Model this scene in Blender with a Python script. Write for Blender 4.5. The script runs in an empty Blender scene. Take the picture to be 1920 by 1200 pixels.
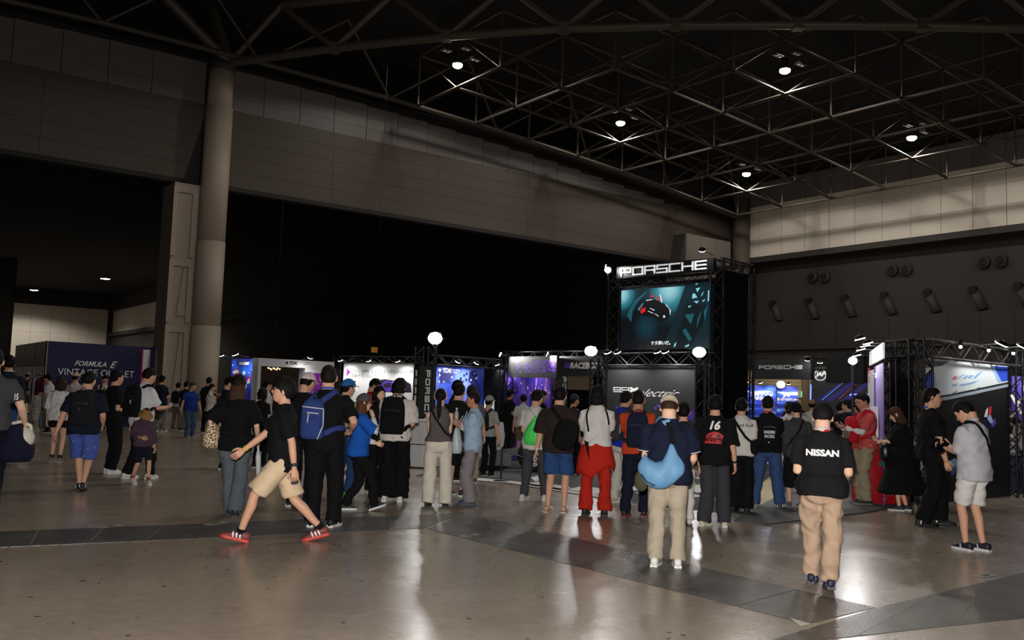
import bpy, bmesh, math, random
import numpy as np
from mathutils import Vector, Matrix, Quaternion
from mathutils.bvhtree import BVHTree

scene = bpy.context.scene
COL = scene.collection
R = math.radians

# ------------------------------------------------------------------ camera
F, PITCH, ROLL, HALL = 1690.0, 0.0843, 0.0329, 0.640      # focal length in pixels of the 1920x1200 frame, tilt, roll, hall axis
EYE = 1.55
_c, _s, _cr, _sr = math.cos(PITCH), math.sin(PITCH), math.cos(ROLL), math.sin(ROLL)
cam_data = bpy.data.cameras.new('camera')
cam_data.sensor_width = 36.0
cam_data.lens = F / 1920 * 36
cam_data.clip_end = 600
cam = bpy.data.objects.new('camera', cam_data)
COL.objects.link(cam)
_fw = Vector((0, _c, _s)); _rt = Vector((1, 0, 0)); _up = Vector((0, -_s, _c))
_x = _cr * _rt + _sr * _up; _y = -_sr * _rt + _cr * _up
M4 = Matrix.Identity(4)
for i in range(3):
    M4[i][0], M4[i][1], M4[i][2] = _x[i], _y[i], -_fw[i]
M4[2][3] = EYE
cam.matrix_world = M4
scene.camera = cam

# ------------------------------------------------------------------ world and exposure
scene.view_settings.view_transform = 'Standard'
scene.view_settings.look = 'None'
scene.view_settings.gamma = 1.0
scene.view_settings.use_curve_mapping = False
scene.view_settings.exposure = 0.0
world = bpy.data.worlds.new('dark_hall_air'); scene.world = world
world.use_nodes = True
world.node_tree.nodes['Background'].inputs[0].default_value = (0.9, 0.86, 0.82, 1)
world.node_tree.nodes['Background'].inputs[1].default_value = 0.006

def lamp_data(kind, name, loc, energy, color=(1, 1, 1), size=0.1, target=None, angle=120, blend=0.6, parent=None):
    L = bpy.data.lights.new(name, kind); L.energy = energy; L.color = color
    if kind in ('POINT', 'SPOT'): L.shadow_soft_size = size
    if kind == 'SPOT': L.spot_size = R(angle); L.spot_blend = blend
    o = bpy.data.objects.new(name, L); COL.objects.link(o); o.location = loc
    if target is not None:
        o.rotation_euler = (Vector(target) - Vector(loc)).to_track_quat('-Z', 'Y').to_euler()
    if parent is not None: o.parent = parent
    return o

# the camera's own flash, just above the lens (the photo was taken with flash)
FLASH = lamp_data('SPOT', 'camera_flash', (-0.02, 0.05, EYE + 0.13), 3400, (1, 0.95, 0.90), 0.035, (0.0, 10, EYE + 0.4), 110, 0.35)

# ------------------------------------------------------------------ geometry of the place
def ray(px, py):
    u2 = (px - 960) / F; v2 = (600 - py) / F
    u = u2 * _cr - v2 * _sr; v = u2 * _sr + v2 * _cr
    return Vector((u, _c - v * _s, _s + v * _c))
EYEV = Vector((0, 0, EYE))
def at(px, py, z=0.0):
    d = ray(px, py); return EYEV + d * ((z - EYE) / d.z)
def deep(px, py, Y):
    d = ray(px, py); return EYEV + d * (Y / d.y)
def proj(p):
    x, y, z = p; z = z - EYE
    yc = y * _c + z * _s; zc = -y * _s + z * _c
    if yc < 0.1: return (-9999, -9999)
    u = x * _cr + zc * _sr; v = -x * _sr + zc * _cr
    return (960 + F * u / yc, 600 - F * v / yc)
UD = Vector((math.cos(HALL), math.sin(HALL), 0)); VD = Vector((-math.sin(HALL), math.cos(HALL), 0))
def hall(u, v, z=0.0): return UD * u + VD * v + Vector((0, 0, z))
def on_u(px, py, u1):
    d = ray(px, py); return EYEV + d * (u1 / d.dot(UD))
def on_v(px, py, v1):
    d = ray(px, py); return EYEV + d * (v1 / d.dot(VD))
def in_view(p, m=120):
    x, y = proj(p); return -m < x < 1920 + m and -m < y < 1200 + m

# ------------------------------------------------------------------ materials
def lin(c):
    return tuple(((v / 255) / 12.92 if v / 255 <= 0.04045 else ((v / 255 + 0.055) / 1.055) ** 2.4) for v in c)
_mats = {}
def mat(key, color, rough=0.6, metal=0.0, spec=0.5, emit=None, estr=0.0, bump=0.0, bscale=40.0, vary=0.0, vscale=6.0, alpha=1.0, trans=0.0, coords='Object', stretch=None, coat=0.0):
    """procedural principled material; colour is sRGB 0-255"""
    if key in _mats: return _mats[key]
    m = bpy.data.materials.new(key); m.use_nodes = True
    nt = m.node_tree; b = nt.nodes['Principled BSDF']; L = nt.links
    col = (*lin(color), 1)
    b.inputs['Base Color'].default_value = col
    b.inputs['Roughness'].default_value = rough
    b.inputs['Metallic'].default_value = metal
    b.inputs['Specular IOR Level'].default_value = spec
    if coat: b.inputs['Coat Weight'].default_value = coat; b.inputs['Coat Roughness'].default_value = 0.12
    if trans: b.inputs['Transmission Weight'].default_value = trans
    if emit is not None:
        b.inputs['Emission Color'].default_value = (*lin(emit), 1); b.inputs['Emission Strength'].default_value = estr
    if alpha < 1: b.inputs['Alpha'].default_value = alpha
    if bump or vary:
        tc = nt.nodes.new('ShaderNodeTexCoord'); mp = nt.nodes.new('ShaderNodeMapping')
        L.new(tc.outputs[coords], mp.inputs[0])
        if stretch: mp.inputs['Scale'].default_value = stretch
    if bump:
        n = nt.nodes.new('ShaderNodeTexNoise'); n.inputs['Scale'].default_value = bscale; n.inputs['Detail'].default_value = 4
        bp = nt.nodes.new('ShaderNodeBump'); bp.inputs['Strength'].default_value = bump; bp.inputs['Distance'].default_value = 0.02
        L.new(mp.outputs[0], n.inputs['Vector']); L.new(n.outputs[0], bp.inputs['Height']); L.new(bp.outputs[0], b.inputs['Normal'])
    if vary:
        n2 = nt.nodes.new('ShaderNodeTexNoise'); n2.inputs['Scale'].default_value = vscale; n2.inputs['Detail'].default_value = 5
        mx = nt.nodes.new('ShaderNodeMix'); mx.data_type = 'RGBA'
        mx.inputs[6].default_value = tuple(v * (1 - vary) for v in col[:3]) + (1,)
        mx.inputs[7].default_value = tuple(min(1, v * (1 + vary)) for v in col[:3]) + (1,)
        L.new(mp.outputs[0], n2.inputs['Vector']); L.new(n2.outputs[0], mx.inputs[0]); L.new(mx.outputs[2], b.inputs['Base Color'])
    _mats[key] = m
    return m
def ramp_mat(key, tex, stops, scale=10.0, rough=0.8, emit=0.0, coords='Object', stretch=(1, 1, 1), rot=(0, 0, 0), detail=3.0, interp='LINEAR', distort=0.0, bump=0.0):
    """noise / voronoi / wave through a colour ramp (sRGB stops)"""
    if key in _mats: return _mats[key]
    m = bpy.data.materials.new(key); m.use_nodes = True
    nt = m.node_tree; b = nt.nodes['Principled BSDF']; L = nt.links
    tc = nt.nodes.new('ShaderNodeTexCoord'); mp = nt.nodes.new('ShaderNodeMapping')
    mp.inputs['Scale'].default_value = stretch; mp.inputs['Rotation'].default_value = rot
    L.new(tc.outputs[coords], mp.inputs[0])
    if tex == 'noise':
        t = nt.nodes.new('ShaderNodeTexNoise'); t.inputs['Scale'].default_value = scale; t.inputs['Detail'].default_value = detail; t.inputs['Distortion'].default_value = distort; out = t.outputs[0]
    elif tex == 'voronoi':
        t = nt.nodes.new('ShaderNodeTexVoronoi'); t.inputs['Scale'].default_value = scale; out = t.outputs['Distance']
    elif tex == 'edge':
        t = nt.nodes.new('ShaderNodeTexVoronoi'); t.feature = 'DISTANCE_TO_EDGE'; t.inputs['Scale'].default_value = scale; out = t.outputs['Distance']
    elif tex == 'wave':
        t = nt.nodes.new('ShaderNodeTexWave'); t.inputs['Scale'].default_value = scale; t.inputs['Distortion'].default_value = distort; t.bands_direction = 'Z'; out = t.outputs['Fac']
    elif tex == 'grad':
        t = nt.nodes.new('ShaderNodeTexGradient'); out = t.outputs['Fac']
    L.new(mp.outputs[0], t.inputs['Vector'])
    cr = nt.nodes.new('ShaderNodeValToRGB'); cr.color_ramp.interpolation = interp
    e = cr.color_ramp.elements
    while len(e) < len(stops): e.new(0.5)
    for i, (p, c) in enumerate(stops): e[i].position = p; e[i].color = (*lin(c), 1)
    L.new(out, cr.inputs[0]); L.new(cr.outputs[0], b.inputs['Base Color'])
    b.inputs['Roughness'].default_value = rough
    if emit: L.new(cr.outputs[0], b.inputs['Emission Color']); b.inputs['Emission Strength'].default_value = emit
    if bump:
        bp = nt.nodes.new('ShaderNodeBump'); bp.inputs['Strength'].default_value = bump; bp.inputs['Distance'].default_value = 0.01
        L.new(out, bp.inputs['Height']); L.new(bp.outputs[0], b.inputs['Normal'])
    _mats[key] = m
    return m
def glow(key, color, s): return mat(key, (0, 0, 0), 0.5, emit=color, estr=s)
def cloth(color, rough=0.9, bump=0.35):
    return mat('cloth_%d_%d_%d' % tuple(color), color, rough, spec=0.15, bump=bump, bscale=14, vary=0.10, vscale=9)
def skin(t):
    cols = {0: (216, 172, 146), 1: (200, 152, 125), 2: (176, 126, 100), 3: (150, 100, 76)}
    return mat('skin_%d' % t, cols[t], 0.55, spec=0.35, vary=0.05, vscale=12)
def hairm(c): return mat('hair_%d_%d_%d' % tuple(c), c, 0.65, spec=0.15, bump=0.6, bscale=60, stretch=(1, 1, 0.18), vary=0.35, vscale=30)
BLACK_METAL = mat('black_metal', (26, 26, 28), 0.38, 0.6, vary=0.1)
STEEL = mat('steel_bar', (120, 120, 122), 0.35, 0.9)
WHITE_PLASTIC = mat('white_plastic', (225, 225, 225), 0.5)
BLACK_PLASTIC = mat('black_plastic', (16, 16, 17), 0.45)
BLACK_CLOTH = mat('black_drape', (13, 13, 14), 0.95, spec=0.1, bump=0.3, bscale=3, stretch=(6, 6, 0.6))
PRINT_WHITE = mat('white_print', (235, 235, 232), 0.7, vary=0.03)
PRINT_BLACK = mat('black_print', (18, 18, 20), 0.6, vary=0.05)

# ------------------------------------------------------------------ mesh helpers
class MB:
    def __init__(self): self.v = []; self.f = []
    def add(self, vs, fs):
        o = len(self.v); self.v += [tuple(p) for p in vs]; self.f += [tuple(i + o for i in f) for f in fs]; return self
    def box(self, x0, x1, y0, y1, z0, z1, m=None):
        vs = [Vector((x, y, z)) for z in (z0, z1) for y in (y0, y1) for x in (x0, x1)]
        if m is not None: vs = [m @ p for p in vs]
        return self.add(vs, [(0, 2, 3, 1), (4, 5, 7, 6), (0, 1, 5, 4), (2, 6, 7, 3), (0, 4, 6, 2), (1, 3, 7, 5)])
    def loft(self, rings, caps=True, closed=True):
        n = len(rings[0]); vs = [p for r in rings for p in r]; fs = []
        for i in range(len(rings) - 1):
            for j in range(n if closed else n - 1):
                k = (j + 1) % n
                fs.append((i * n + j, i * n + k, (i + 1) * n + k, (i + 1) * n + j))
        if caps:
            fs.append(tuple(reversed(range(n)))); fs.append(tuple((len(rings) - 1) * n + j for j in range(n)))
        return self.add(vs, fs)
    def tube(self, pts, rads, n=10, flat=1.0, side=None):
        """round tube along a polyline with closed ends"""
        pts = [Vector(p) for p in pts]
        if not hasattr(rads, '__len__'): rads = [rads] * len(pts)
        rings = []; ref = Vector(side) if side is not None else None
        prev = None
        for i, p in enumerate(pts):
            t = (pts[min(i + 1, len(pts) - 1)] - pts[max(i - 1, 0)]).normalized()
            if prev is None:
                a = ref if ref is not None else (Vector((0, 0, 1)) if abs(t.z) < 0.8 else Vector((1, 0, 0)))
            else: a = prev
            x = (a - t * a.dot(t))
            if x.length < 1e-6: x = t.orthogonal()
            x.normalize(); y = t.cross(x); prev = x
            r = rads[i]
            rings.append([p + x * (r * math.cos(2 * math.pi * k / n)) + y * (r * flat * math.sin(2 * math.pi * k / n)) for k in range(n)])
        return self.loft(rings)
    def ellip(self, c, r, n=14, m=9, e=1.0, rot=None):
        """ellipsoid; e below 1 makes it boxy"""
        c = Vector(c)
        def sg(v, p): return math.copysign(abs(v) ** p, v)
        rings = []
        for i in range(m + 1):
            ph = -math.pi / 2 + math.pi * (0.02 + 0.96 * i / m)
            ring = []
            for j in range(n):
                th = 2 * math.pi * j / n
                q = Vector((r[0] * sg(math.cos(ph), e) * sg(math.cos(th), e), r[1] * sg(math.cos(ph), e) * sg(math.sin(th), e), r[2] * sg(math.sin(ph), e)))
                if rot is not None: q = rot @ q
                ring.append(c + q)
            rings.append(ring)
        return self.loft(rings)
    def lathe(self, prof, n=20, c=(0, 0, 0)):
        rings = [[(c[0] + r * math.cos(2 * math.pi * k / n), c[1] + r * math.sin(2 * math.pi * k / n), c[2] + z) for k in range(n)] for r, z in prof]
        return self.loft(rings)
    def prism(self, poly, y0, y1):
        """polygon in x,z extruded along y"""
        n = len(poly)
        return self.loft([[(x, y0, z) for x, z in poly], [(x, y1, z) for x, z in poly]])
    def slab(self, poly, z0, z1):
        return self.loft([[(x, y, z0) for x, y in poly], [(x, y, z1) for x, y in poly]])
    def mesh(self, name, smooth=False):
        me = bpy.data.meshes.new(name); me.from_pydata(self.v, [], self.f)
        bm = bmesh.new(); bm.from_mesh(me); bmesh.ops.recalc_face_normals(bm, faces=bm.faces); bm.to_mesh(me); bm.free()
        if smooth: me.polygons.foreach_set('use_smooth', [True] * len(me.polygons))
        me.update(); return me
    def build(self, name, m, parent=None, smooth=False):
        return link(name, self.mesh(name, smooth), m, parent)
def link(name, me, m, parent=None):
    if m is not None and not me.materials: me.materials.append(m)
    o = bpy.data.objects.new(name, me); COL.objects.link(o)
    if parent is not None: o.parent = parent
    return o
def tag(o, label=None, cat=None, group=None, kind=None):
    if label: o['label'] = label
    if cat: o['category'] = cat
    if group: o['group'] = group
    if kind: o['kind'] = kind
    return o
def empty(name, loc=(0, 0, 0), rz=0.0, parent=None):
    o = bpy.data.objects.new(name, None); COL.objects.link(o); o.location = loc; o.rotation_euler = (0, 0, rz); o.empty_display_size = 0.2
    if parent is not None: o.parent = parent
    return o
def thing(name, label, cat, loc=(0, 0, 0), rz=0.0, group=None):
    return tag(empty(name, loc, rz), label, cat, group)
def struct(o): o['kind'] = 'structure'; return o

_cyl = {}
def bar(name, p, q, r, m, parent=None, n=6):
    """round bar between two points: one shared unit cylinder"""
    key = (m.name, n)
    if key not in _cyl:
        _cyl[key] = MB().loft([[(math.cos(2 * math.pi * k / n), math.sin(2 * math.pi * k / n), z) for k in range(n)] for z in (0, 1)]).mesh('bar_mesh', True)
        _cyl[key].materials.append(m)
        for pl in _cyl[key].polygons:
            if len(pl.vertices) > 4: pl.use_smooth = False
    o = bpy.data.objects.new(name, _cyl[key]); COL.objects.link(o)
    p = Vector(p); q = Vector(q); d = q - p
    o.location = p; o.rotation_mode = 'QUATERNION'; o.rotation_quaternion = d.to_track_quat('Z', 'Y'); o.scale = (r, r, d.length)
    if parent is not None: o.parent = parent
    return o
def bar_copy(src, name, p, q, r, parent): return bar(name, p, q, r, src, parent)

# text: all text meshes are evaluated in one go later
TEXTS = []
JP = None
def text_curve(s, size=1.0, shear=0.0, sx=1.0, align='CENTER', bold=0.0, space=1.0, ext=0.0):
    c = bpy.data.curves.new('lettering', 'FONT'); c.body = s; c.size = size; c.shear = shear; c.align_x = align; c.align_y = 'CENTER'
    c.offset = bold; c.space_character = space; c.extrude = ext; c.resolution_u = 3
    return c
_tcache = []
def text(parent, s, x, z, size, m, y=-0.006, sx=1.0, shear=0.0, rot=0.0, align='CENTER', bold=0.0, space=1.0, name='lettering'):
    """flat lettering on a panel in its local x,z plane; it faces -y"""
    c = text_curve(s, size, shear, sx, align, bold, space, 0.001)
    c.materials.append(m)
    o = bpy.data.objects.new(name, c); COL.objects.link(o)
    o.parent = parent; o.location = (x, y, z)
    o.rotation_euler = (Matrix.Rotation(rot, 3, 'Y') @ Matrix.Rotation(math.pi / 2, 3, 'X')).to_euler(); o.scale = (sx, 1, 1)
    return o
STROKES = {
 'P': [[(0, 0), (0, 1), (1, 1), (1, .42), (.0, .42)]],
 'O': [[(0, 0), (0, 1), (1, 1), (1, 0), (0, 0)]],
 'R': [[(0, 0), (0, 1), (1, 1), (1, .45), (0, .45)], [(.78, .45), (1, .30), (1, 0)]],
 'S': [[(1, 1), (0, 1), (0, .5), (1, .5), (1, 0), (0, 0)]],
 'C': [[(1, 1), (0, 1), (0, 0), (1, 0)]],
 'H': [[(0, 0), (0, 1)], [(1, 0), (1, 1)], [(0, .5), (1, .5)]],
 'E': [[(1, 1), (0, 1), (0, 0), (1, 0)], [(0, .5), (1, .5)]],
 '9': [[(0, 0), (1, 0), (1, 1), (0, 1), (0, .45), (1, .45)]],
 'X': [[(0, 0), (1, 1)], [(0, 1), (1, 0)]],
}
def stroke_word(parent, word, x0, z0, w, h, gap, th, m, y=-0.004, rot=0.0, thick=0.012):
    """wide squared lettering, each letter a raised piece of its own"""
    x = 0.0; ca, sa = math.cos(rot), math.sin(rot)
    for ch in word:
        mb = MB()
        for pl in STROKES[ch]:
            for a, b in zip(pl[:-1], pl[1:]):
                a = Vector((x + a[0] * (w - th) + th / 2, a[1] * (h - th) + th / 2)); b = Vector((x + b[0] * (w - th) + th / 2, b[1] * (h - th) + th / 2))
                d = (b - a).normalized(); n = Vector((-d.y, d.x)) * th / 2; e = d * th / 2
                q = [a - e - n, b + e - n, b + e + n, a - e + n]
                mb.prism([(x0 + p.x * ca - p.y * sa, z0 + p.x * sa + p.y * ca) for p in q], y - thick, y)
        mb.build('letter', m, parent)
        x += w + gap
class Panel:
    """an upright board placed by its two top corners and the height of its top"""
    def __init__(self, name, label, cat, p0, p1, group=None):
        p0 = Vector(p0); p1 = Vector(p1)
        self.rz = math.atan2(p1.y - p0.y, p1.x - p0.x); self.w = (Vector((p1.x, p1.y)) - Vector((p0.x, p0.y))).length
        self.o = Vector((p0.x, p0.y, 0)); self.ax = Vector((math.cos(self.rz), math.sin(self.rz), 0)); self.nrm = Vector((-self.ax.y, self.ax.x, 0))
        self.e = thing(name, label, cat, self.o, self.rz, group)
    def loc(self, px, py, y=0.0):
        d = ray(px, py); t = (self.o + self.nrm * y - EYEV).dot(self.nrm) / d.dot(self.nrm); q = EYEV + d * t - self.o
        return (q.dot(self.ax), q.z)
    def board(self, name, x0, x1, z0, z1, m, y0=0.0, y1=0.05):
        return MB().box(x0, x1, y0, y1, z0, z1).build(name, m, self.e)
    def decal(self, name, poly, m, layer=1, px=True):
        if px: poly = [self.loc(*p) for p in poly]
        return MB().prism(poly, -0.003 * layer - 0.002, -0.003 * layer).build(name, m, self.e)
    def world(self, x, y, z): return self.o + self.ax * x + self.nrm * y + Vector((0, 0, z))

def truss(parent, p, q, w, n=None, cr=0.022, br=0.011, m=None, name='truss', tri=False):
    """box truss between two points: chords and zigzag braces, each a bar of its own"""
    m = m or BLACK_METAL
    p = Vector(p); q = Vector(q); d = q - p; L = d.length; t = d.normalized()
    up = Vector((0, 0, 1)) if abs(t.z) < 0.9 else UD
    a = (up - t * up.dot(t)).normalized() * w / 2; b = t.cross(a.normalized()) * w / 2
    e = empty(name, p, 0, parent)
    cs = [a + b, a - b, -a - b, -a + b]
    n = n or max(2, int(round(L / (w * 1.15))))
    for c in cs: bar('chord', c, c + d, cr, m, e)
    for k in range(4):
        c0, c1 = cs[k], cs[(k + 1) % 4]
        for i in range(n):
            u0 = d * (i / n); u1 = d * ((i + 1) / n)
            x, y = (c0, c1) if (i + k) % 2 == 0 else (c1, c0)
            bar('brace', x + u0, y + u1, br, m, e)
    return e
# =================================================================== the hall
random.seed(4)
V1, U2 = 41.9, 51.1                       # wall over the opening, wall at the right
def zroof(u): return 16.25 - 0.0017 * (u - 12.2) ** 2

# ---- floor: polished concrete, worn and flecked
def concrete():
    m = bpy.data.materials.new('polished_concrete'); m.use_nodes = True
    nt = m.node_tree; b = nt.nodes['Principled BSDF']; L = nt.links
    tc = nt.nodes.new('ShaderNodeTexCoord')
    def noise(s, d=4, ro=0.55):
        n = nt.nodes.new('ShaderNodeTexNoise'); n.inputs['Scale'].default_value = s; n.inputs['Detail'].default_value = d; n.inputs['Roughness'].default_value = ro
        L.new(tc.outputs['Object'], n.inputs['Vector']); return n.outputs[0]
    def ramp(x, stops):
        r = nt.nodes.new('ShaderNodeValToRGB'); e = r.color_ramp.elements
        while len(e) < len(stops): e.new(0.5)
        for i, (p, c) in enumerate(stops): e[i].position = p; e[i].color = (*(lin(c) if hasattr(c, '__len__') else (c, c, c)), 1)
        L.new(x, r.inputs[0]); return r.outputs[0]
    def mix(f, a, bb, t='MIX'):
        x = nt.nodes.new('ShaderNodeMix'); x.data_type = 'RGBA'; x.blend_type = t
        if isinstance(f, float): x.inputs[0].default_value = f
        else: L.new(f, x.inputs[0])
        for i, s in ((6, a), (7, bb)):
            if hasattr(s, 'is_linked'): L.new(s, x.inputs[i])
            else: x.inputs[i].default_value = (*lin(s), 1)
        return x.outputs[2]
    base = ramp(noise(0.35, 6), [(0.3, (142, 129, 115)), (0.55, (160, 147, 131)), (0.72, (174, 161, 145))])
    fine = ramp(noise(9, 8, 0.7), [(0.3, 0.82), (0.7, 1.1)])
    col = mix(1.0, base, fine, 'MULTIPLY')
    # pale scuffs
    col = mix(ramp(noise(3.2, 9, 0.75), [(0.55, 0.0), (0.85, 0.40)]), col, (200, 190, 175))
    # dark flecks and chips
    vo = nt.nodes.new('ShaderNodeTexVoronoi'); vo.inputs['Scale'].default_value = 4.4; vo.inputs['Randomness'].default_value = 1
    dn = nt.nodes.new('ShaderNodeMixRGB'); 
    wn = nt.nodes.new('ShaderNodeTexNoise'); wn.inputs['Scale'].default_value = 22
    va = nt.nodes.new('ShaderNodeVectorMath'); va.operation = 'MULTIPLY_ADD'; va.inputs[1].default_value = (0.06, 0.06, 0)
    L.new(tc.outputs['Object'], wn.inputs['Vector']); L.new(wn.outputs['Color'], va.inputs[0]); L.new(tc.outputs['Object'], va.inputs[2]); L.new(va.outputs[0], vo.inputs['Vector'])
    nt.nodes.remove(dn)
    fl = ramp(vo.outputs['Distance'], [(0.075, 1.0), (0.10, 0.0)])
    keep = ramp(vo.outputs['Color'], [(0.22, 0.0), (0.28, 0.9)])
    fm = mix(1.0, fl, keep, 'MULTIPLY')
    col = mix(fm, col, (44, 38, 33))
    vo2 = nt.nodes.new('ShaderNodeTexVoronoi'); vo2.inputs['Scale'].default_value = 7.0
    L.new(va.outputs[0], vo2.inputs['Vector'])
    col = mix(ramp(vo2.outputs['Distance'], [(0.04, 0.7), (0.07, 0.0)]), col, (196, 188, 174))
    L.new(col, b.inputs['Base Color'])
    rr = ramp(noise(1.3, 7, 0.65), [(0.3, 0.20), (0.7, 0.32)])
    L.new(rr, b.inputs['Roughness'])
    bp = nt.nodes.new('ShaderNodeBump'); bp.inputs['Strength'].default_value = 0.015; bp.inputs['Distance'].default_value = 0.02
    L.new(noise(14, 6), bp.inputs['Height']); L.new(bp.outputs[0], b.inputs['Normal'])
    b.inputs['Specular IOR Level'].default_value = 0.45
    return m
CONC = concrete()
MB().box(-90, 150, -25, 230, -0.3, 0).build('floor', CONC)
struct(bpy.data.objects['floor'])

# ---- steel pit covers set in the floor: chequered plates
def checker_plate():
    m = bpy.data.materials.new('chequer_plate'); m.use_nodes = True
    nt = m.node_tree; b = nt.nodes['Principled BSDF']; L = nt.links
    tc = nt.nodes.new('ShaderNodeTexCoord'); mp = nt.nodes.new('ShaderNodeMapping'); mp.inputs['Rotation'].default_value = (0, 0, HALL + R(45)); mp.inputs['Scale'].default_value = (1, 1, 1)
    L.new(tc.outputs['Object'], mp.inputs[0])
    br = nt.nodes.new('ShaderNodeTexBrick'); br.inputs['Scale'].default_value = 15; br.inputs['Mortar Size'].default_value = 0.10; br.inputs['Brick Width'].default_value = 0.9; br.inputs['Row Height'].default_value = 0.32; br.inputs['Mortar Smooth'].default_value = 0.6
    L.new(mp.outputs[0], br.inputs['Vector'])
    bp = nt.nodes.new('ShaderNodeBump'); bp.inputs['Strength'].default_value = 1.0; bp.inputs['Distance'].default_value = 0.02; bp.invert = True
    L.new(br.outputs['Fac'], bp.inputs['Height']); L.new(bp.outputs[0], b.inputs['Normal'])
    n = nt.nodes.new('ShaderNodeTexNoise'); n.inputs['Scale'].default_value = 2.2; n.inputs['Detail'].default_value = 6
    L.new(tc.outputs['Object'], n.inputs['Vector'])
    r = nt.nodes.new('ShaderNodeValToRGB'); r.color_ramp.elements[0].position = 0.3; r.color_ramp.elements[0].color = (*lin((72, 70, 68)), 1); r.color_ramp.elements[1].position = 0.75; r.color_ramp.elements[1].color = (*lin((116, 113, 109)), 1)
    L.new(n.outputs[0], r.inputs[0]); L.new(r.outputs[0], b.inputs['Base Color'])
    b.inputs['Roughness'].default_value = 0.34; b.inputs['Metallic'].default_value = 0.25
    return m
PLATE = checker_plate()
def plate_strip(quad_px, n, label):
    a, b_, c, d = [at(*p) for p in quad_px]         # a-b far edge, d-c near edge
    e = thing('floor_plate_strip', label, 'floor plate', (a.x, a.y, 0)); e['kind'] = 'structure'
    for i in range(n):
        s0, s1 = i / n + 0.0012, (i + 1) / n - 0.0012
        q = [a.lerp(b_, s0), a.lerp(b_, s1), d.lerp(c, s1), d.lerp(c, s0)]
        MB().slab([(p.x - a.x, p.y - a.y) for p in q], 0.0, 0.004).build('plate', PLATE, e)
    return e
plate_strip([(-60, 1000), (872, 962), (796, 991), (-60, 1029)], 9, 'dark chequered steel plate strip crossing the floor below the walking man')
plate_strip([(876, 963), (1642, 1140), (1515, 1171), (800, 992)], 8, 'dark chequered steel plate strip running through the middle of the floor')
plate_strip([(1642, 1141), (2010, 1052), (2100, 1140), (1395, 1216)], 4, 'wide dark chequered steel plate strip in the lower right corner')
# white pit labels on the floor
tri = [at(1482, 1160), at(1520, 1171), at(1500, 1175)]
o = MB().slab([(p.x - tri[0].x, p.y - tri[0].y) for p in tri], .004, .006).build('floor_sticker', mat('pale_sticker', (200, 197, 190), .5)); o.location = (tri[0].x, tri[0].y, 0); tag(o, 'white triangular sticker where the two plate strips meet', 'sticker')
for px, py, s in ((208, 987, '101'), (405, 982, '102'), (1850, 1080, '201'), (880, 1004, '103')):
    p = at(px, py); q = at(px + 40, py - 6); rz = math.atan2(q.y - p.y, q.x - p.x)
    e = thing('floor_label', {'101': 'small white numbered label on the floor in the left dark strip', '102': 'small white numbered label by the long-haired woman on the floor', '201': 'small white numbered label on the floor below the white shorts', '103': 'tiny white label on the plate strip in the middle'}[s], 'label', (p.x, p.y, 0.0045), rz, 'floor labels')
    MB().box(-.15, .15, -.05, .05, 0, 0.002).build('sticker', mat('floor_sticker', (150, 146, 138), 0.6, vary=0.15, vscale=20), e)
    t = text(e, s, 0, 0, 0.08, PRINT_BLACK); t.location = (0, 0, 0.003); t.rotation_euler = (0, 0, 0)

# ---- wall over the opening: beige fascia below, grey panels above
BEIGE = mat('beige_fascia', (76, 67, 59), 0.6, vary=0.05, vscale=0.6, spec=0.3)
GREYP = mat('grey_wall_panel', (104, 98, 96), 0.6, vary=0.05, vscale=0.5, spec=0.3)
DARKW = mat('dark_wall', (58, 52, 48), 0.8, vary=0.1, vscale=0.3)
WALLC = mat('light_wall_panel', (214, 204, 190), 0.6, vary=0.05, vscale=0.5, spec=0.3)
TRIM = mat('dark_trim', (52, 47, 43), 0.7, vary=0.1, vscale=1)
BACK = mat('joint_filler', (40, 36, 34), 0.9)
def hall_frame(name, u, v, turn=0.0):
    e = empty(name, hall(u, v), HALL + turn); struct(e); return e
ZB, ZM = 10.8, 14.7
w1 = hall_frame('wall_back', 0, V1)
MB().box(-40, U2 + 0.3, 0.10, 0.5, ZB + 0.05, 16.9).build('wall_core', BACK, w1)
# beige boards in long rows, cut on a slant beside the column
nrow = 5; hrow = (ZM - ZB - 0.23) / nrow
for r in range(nrow):
    z0 = ZB + 0.23 + r * hrow; z1 = z0 + hrow - 0.012
    def slant(z): return 12.05 + (z - ZB) / (ZM - ZB) * 0.95
    edges = [-38 + 6.3 * k for k in range(8)] + [None]
    for a, b_ in zip(edges[:-1], edges[1:]):
        if b_ is None:
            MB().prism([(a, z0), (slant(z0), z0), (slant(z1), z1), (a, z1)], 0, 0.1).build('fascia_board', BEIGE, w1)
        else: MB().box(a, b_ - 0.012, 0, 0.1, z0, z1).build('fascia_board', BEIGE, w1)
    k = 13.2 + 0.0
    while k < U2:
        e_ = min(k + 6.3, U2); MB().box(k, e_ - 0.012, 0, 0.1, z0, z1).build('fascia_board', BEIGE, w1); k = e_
for a, b_ in ((-38, 12.0), (13.0, U2)):
    MB().box(a, b_, -0.05, 0.5, ZB, ZB + 0.22).build('fascia_edge', mat('fascia_trim', (30, 27, 25), .8), w1)
# grey panels, three rows
cols = [-12 + 1.87 * k for k in range(13)] + [12.85] + [13.85 + 1.86 * k for k in range(21)]
for a, b_ in zip(cols[:-1], cols[1:]):
    if 12.5 < a < 13.5 or b_ - a < 0.3: continue
    top = min(zroof(a), zroof(b_)) + 0.45
    for r in range(3):
        z0 = ZM + (top - ZM) * r / 3; z1 = ZM + (top - ZM) * (r + 1) / 3 - 0.012
        if z1 > z0: MB().box(a, b_ - 0.03, 0.0, 0.1, z0, z1).build('wall_panel', GREYP, w1)
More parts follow.
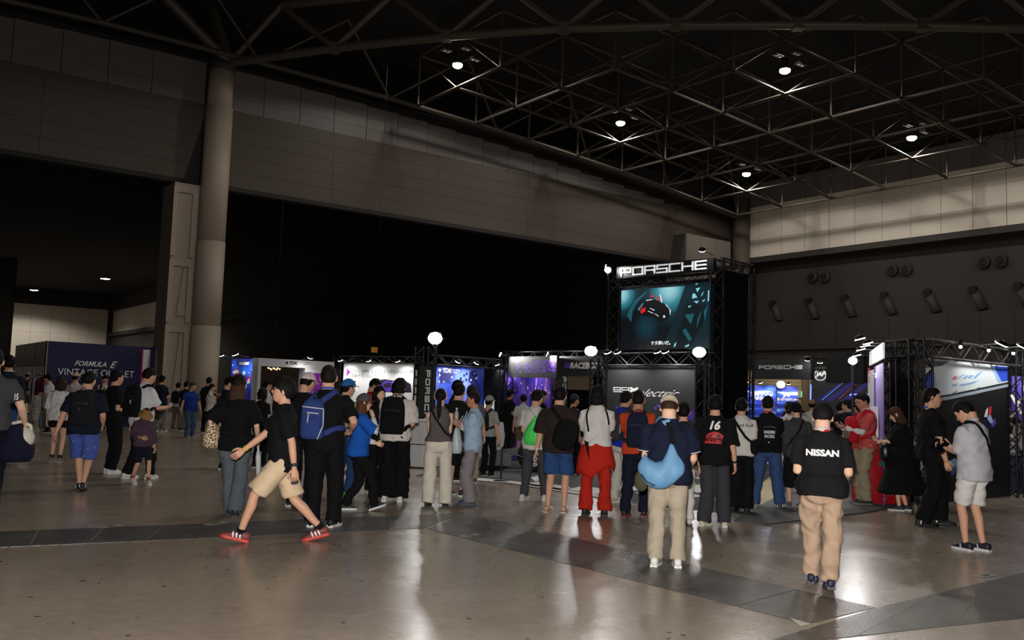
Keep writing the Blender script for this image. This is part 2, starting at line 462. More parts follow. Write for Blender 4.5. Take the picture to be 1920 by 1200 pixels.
# ---- the big column with its pier
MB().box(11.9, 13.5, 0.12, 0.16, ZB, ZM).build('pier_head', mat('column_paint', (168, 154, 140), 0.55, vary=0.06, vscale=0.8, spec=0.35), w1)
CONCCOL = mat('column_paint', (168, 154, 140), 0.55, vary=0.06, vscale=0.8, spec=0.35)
c0 = tag(empty('column', hall(13.42, V1 - 0.35), HALL), kind='structure')
for z0, z1, r in ((0, 4.3, .66), (4.32, 8.2, .64), (8.22, 14.55, .62), (14.6, 16.3, .56)):
    MB().lathe([(r, z0), (r, z1)], 36).build('column_segment', CONCCOL, c0, True)
MB().lathe([(.50, 16.3), (.62, 16.35), (.62, 16.7)], 36).build('column_capital', TRIM, c0, True)
pier = tag(empty('column_pier', hall(12.45, V1 + 0.1), HALL), kind='structure')
MB().box(-0.75, 0.4, -0.2, 1.6, 0, ZB).build('pier_core', CONCCOL, pier)
for z0, z1 in ((0.05, 4.2), (4.4, 7.2), (7.4, 10.6)):
    MB().box(-0.80, -0.62, -0.32, -0.19, z0, z1).build('pier_rib', CONCCOL, pier)
    MB().box(0.05, 0.25, -0.32, -0.19, z0, z1).build('pier_rib', CONCCOL, pier)
    MB().box(-0.62, 0.05, -0.32, -0.19, z1 - 0.25, z1).build('pier_lintel', CONCCOL, pier)
for z0, z1 in ((0.4, 3.9), (4.7, 6.9)):
    MB().prism([(-0.35, z0), (0.05, z0), (-0.15, z1)], -0.30, -0.2).build('pier_fin', CONCCOL, pier)
# ---- dark column at the left edge, in the hall beyond
lc = tag(empty('column_left', hall(-6.0, V1 + 14), HALL), kind='structure')
lp = deep(4, 600, 52.0); lc.location = (lp.x, lp.y, 0)
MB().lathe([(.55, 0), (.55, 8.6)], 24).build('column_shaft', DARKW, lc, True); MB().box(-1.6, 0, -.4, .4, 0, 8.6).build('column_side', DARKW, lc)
# ---- pier at the far corner
cp = tag(empty('corner_pier', hall(49.2, V1 - 0.6), HALL), kind='structure')
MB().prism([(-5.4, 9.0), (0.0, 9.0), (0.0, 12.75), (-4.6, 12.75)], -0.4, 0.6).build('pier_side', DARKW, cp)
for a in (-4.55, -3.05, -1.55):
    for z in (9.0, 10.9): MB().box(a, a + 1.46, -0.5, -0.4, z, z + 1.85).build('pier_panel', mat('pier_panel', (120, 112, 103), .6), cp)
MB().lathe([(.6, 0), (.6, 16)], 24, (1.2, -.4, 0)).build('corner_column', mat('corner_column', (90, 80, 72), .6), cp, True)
# ---- right wall
w2 = hall_frame('wall_right', U2, V1, -math.pi / 2)       # local x runs towards the camera side
def w2loc(px, py, off=0.0):
    p = on_u(px, py, U2 + off); return (p - hall(U2, V1)).dot(-VD), p.z
L2 = 34.0
MB().box(-0.3, L2, 0.12, 0.6, 11.75, 17.2).build('wall_core', BACK, w2)
for k in range(18):
    a = 0.15 + 1.86 * k
    for r in range(3):
        z0 = 11.85 + r * 1.2
        MB().box(a, a + 1.83, 0, 0.12, z0, z0 + 1.185).build('wall_panel', WALLC, w2)
    MB().box(a, a + 1.83, 0, 0.12, 15.46, 17.1).build('wall_panel', GREYP, w2)  # top row grey: shade above the lamp cutoff put into the colour
MB().box(-0.3, L2, -0.1, 1.3, 11.45, 11.80).build('wall_ledge', TRIM, w2)  # ledge; the shadow strip under the panels is put into its dark colour
MB().box(-0.3, L2, 1.0, 1.4, 7.3, 11.5).build('wall_upper_band', DARKW, w2)
MB().box(-0.3, L2, 0.85, 1.4, 5.3, 7.28).build('wall_core', BACK, w2)
for k in range(18):
    a = 0.15 + 1.86 * k
    MB().box(a, a + 1.84, 0.72, 0.86, 5.32, 7.26).build('wall_panel', DARKW, w2)
MB().box(-0.3, L2, 0.9, 1.4, 0, 5.28).build('wall_lower_band', DARKW, w2)
VENT = mat('vent_black', (14, 13, 12), 0.8); VENTR = mat('vent_rim', (64, 58, 53), 0.7)
def disc(mb, x, z, y0, y1, r0, r1, n=18):
    mb.loft([[(x + r0 * math.cos(2 * math.pi * k / n), y0, z + r0 * math.sin(2 * math.pi * k / n)) for k in range(n)], [(x + r1 * math.cos(2 * math.pi * k / n), y1, z + r1 * math.sin(2 * math.pi * k / n)) for k in range(n)]]); return mb
for px, py in ((1525, 520), (1548, 520), (1674, 507), (1700, 506), (1845, 492), (1877, 490)):
    x, z = w2loc(px, py, 1.0)
    e = empty('round_vent', (x, 1.0, z), 0, w2)
    disc(disc(MB(), 0, 0, -0.25, 0, .36, .40), 0, 0, -0.26, -0.2, .33, .33).build('vent_ring', VENTR, e, True)
    disc(MB(), 0.03, 0.03, -0.30, -0.27, .22, .24).build('vent_mouth', VENT, e)
for px, py in ((1452, 570), (1519, 566), (1587, 560), (1661, 555), (1742, 550), (1827, 545), (1912, 538)):
    x, z = w2loc(px, py, 1.0)
    e = empty('air_nozzle', (x, 1.0, z), 0, w2)
    MB().tube([(0, -0.05, 0), (0.55, -0.12, z and 7.35 - z)], 0.27, 14).build('nozzle_pipe', VENTR, e, True)  # shadow streak slanting from each mouth, built as a solid tube
    disc(MB(), 0, 0, -0.36, -0.05, .24, .27).build('nozzle_mouth', VENT, e)
# ---- next hall beyond the opening: end wall and side wall, lit by their own lamps
V3 = 226.0
w3 = hall_frame('wall_far', 0, V3)
MB().box(-110, U2, 0.1, 0.5, 0, 44).build('wall_core', DARKW, w3)
for k in range(24):
    a = -46 + 4.0 * k
    for z0, z1 in ((6.6, 9.4), (9.43, 12.4), (12.43, 15.3), (15.33, 18.6)):
        MB().box(a, a + 3.96, 0, 0.1, z0, z1).build('wall_panel', WALLC, w3)
w4 = hall_frame('wall_far_side', U2, V3, -math.pi / 2)
MB().box(0, V3 - V1, 0.1, 0.6, 0, 44).build('wall_core', DARKW, w4)
for k in range(14):
    for z0, z1 in ((13.3, 15.8), (15.83, 18.4)):
        MB().box(0.4 + 4.0 * k, 4.36 + 4.0 * k, 0, 0.1, z0, z1).build('wall_panel', WALLC, w4)
MB().box(0, V3 - V1, -0.8, 0.6, 12.4, 13.2).build('wall_ledge', DARKW, w4)
# ---- roof deck
DECK = mat('roof_deck', (20, 18, 17), 0.9, vary=0.2, vscale=0.5)
rd = struct(empty('ceiling', hall(0, 0), HALL))
seg = [(u, zroof(u) + 3.6) for u in range(-44, 57, 4)]
for (ua, za), (ub, zb) in zip(seg[:-1], seg[1:]):
    MB().add([(ua, -34, za), (ub, -34, zb), (ub, V1 + 1, zb), (ua, V1 + 1, za), (ua, -34, za + .2), (ub, -34, zb + .2), (ub, V1 + 1, zb + .2), (ua, V1 + 1, za + .2)],
             [(0, 3, 2, 1), (4, 5, 6, 7), (0, 1, 5, 4), (2, 3, 7, 6), (0, 4, 7, 3), (1, 2, 6, 5)]).build('deck_panel', DECK, rd)
MB().box(-60, 60, V1 + 0.5, V3 + 1, 22, 22.4).build('deck_panel', DECK, rd)
# ---- space frame under the roof
ROOFSTEEL = mat('roof_steel', (76, 68, 60), 0.5, 0.2, vary=0.15, vscale=0.4)
MOD = 3.56
UN = [22.55 + MOD * k for k in range(-14, 8)]; VN = [35.3 + MOD * k for k in range(-11, 2)]
def near_arch(p):
    a = deep(430, 118, 41.2); b = deep(1965, 54, 33.0)
    return (b.x - a.x) * (p.y - a.y) - (b.y - a.y) * (p.x - a.x) < 0.6 * 42
def node(i, j, top=False):
    u = UN[i] + (MOD / 2 if top else 0); v = VN[j] + (MOD / 2 if top else 0)
    return hall(u, v, zroof(u) + (2.4 if top else 0))
for j in range(len(VN)):
    e = None
    def grp():
        global e_row
        return e_row
    e_row = struct(empty('roof_truss', hall(0, VN[j], 0), 0))
    o0 = Vector(e_row.location); cnt = 0
    for i in range(len(UN)):
        p = node(i, j)
        if not in_view(p, 140) or near_arch(p) or (j == 12 and UN[i] < 22): continue
        cnt += 1
        if i + 1 < len(UN): bar('bottom_chord', p - o0, node(i + 1, j) - o0, 0.075, ROOFSTEEL, e_row)
        if j + 1 < len(VN): bar('cross_chord', p - o0, node(i, j + 1) - o0, 0.075, ROOFSTEEL, e_row)
        if not (i in (14, 17, 20) and j in (8, 11)): bar('post', p - o0, p + Vector((0, 0, 2.6)) - o0, 0.055, ROOFSTEEL, e_row)
        pu = Vector((0, 0, 2.6))
        if i + 1 < len(UN):
            bar('top_chord', p + pu - o0, node(i + 1, j) + pu - o0, 0.06, ROOFSTEEL, e_row)
            bar('diagonal', p - o0, node(i + 1, j) + pu - o0, 0.04, ROOFSTEEL, e_row)
        if j + 1 < len(VN):
            bar('top_chord', p + pu - o0, node(i, j + 1) + pu - o0, 0.06, ROOFSTEEL, e_row)
            bar('diagonal', p - o0, node(i, j + 1) + pu - o0, 0.04, ROOFSTEEL, e_row)
    if not cnt: bpy.data.objects.remove(e_row)
# ---- great arched tube truss springing from the column
BIGSTEEL = mat('arch_steel', (88, 78, 69), 0.5, 0.1, vary=0.1, vscale=0.5)
low = [(430, 118), (627, 90), (837, 68), (1057, 53), (1267, 47), (1497, 46), (1730, 48), (1965, 54)]
upn = [(528, 10), (735, -12), (950, -26), (1160, -34), (1382, -38), (1612, -38), (1850, -34)]
def archp(px, py): return deep(px, py, 41.2 - 8.0 * (px - 430) / 1500)
a0 = archp(*low[0]); ar = struct(empty('arch_truss', (a0.x, a0.y, 0)))
o0 = Vector(ar.location)
LN = [archp(*p) - o0 for p in low]; UNn = [archp(*p) - o0 for p in upn]
for a, b_ in zip(LN[:-1], LN[1:]): bar('arch_tube', a, b_, 0.20, BIGSTEEL, ar, 12)
for a, b_ in zip(UNn[:-1], UNn[1:]): bar('arch_tube', a, b_, 0.19, BIGSTEEL, ar, 12)
for k, u_ in enumerate(UNn):
    bar('arch_web', LN[k], u_, 0.15, BIGSTEEL, ar, 10); bar('arch_web', u_, LN[k + 1], 0.15, BIGSTEEL, ar, 10)
for k in range(1, 7): MB().box(-.22, .22, -.22, .22, -.22, .22, Matrix.Translation(LN[k])).build('arch_joint', BIGSTEEL, ar)
for px, py, dy in ((308, -8, -2), (392, -10, 2)):
    bar('arch_strut', LN[0], deep(px, py, 41.2 + dy) - o0, 0.24, BIGSTEEL, ar, 12)
# edge beam along the wall head
eb = struct(empty('edge_beam', hall(-20, V1 - 1.0, 0)))
o0 = Vector(eb.location)
for k in range(-20, 50, 7):
    bar('edge_tube', hall(k, V1 - 1.0, zroof(k) + 0.75) - o0, hall(k + 7, V1 - 1.0, zroof(k + 7) + 0.75) - o0, 0.14, ROOFSTEEL, eb, 8)
    bar('edge_strut', hall(k, V1 - 1.0, zroof(k) + 0.75) - o0, hall(k + 3.5, V1 - 3.0, zroof(k) + 3.2) - o0, 0.07, ROOFSTEEL, eb, 8)
    bar('edge_strut', hall(k + 7, V1 - 1.0, zroof(k + 7) + 0.75) - o0, hall(k + 3.5, V1 - 3.0, zroof(k) + 3.2) - o0, 0.07, ROOFSTEEL, eb, 8)
# ---- high-bay lamps hung in the space frame
LENS = glow('lamp_lens', (255, 244, 225), 60.0); LENSOFF = mat('lamp_lens_off', (150, 146, 140), 0.3)
HOUS = mat('lamp_housing', (70, 66, 62), 0.5, 0.3)
CEIL_W = 1120
lampnames = {0: 'lit round ceiling lamp straight above the two left roof lights', }
LAMPS = [(22.55, 35.3, 'lit ceiling lamp farthest left in the roof'), (22.55 + 3 * MOD, 35.3, 'lit ceiling lamp over the middle of the fascia'), (22.55 + 6 * MOD, 35.3, 'lit ceiling lamp nearest the roof corner'),
         (22.55 + 3 * MOD, 35.3 - 3 * MOD, 'lit ceiling lamp highest at the upper right'), (22.55 + 6 * MOD, 35.3 - 3 * MOD, 'lit ceiling lamp farthest right in the roof'),
         (22.55, 35.3 - 3 * MOD, None), (22.55, 35.3 - 6 * MOD, None), (22.55 + 3 * MOD, 35.3 - 6 * MOD, None), (22.55 + 6 * MOD, 35.3 - 6 * MOD, None), (22.55 - 3 * MOD, 35.3 - 6 * MOD, None), (22.55 - 3 * MOD, 35.3 - 3 * MOD, None)]
for u, v, lb in LAMPS:
    z = zroof(u) + 1.15
    p = hall(u, v, z)
    if lb is None:
        if in_view(p, 30): continue
        e = tag(empty('ceiling_lamp', p, HALL), 'high-bay ceiling lamp above the camera side of the hall', 'ceiling lamp', 'high-bay ceiling lamps')
    else: e = thing('ceiling_lamp', lb, 'ceiling lamp', p, HALL, 'high-bay ceiling lamps')
    MB().lathe([(.10, .55), (.14, .5), (.15, .2), (.25, .04), (.25, .0)], 18).build('housing', HOUS, e, True)
    MB().lathe([(.24, -.01), (.23, -.10), (.14, -.17), (.03, -.19)], 18).build('lens', LENS, e, True)
    bar('hanger', (0, 0, .5), (0, 0, 1.4), .02, HOUS, e)
    lo = lamp_data('SPOT', 'ceiling_lamp_light', (0, 0, -.2), CEIL_W, (1, 0.94, 0.86), 0.30, angle=168, blend=0.12, parent=e)
    if lb:
        for k, (dx, dy) in enumerate(((-.95, .55), (.1, 1.1), (.95, .5))):
            q = p + UD * dx * 0.9 + VD * dy * -0.5 + Vector((0, 0, 0.35 + 0.25 * (k == 1)))
            s = thing('ceiling_lamp', 'unlit twin-lens lamp %s the %s' % (('left of', 'above', 'right of')[k], lb), 'ceiling lamp', q, HALL, 'unlit ceiling lamps')
            MB().box(-.26, .26, -.16, .16, .0, .12).build('housing', HOUS, s)
            for xx in (-.12, .12): MB().lathe([(.10, 0.0), (.10, -.03), (.02, -.04)], 12, (xx, 0, 0)).build('lens', LENSOFF, s, True)
            bar('hanger', (0, 0, .1), (0, 0, 1.0), .02, HOUS, s)
# lamps of the hall beyond, near its end wall
for k, (u, dv, lb) in enumerate(((-14, 14, 'distant roof lamp farthest left in the hall beyond'), (10, 14, 'distant roof lamp above the dark shop booth'), (32, 14, 'distant roof lamp beside the far corner'), (38, 50, 'distant roof lamp behind the big column'))):
    p = hall(u, V3 - dv, 20.5)
    e = thing('ceiling_lamp', lb, 'ceiling lamp', p, HALL, 'lamps in the hall beyond')
    MB().lathe([(.3, .6), (.9, .05), (.9, 0)], 14).build('housing', HOUS, e, True)
    MB().lathe([(.8, -.02), (.1, -.1)], 14).build('lens', LENS, e, True)
    lamp_data('SPOT', 'ceiling_lamp_light', (0, 0, -.2), 9000, (1, 0.94, 0.86), 0.4, angle=150, blend=0.3, parent=e)
# =================================================================== booths
WARMLAMP = (1.0, 0.97, 0.93)
ARMGLOW = glow('arm_lamp_face', (255, 252, 245), 28.0)
FLOODGLOW = glow('flood_face', (255, 255, 255), 24.0)
def arm_light(base, tip, aim, watts, label, group='arm lights over the booth panels', angle=110, size=0.09):
    """small disc lamp on an arm: base and tip in world space, shining at aim"""
    base = Vector(base); tip = Vector(tip)
    e = thing('arm_light', label, 'lamp', base, 0, group)
    t = tip - base
    bar('arm', (0, 0, 0), t, 0.012, STEEL, e)
    d = (Vector(aim) - tip).normalized()
    q = d.to_track_quat('-Z', 'Y').to_matrix()
    h = MB(); rings = []
    for r, z in ((.03, .06), (.05, .05), (size, .015), (size, 0.0)):
        rings.append([t + q @ Vector((r * math.cos(2 * math.pi * k / 14), r * math.sin(2 * math.pi * k / 14), z)) for k in range(14)])
    h.loft(rings).build('lamp_head', BLACK_METAL, e, True)
    MB().loft([[t + q @ Vector((size * .93 * math.cos(2 * math.pi * k / 14), size * .93 * math.sin(2 * math.pi * k / 14), z)) for k in range(14)] for z in (-.001, -.012)]).build('lamp_face', ARMGLOW, e)
    lo = lamp_data('SPOT', 'arm_lamp_light', t + d * 0.05, watts, WARMLAMP, size * .8, t + d, angle, 0.7, e)
    return e
def flood(pos, aim, watts, label, w=0.30, h=0.24, pole=None, angle=150):
    pos = Vector(pos); d = (Vector(aim) - pos); 
    q = d.to_track_quat('-Z', 'Y').to_matrix().to_4x4()
    e = thing('floodlight', label, 'floodlight', pos, 0, 'bright floodlights on the booth trusses')
    MB().box(-w * .42, w * .42, -h * .42, h * .42, 0.0, .07, q).build('housing', BLACK_METAL, e)
    MB().loft([[q @ Vector((w / 2 * math.cos(2 * math.pi * k / 18), h / 2 * math.sin(2 * math.pi * k / 18), z)) for k in range(18)] for z in (-.002, -.03)]).build('lens', FLOODGLOW, e)
    for s in (-1, 1): bar('bracket', q @ Vector((s * (w / 2 + .04), 0, .03)), Vector((s * .03, 0, -h)), .012, BLACK_METAL, e)
    if pole: bar('pole', (0, 0, -h), (0, 0, -pole), .02, BLACK_METAL, e)
    lamp_data('SPOT', 'flood_light', q @ Vector((0, 0, -.06)), watts, (1, 0.98, 0.95), 0.13, q @ Vector((0, 0, -2)), angle, 0.5, e)
    return e

# ---------------------------------------------------------------- dark shop booth with the outlet wall
shopw = mat('shop_navy_wall', (30, 28, 70), 0.75, vary=0.05, vscale=0.7)
sp = Panel('shop_booth', 'dark navy shop booth with white outlet lettering on its wall', 'booth', at(88, 639, 2.9), at(293, 652, 2.9))
sp.board('front_wall', 0, sp.w, 0, 2.9, shopw, 0, 0.06)
lx = sp.loc(88, 660)[0]
bx = [sp.loc(266, 700)[0], sp.loc(291, 700)[0]]
MB().box(bx[0], bx[1], -0.02, -0.004, 0.55, sp.loc(278, 656)[1]).build('shop_banner', PRINT_WHITE, sp.e)
MB().box(bx[0] - .05, bx[0], -0.02, -0.004, 0.55, sp.loc(278, 656)[1]).build('banner_stripe', ramp_mat('stripe_gradient', 'grad', [(0, (250, 190, 40)), (1, (200, 30, 120))], stretch=(1, 1, 1), rot=(0, R(90), 0)), sp.e)
x, z = sp.loc(281, 697); text(sp.e, 'SHOP.FIAFORMULAE.COM', x, z, 0.21, PRINT_BLACK, y=-.024, rot=R(90), sx=0.62, bold=0.004)
x, z = sp.loc(176, 683); text(sp.e, 'FORMULA', x - .12, z, 0.24, PRINT_WHITE, shear=0.35, bold=0.004); text(sp.e, 'E', x + .62, z, .34, PRINT_WHITE, shear=0.5, bold=.004)
x, z = sp.loc(182, 700); text(sp.e, 'VINTAGE OUTLET', x, z, 0.33, PRINT_WHITE, sx=0.98)
sideA = sp.o; sideB = at(30, 648, 2.9); sv = Vector((sideB.x - sideA.x, sideB.y - sideA.y, 0)); Ls = sv.length; sv.normalize()
ang = math.atan2(sv.y, sv.x) - sp.rz
Mr = Matrix.Rotation(ang, 4, 'Z')
MB().box(0, Ls, -0.05, 0, 2.05, 2.9, Mr).build('side_fascia', mat('shop_vinyl', (24, 24, 34), 0.35, bump=0.5, bscale=5), sp.e)
MB().box(0, Ls, 0.0, 2.6, 2.86, 2.9, Mr).build('roof_panel', shopw, sp.e) if False else None
MB().box(0, Ls, -3.6, -3.55, 0, 2.9, Mr).build('back_wall', shopw, sp.e)
for k in range(4): bar('side_post', Mr @ Vector((Ls * k / 3, -.03, 0)), Mr @ Vector((Ls * k / 3, -.03, 2.9)), .035, STEEL, sp.e)
# clothes rail with shirts inside the shop
rc = sp.o + sv * (Ls * 0.55); rr_ = Matrix.Rotation(math.atan2(sv.y, sv.x), 4, 'Z')
rail = thing('clothes_rail', 'clothes rail with hanging shirts inside the shop booth side', 'clothes rail', rc, math.atan2(sv.y, sv.x))
bar('rail', (-1.9, -.7, 1.75), (2.2, -.7, 1.75), .02, STEEL, rail)
for xx in (-1.9, 0.1, 2.2): bar('rail_post', (xx, -.7, 0), (xx, -.7, 1.75), .02, STEEL, rail)
for k in range(9):
    xx = -1.7 + k * .42; c = [(200, 198, 195), (190, 190, 190), (120, 20, 28), (130, 24, 30), (30, 32, 70), (120, 18, 26), (28, 30, 60), (180, 178, 175), (110, 18, 24)][k]
    g = MB(); g.loft([[(xx - .04, -.7 - w_, zz), (xx + .04, -.7 - w_, zz), (xx + .04, -.7 + w_, zz), (xx - .04, -.7 + w_, zz)] for w_, zz in ((.25, 1.0), (.25, 1.5), (.22, 1.62), (.05, 1.7))])
    tag(g.build('hanging_shirt', cloth(c)), '%s shirt hanging on the shop rail' % ['white', 'pale grey', 'dark red', 'maroon', 'navy', 'deep red', 'dark blue', 'off-white', 'wine red'][k], 'shirt', 'shirts on the shop rail')
    o = bpy.data.objects[list(bpy.data.objects.keys())[0]] if False else None
for o in [o for o in bpy.data.objects if o.name.startswith('hanging_shirt')]:
    o.matrix_world = Matrix.Translation(rc) @ Matrix.Rotation(math.atan2(sv.y, sv.x), 4, 'Z')

# ---------------------------------------------------------------- blue event poster and white portal booth
def blue_art(key, base, hi, dark, e=0.0, scale=3.0, rot=0.0, stretch=(1, 1, 1)):
    return ramp_mat(key, 'noise', [(0.28, dark), (0.48, base), (0.62, hi), (0.8, base)], scale, 0.6, e, rot=(0, rot, 0), stretch=stretch, detail=2)
p1 = Panel('event_poster', 'bright blue event poster with pink shapes beside the white portal', 'poster', at(435, 673, 2.7), at(486, 672, 2.7))
p1.board('poster_board', 0, p1.w, 0, 2.7, blue_art('blue_event_print', (20, 60, 200), (40, 110, 235), (30, 20, 120), 0, 1.2))
WH = PRINT_WHITE; MAG = mat('magenta_print', (200, 30, 120), 0.6, vary=.1)
p1.decal('poster_logo', [(449, 679), (468, 679), (466, 684), (449, 684)], WH)
for q in ([(438, 695), (446, 690), (449, 700), (437, 704)], [(477, 684), (484, 680), (484, 700), (478, 704)], [(462, 712), (470, 701), (470, 716), (463, 718)]): p1.decal('pink_shape', q, MAG)
for q in ([(436, 697), (446, 693), (448, 699), (438, 701)], [(455, 698), (458, 695), (461, 700), (456, 704)], [(463, 716), (468, 709), (469, 718), (464, 720)]): p1.decal('white_shape', q, WH, 2)
for px, py in ((436, 684), (471, 692), (473, 695), (467, 698), (479, 711), (447, 696)): p1.decal('dot', [(px, py), (px + 1.6, py), (px + 1.6, py + 2), (px, py + 2)], WH, 2)

GREYBOOTH = mat('portal_grey', (196, 196, 200), 0.55, vary=0.03, vscale=1)
p2 = Panel('portal_wall', 'white portal wall with black company lettering and open doorway', 'booth wall', at(485, 671, 2.7), at(627, 679, 2.7))
ix0, iz = p2.loc(490, 684); ix1 = p2.loc(568, 690)[0]; z_l = p2.loc(530, 688)[1]
p2.board('portal_header', 0, p2.w, z_l, 2.7, GREYBOOTH, 0, .5)
p2.board('portal_side', 0, ix0, 0, z_l - .004, GREYBOOTH, 0, .5)
p2.board('portal_side', ix1 + .1, p2.w, 0, z_l - .004, GREYBOOTH, 0, .5)
px0, pzt = p2.loc(572, 699); px1 = p2.loc(618, 701)[0]
p2.board('purple_screen', p2.loc(588, 700)[0], px1, 1.1, p2.loc(600, 700)[1], mat('magenta_screen', (90, 20, 110), 0.4, emit=(120, 20, 130), estr=0.35), -0.02, -0.003)
p2.board('violet_screen', px0, p2.loc(587, 700)[0], 1.1, p2.loc(580, 699)[1], mat('violet_screen', (70, 50, 150), 0.4, emit=(80, 50, 150), estr=0.3), -0.02, -0.003)
x, z = p2.loc(550, 681); text(p2.e, 'TDK', x, z, 0.17, PRINT_BLACK, bold=0.008)
MB().lathe([(.055, 0), (.055, .004)], 14).build('round_logo', PRINT_BLACK, p2.e).matrix_local = Matrix.Translation((x - .28, -.004, z)) @ Matrix.Rotation(R(90), 4, 'X')
x, z = p2.loc(571, 681.5); text(p2.e, 'In Everything,\nBetter', x + .05, z, 0.075, PRINT_BLACK)
# lamp string inside the portal
q0 = deep(503, 690, 40.0)
gl = thing('pendant_lights', 'row of small glowing bulbs seen through the white portal', 'lights', q0)
for k in range(8): MB().ellip((k * .07 + .02 * (k % 2), 0, -.03 * (k % 3)), (.03, .03, .03), 8, 6).build('bulb', glow('bulb', (255, 190, 110), 8), gl)
MB().tube([(-.03, 0, .06), (.25, 0, .02), (.55, 0, .07)], .008, 6).build('cable', BLACK_PLASTIC, gl); bar('cable_drop', (.25, 0, .02), (.25, 0, 9), .006, BLACK_PLASTIC, gl)
lamp_data('POINT', 'bulb_light', (.3, 0, -.15), 12, (1, .7, .4), .2, parent=gl)
# dark back wall inside portal
pb = Panel('portal_back_wall', 'dark brown inner wall behind the white portal', 'wall', deep(470, 700, 44), deep(640, 700, 44)); pb.board('back_board', 0, pb.w, 0, 2.6, mat('brown_dark', (46, 34, 26), .8, vary=.2, vscale=1)); pb.e['kind'] = 'structure'

p3 = Panel('technology_wall', 'white wall with Japanese technology heading and purple arrow', 'booth wall', at(645, 681, 2.7), at(778, 683, 2.7))
p3.board('white_board', 0, p3.w, 0, 2.7, mat('white_vinyl', (222, 224, 226), .55, vary=.02, vscale=1))
p3.decal('purple_arrow', [(651, 690), (657, 698), (650, 706)], ramp_mat('arrow_purple', 'grad', [(0, (70, 30, 150)), (1, (150, 30, 140))], stretch=(3, 1, 1)))
x, z = p3.loc(659, 696); t = text(p3.e, 'ポルシェ99X エレクトリック(GEN3 Evo)搭載', x, z, 0.19, mat('grey_print', (60, 60, 64), .7), align='LEFT'); t.scale.x = 0.86
x, z = p3.loc(659, 704.5); text(p3.e, 'TDKテクノロジー', x, z, 0.19, mat('grey_print', (60, 60, 64), .7), align='LEFT', sx=.86)
fr = [(658.5, 714), (671, 714), (671, 735), (658.5, 735)]
p3.decal('label_card', fr, mat('card_grey', (235, 236, 238), .6)); p3.decal('card_arrow', [(662, 714.5), (668.5, 714.5), (665, 719)], PRINT_BLACK, 2)
x, z = p3.loc(665, 722.5); text(p3.e, 'TDK', x, z, .09, PRINT_BLACK, y=-.012, bold=.004)
# printed race car on the wall
PUR = mat('purple_print', (90, 50, 190), .5, vary=.1); 
p3.decal('printed_car', [(706, 735), (708, 722), (714, 712), (722, 711), (740, 714), (756, 712), (770, 720), (772, 736)], mat('dark_print', (30, 28, 44), .5))
p3.decal('printed_car', [(716, 720), (724, 714), (738, 716), (742, 722), (730, 736), (718, 730)], PUR, 2)
p3.decal('printed_car', [(718, 722), (726, 717), (734, 718), (733, 726), (722, 728)], mat('dark_print', (30, 28, 44), .5), 3)
p3.decal('printed_car', [(736, 715), (748, 716), (742, 720)], WH, 3)
# truss over the white wall and lamps
tz = 2.95
tr = thing('truss_span', 'black roof truss spanning above the white technology wall', 'truss', p3.o, p3.rz)
truss(tr, (-.1, -.1, 2.86), (p3.w + .35, -.1, 2.86), .28, 9, m=mat('grey_metal', (70, 70, 72), .35, .7), cr=.02, br=.013)
truss(tr, (-.28, -.1, 0), (-.28, -.1, 3.0), .30, 9); truss(tr, (p3.w + .25, -.1, 0), (p3.w + .25, -.1, 3.0), .30, 9)
def over(panel, fx, z, out, watts, label, aimz=1.6, group='arm lights over the booth panels', size=.09, angle=110):
    b = panel.world(fx * panel.w, 0, z); tip = panel.world(fx * panel.w, -out, z + .08); aim = panel.world(fx * panel.w, 0.0, aimz)
    return arm_light(b, tip, aim, watts, label, group, angle, size)
for k, (fx, nm) in enumerate(((.10, 'arm lamp at the left end above the white technology wall'), (.5, 'arm lamp in the middle above the white technology wall'), (.9, 'arm lamp at the right end above the white technology wall'))): over(p3, fx, 2.72, .7, 75, nm, 1.5, size=.11)
over(p1, .65, 2.75, .6, 40, 'arm lamp shining on the blue event poster', size=.14); over(p1, .05, 2.73, .5, 14, 'dim arm lamp at the left edge of the blue poster')
over(p2, .55, 2.72, .7, 40, 'arm lamp above the white portal lettering', size=.11)
ys = thing('hanging_sign', 'small yellow sign hanging above the white wall truss', 'sign', deep(702, 656, 40)); MB().box(-.14, .14, -.02, .02, -.12, .12).build('sign_board', mat('yellow_sign', (190, 130, 20), .5, emit=(190, 130, 20), estr=.08), ys); bar('hanger', (0, 0, .12), (0, 0, 13), .006, BLACK_METAL, ys)

# ---------------------------------------------------------------- wrapped truss pillar with vertical name and white counter
PB = at(795, 878)
pil = thing('wrapped_pillar', 'black wrapped pillar with white vertical lettering beside the counter', 'pillar', (PB.x - .16, PB.y + 1.05, 0), R(26))
MB().box(-.20, .20, -.18, .18, 0, 2.15).build('pillar_wrap', mat('pillar_black', (15, 15, 16), .6, vary=.1), pil)
truss(pil, (0, 0, 2.15), (0, 0, 2.58), .34, 2)
stroke_word(pil, 'PORSCHE', -.05, 2.06, .15, .105, .035, .024, PRINT_WHITE, y=-.182, rot=-math.pi / 2)
sidep = empty('side_face', (-.2, 0, 0), -math.pi / 2, pil)
stroke_word(sidep, 'PORSCHE', -.05, 2.06, .15, .105, .035, .024, PRINT_WHITE, y=-.004, rot=-math.pi / 2)
WHC = mat('counter_white', (206, 206, 208), .45, vary=.02)
cn = thing('white_counter', 'white angled reception counter below the black lettered pillar', 'counter', at(784, 878), R(-12))
MB().slab([(-.30, .0), (.10, -.04), (.34, .22), (.34, .8), (-.6, .8), (-.6, .2)], .03, .48).build('counter_base', WHC, cn)
MB().slab([(-.30, .0), (.10, -.04), (.34, .22), (.34, .8), (-.6, .8), (-.6, .2)], .5, .96).build('counter_front', WHC, cn)
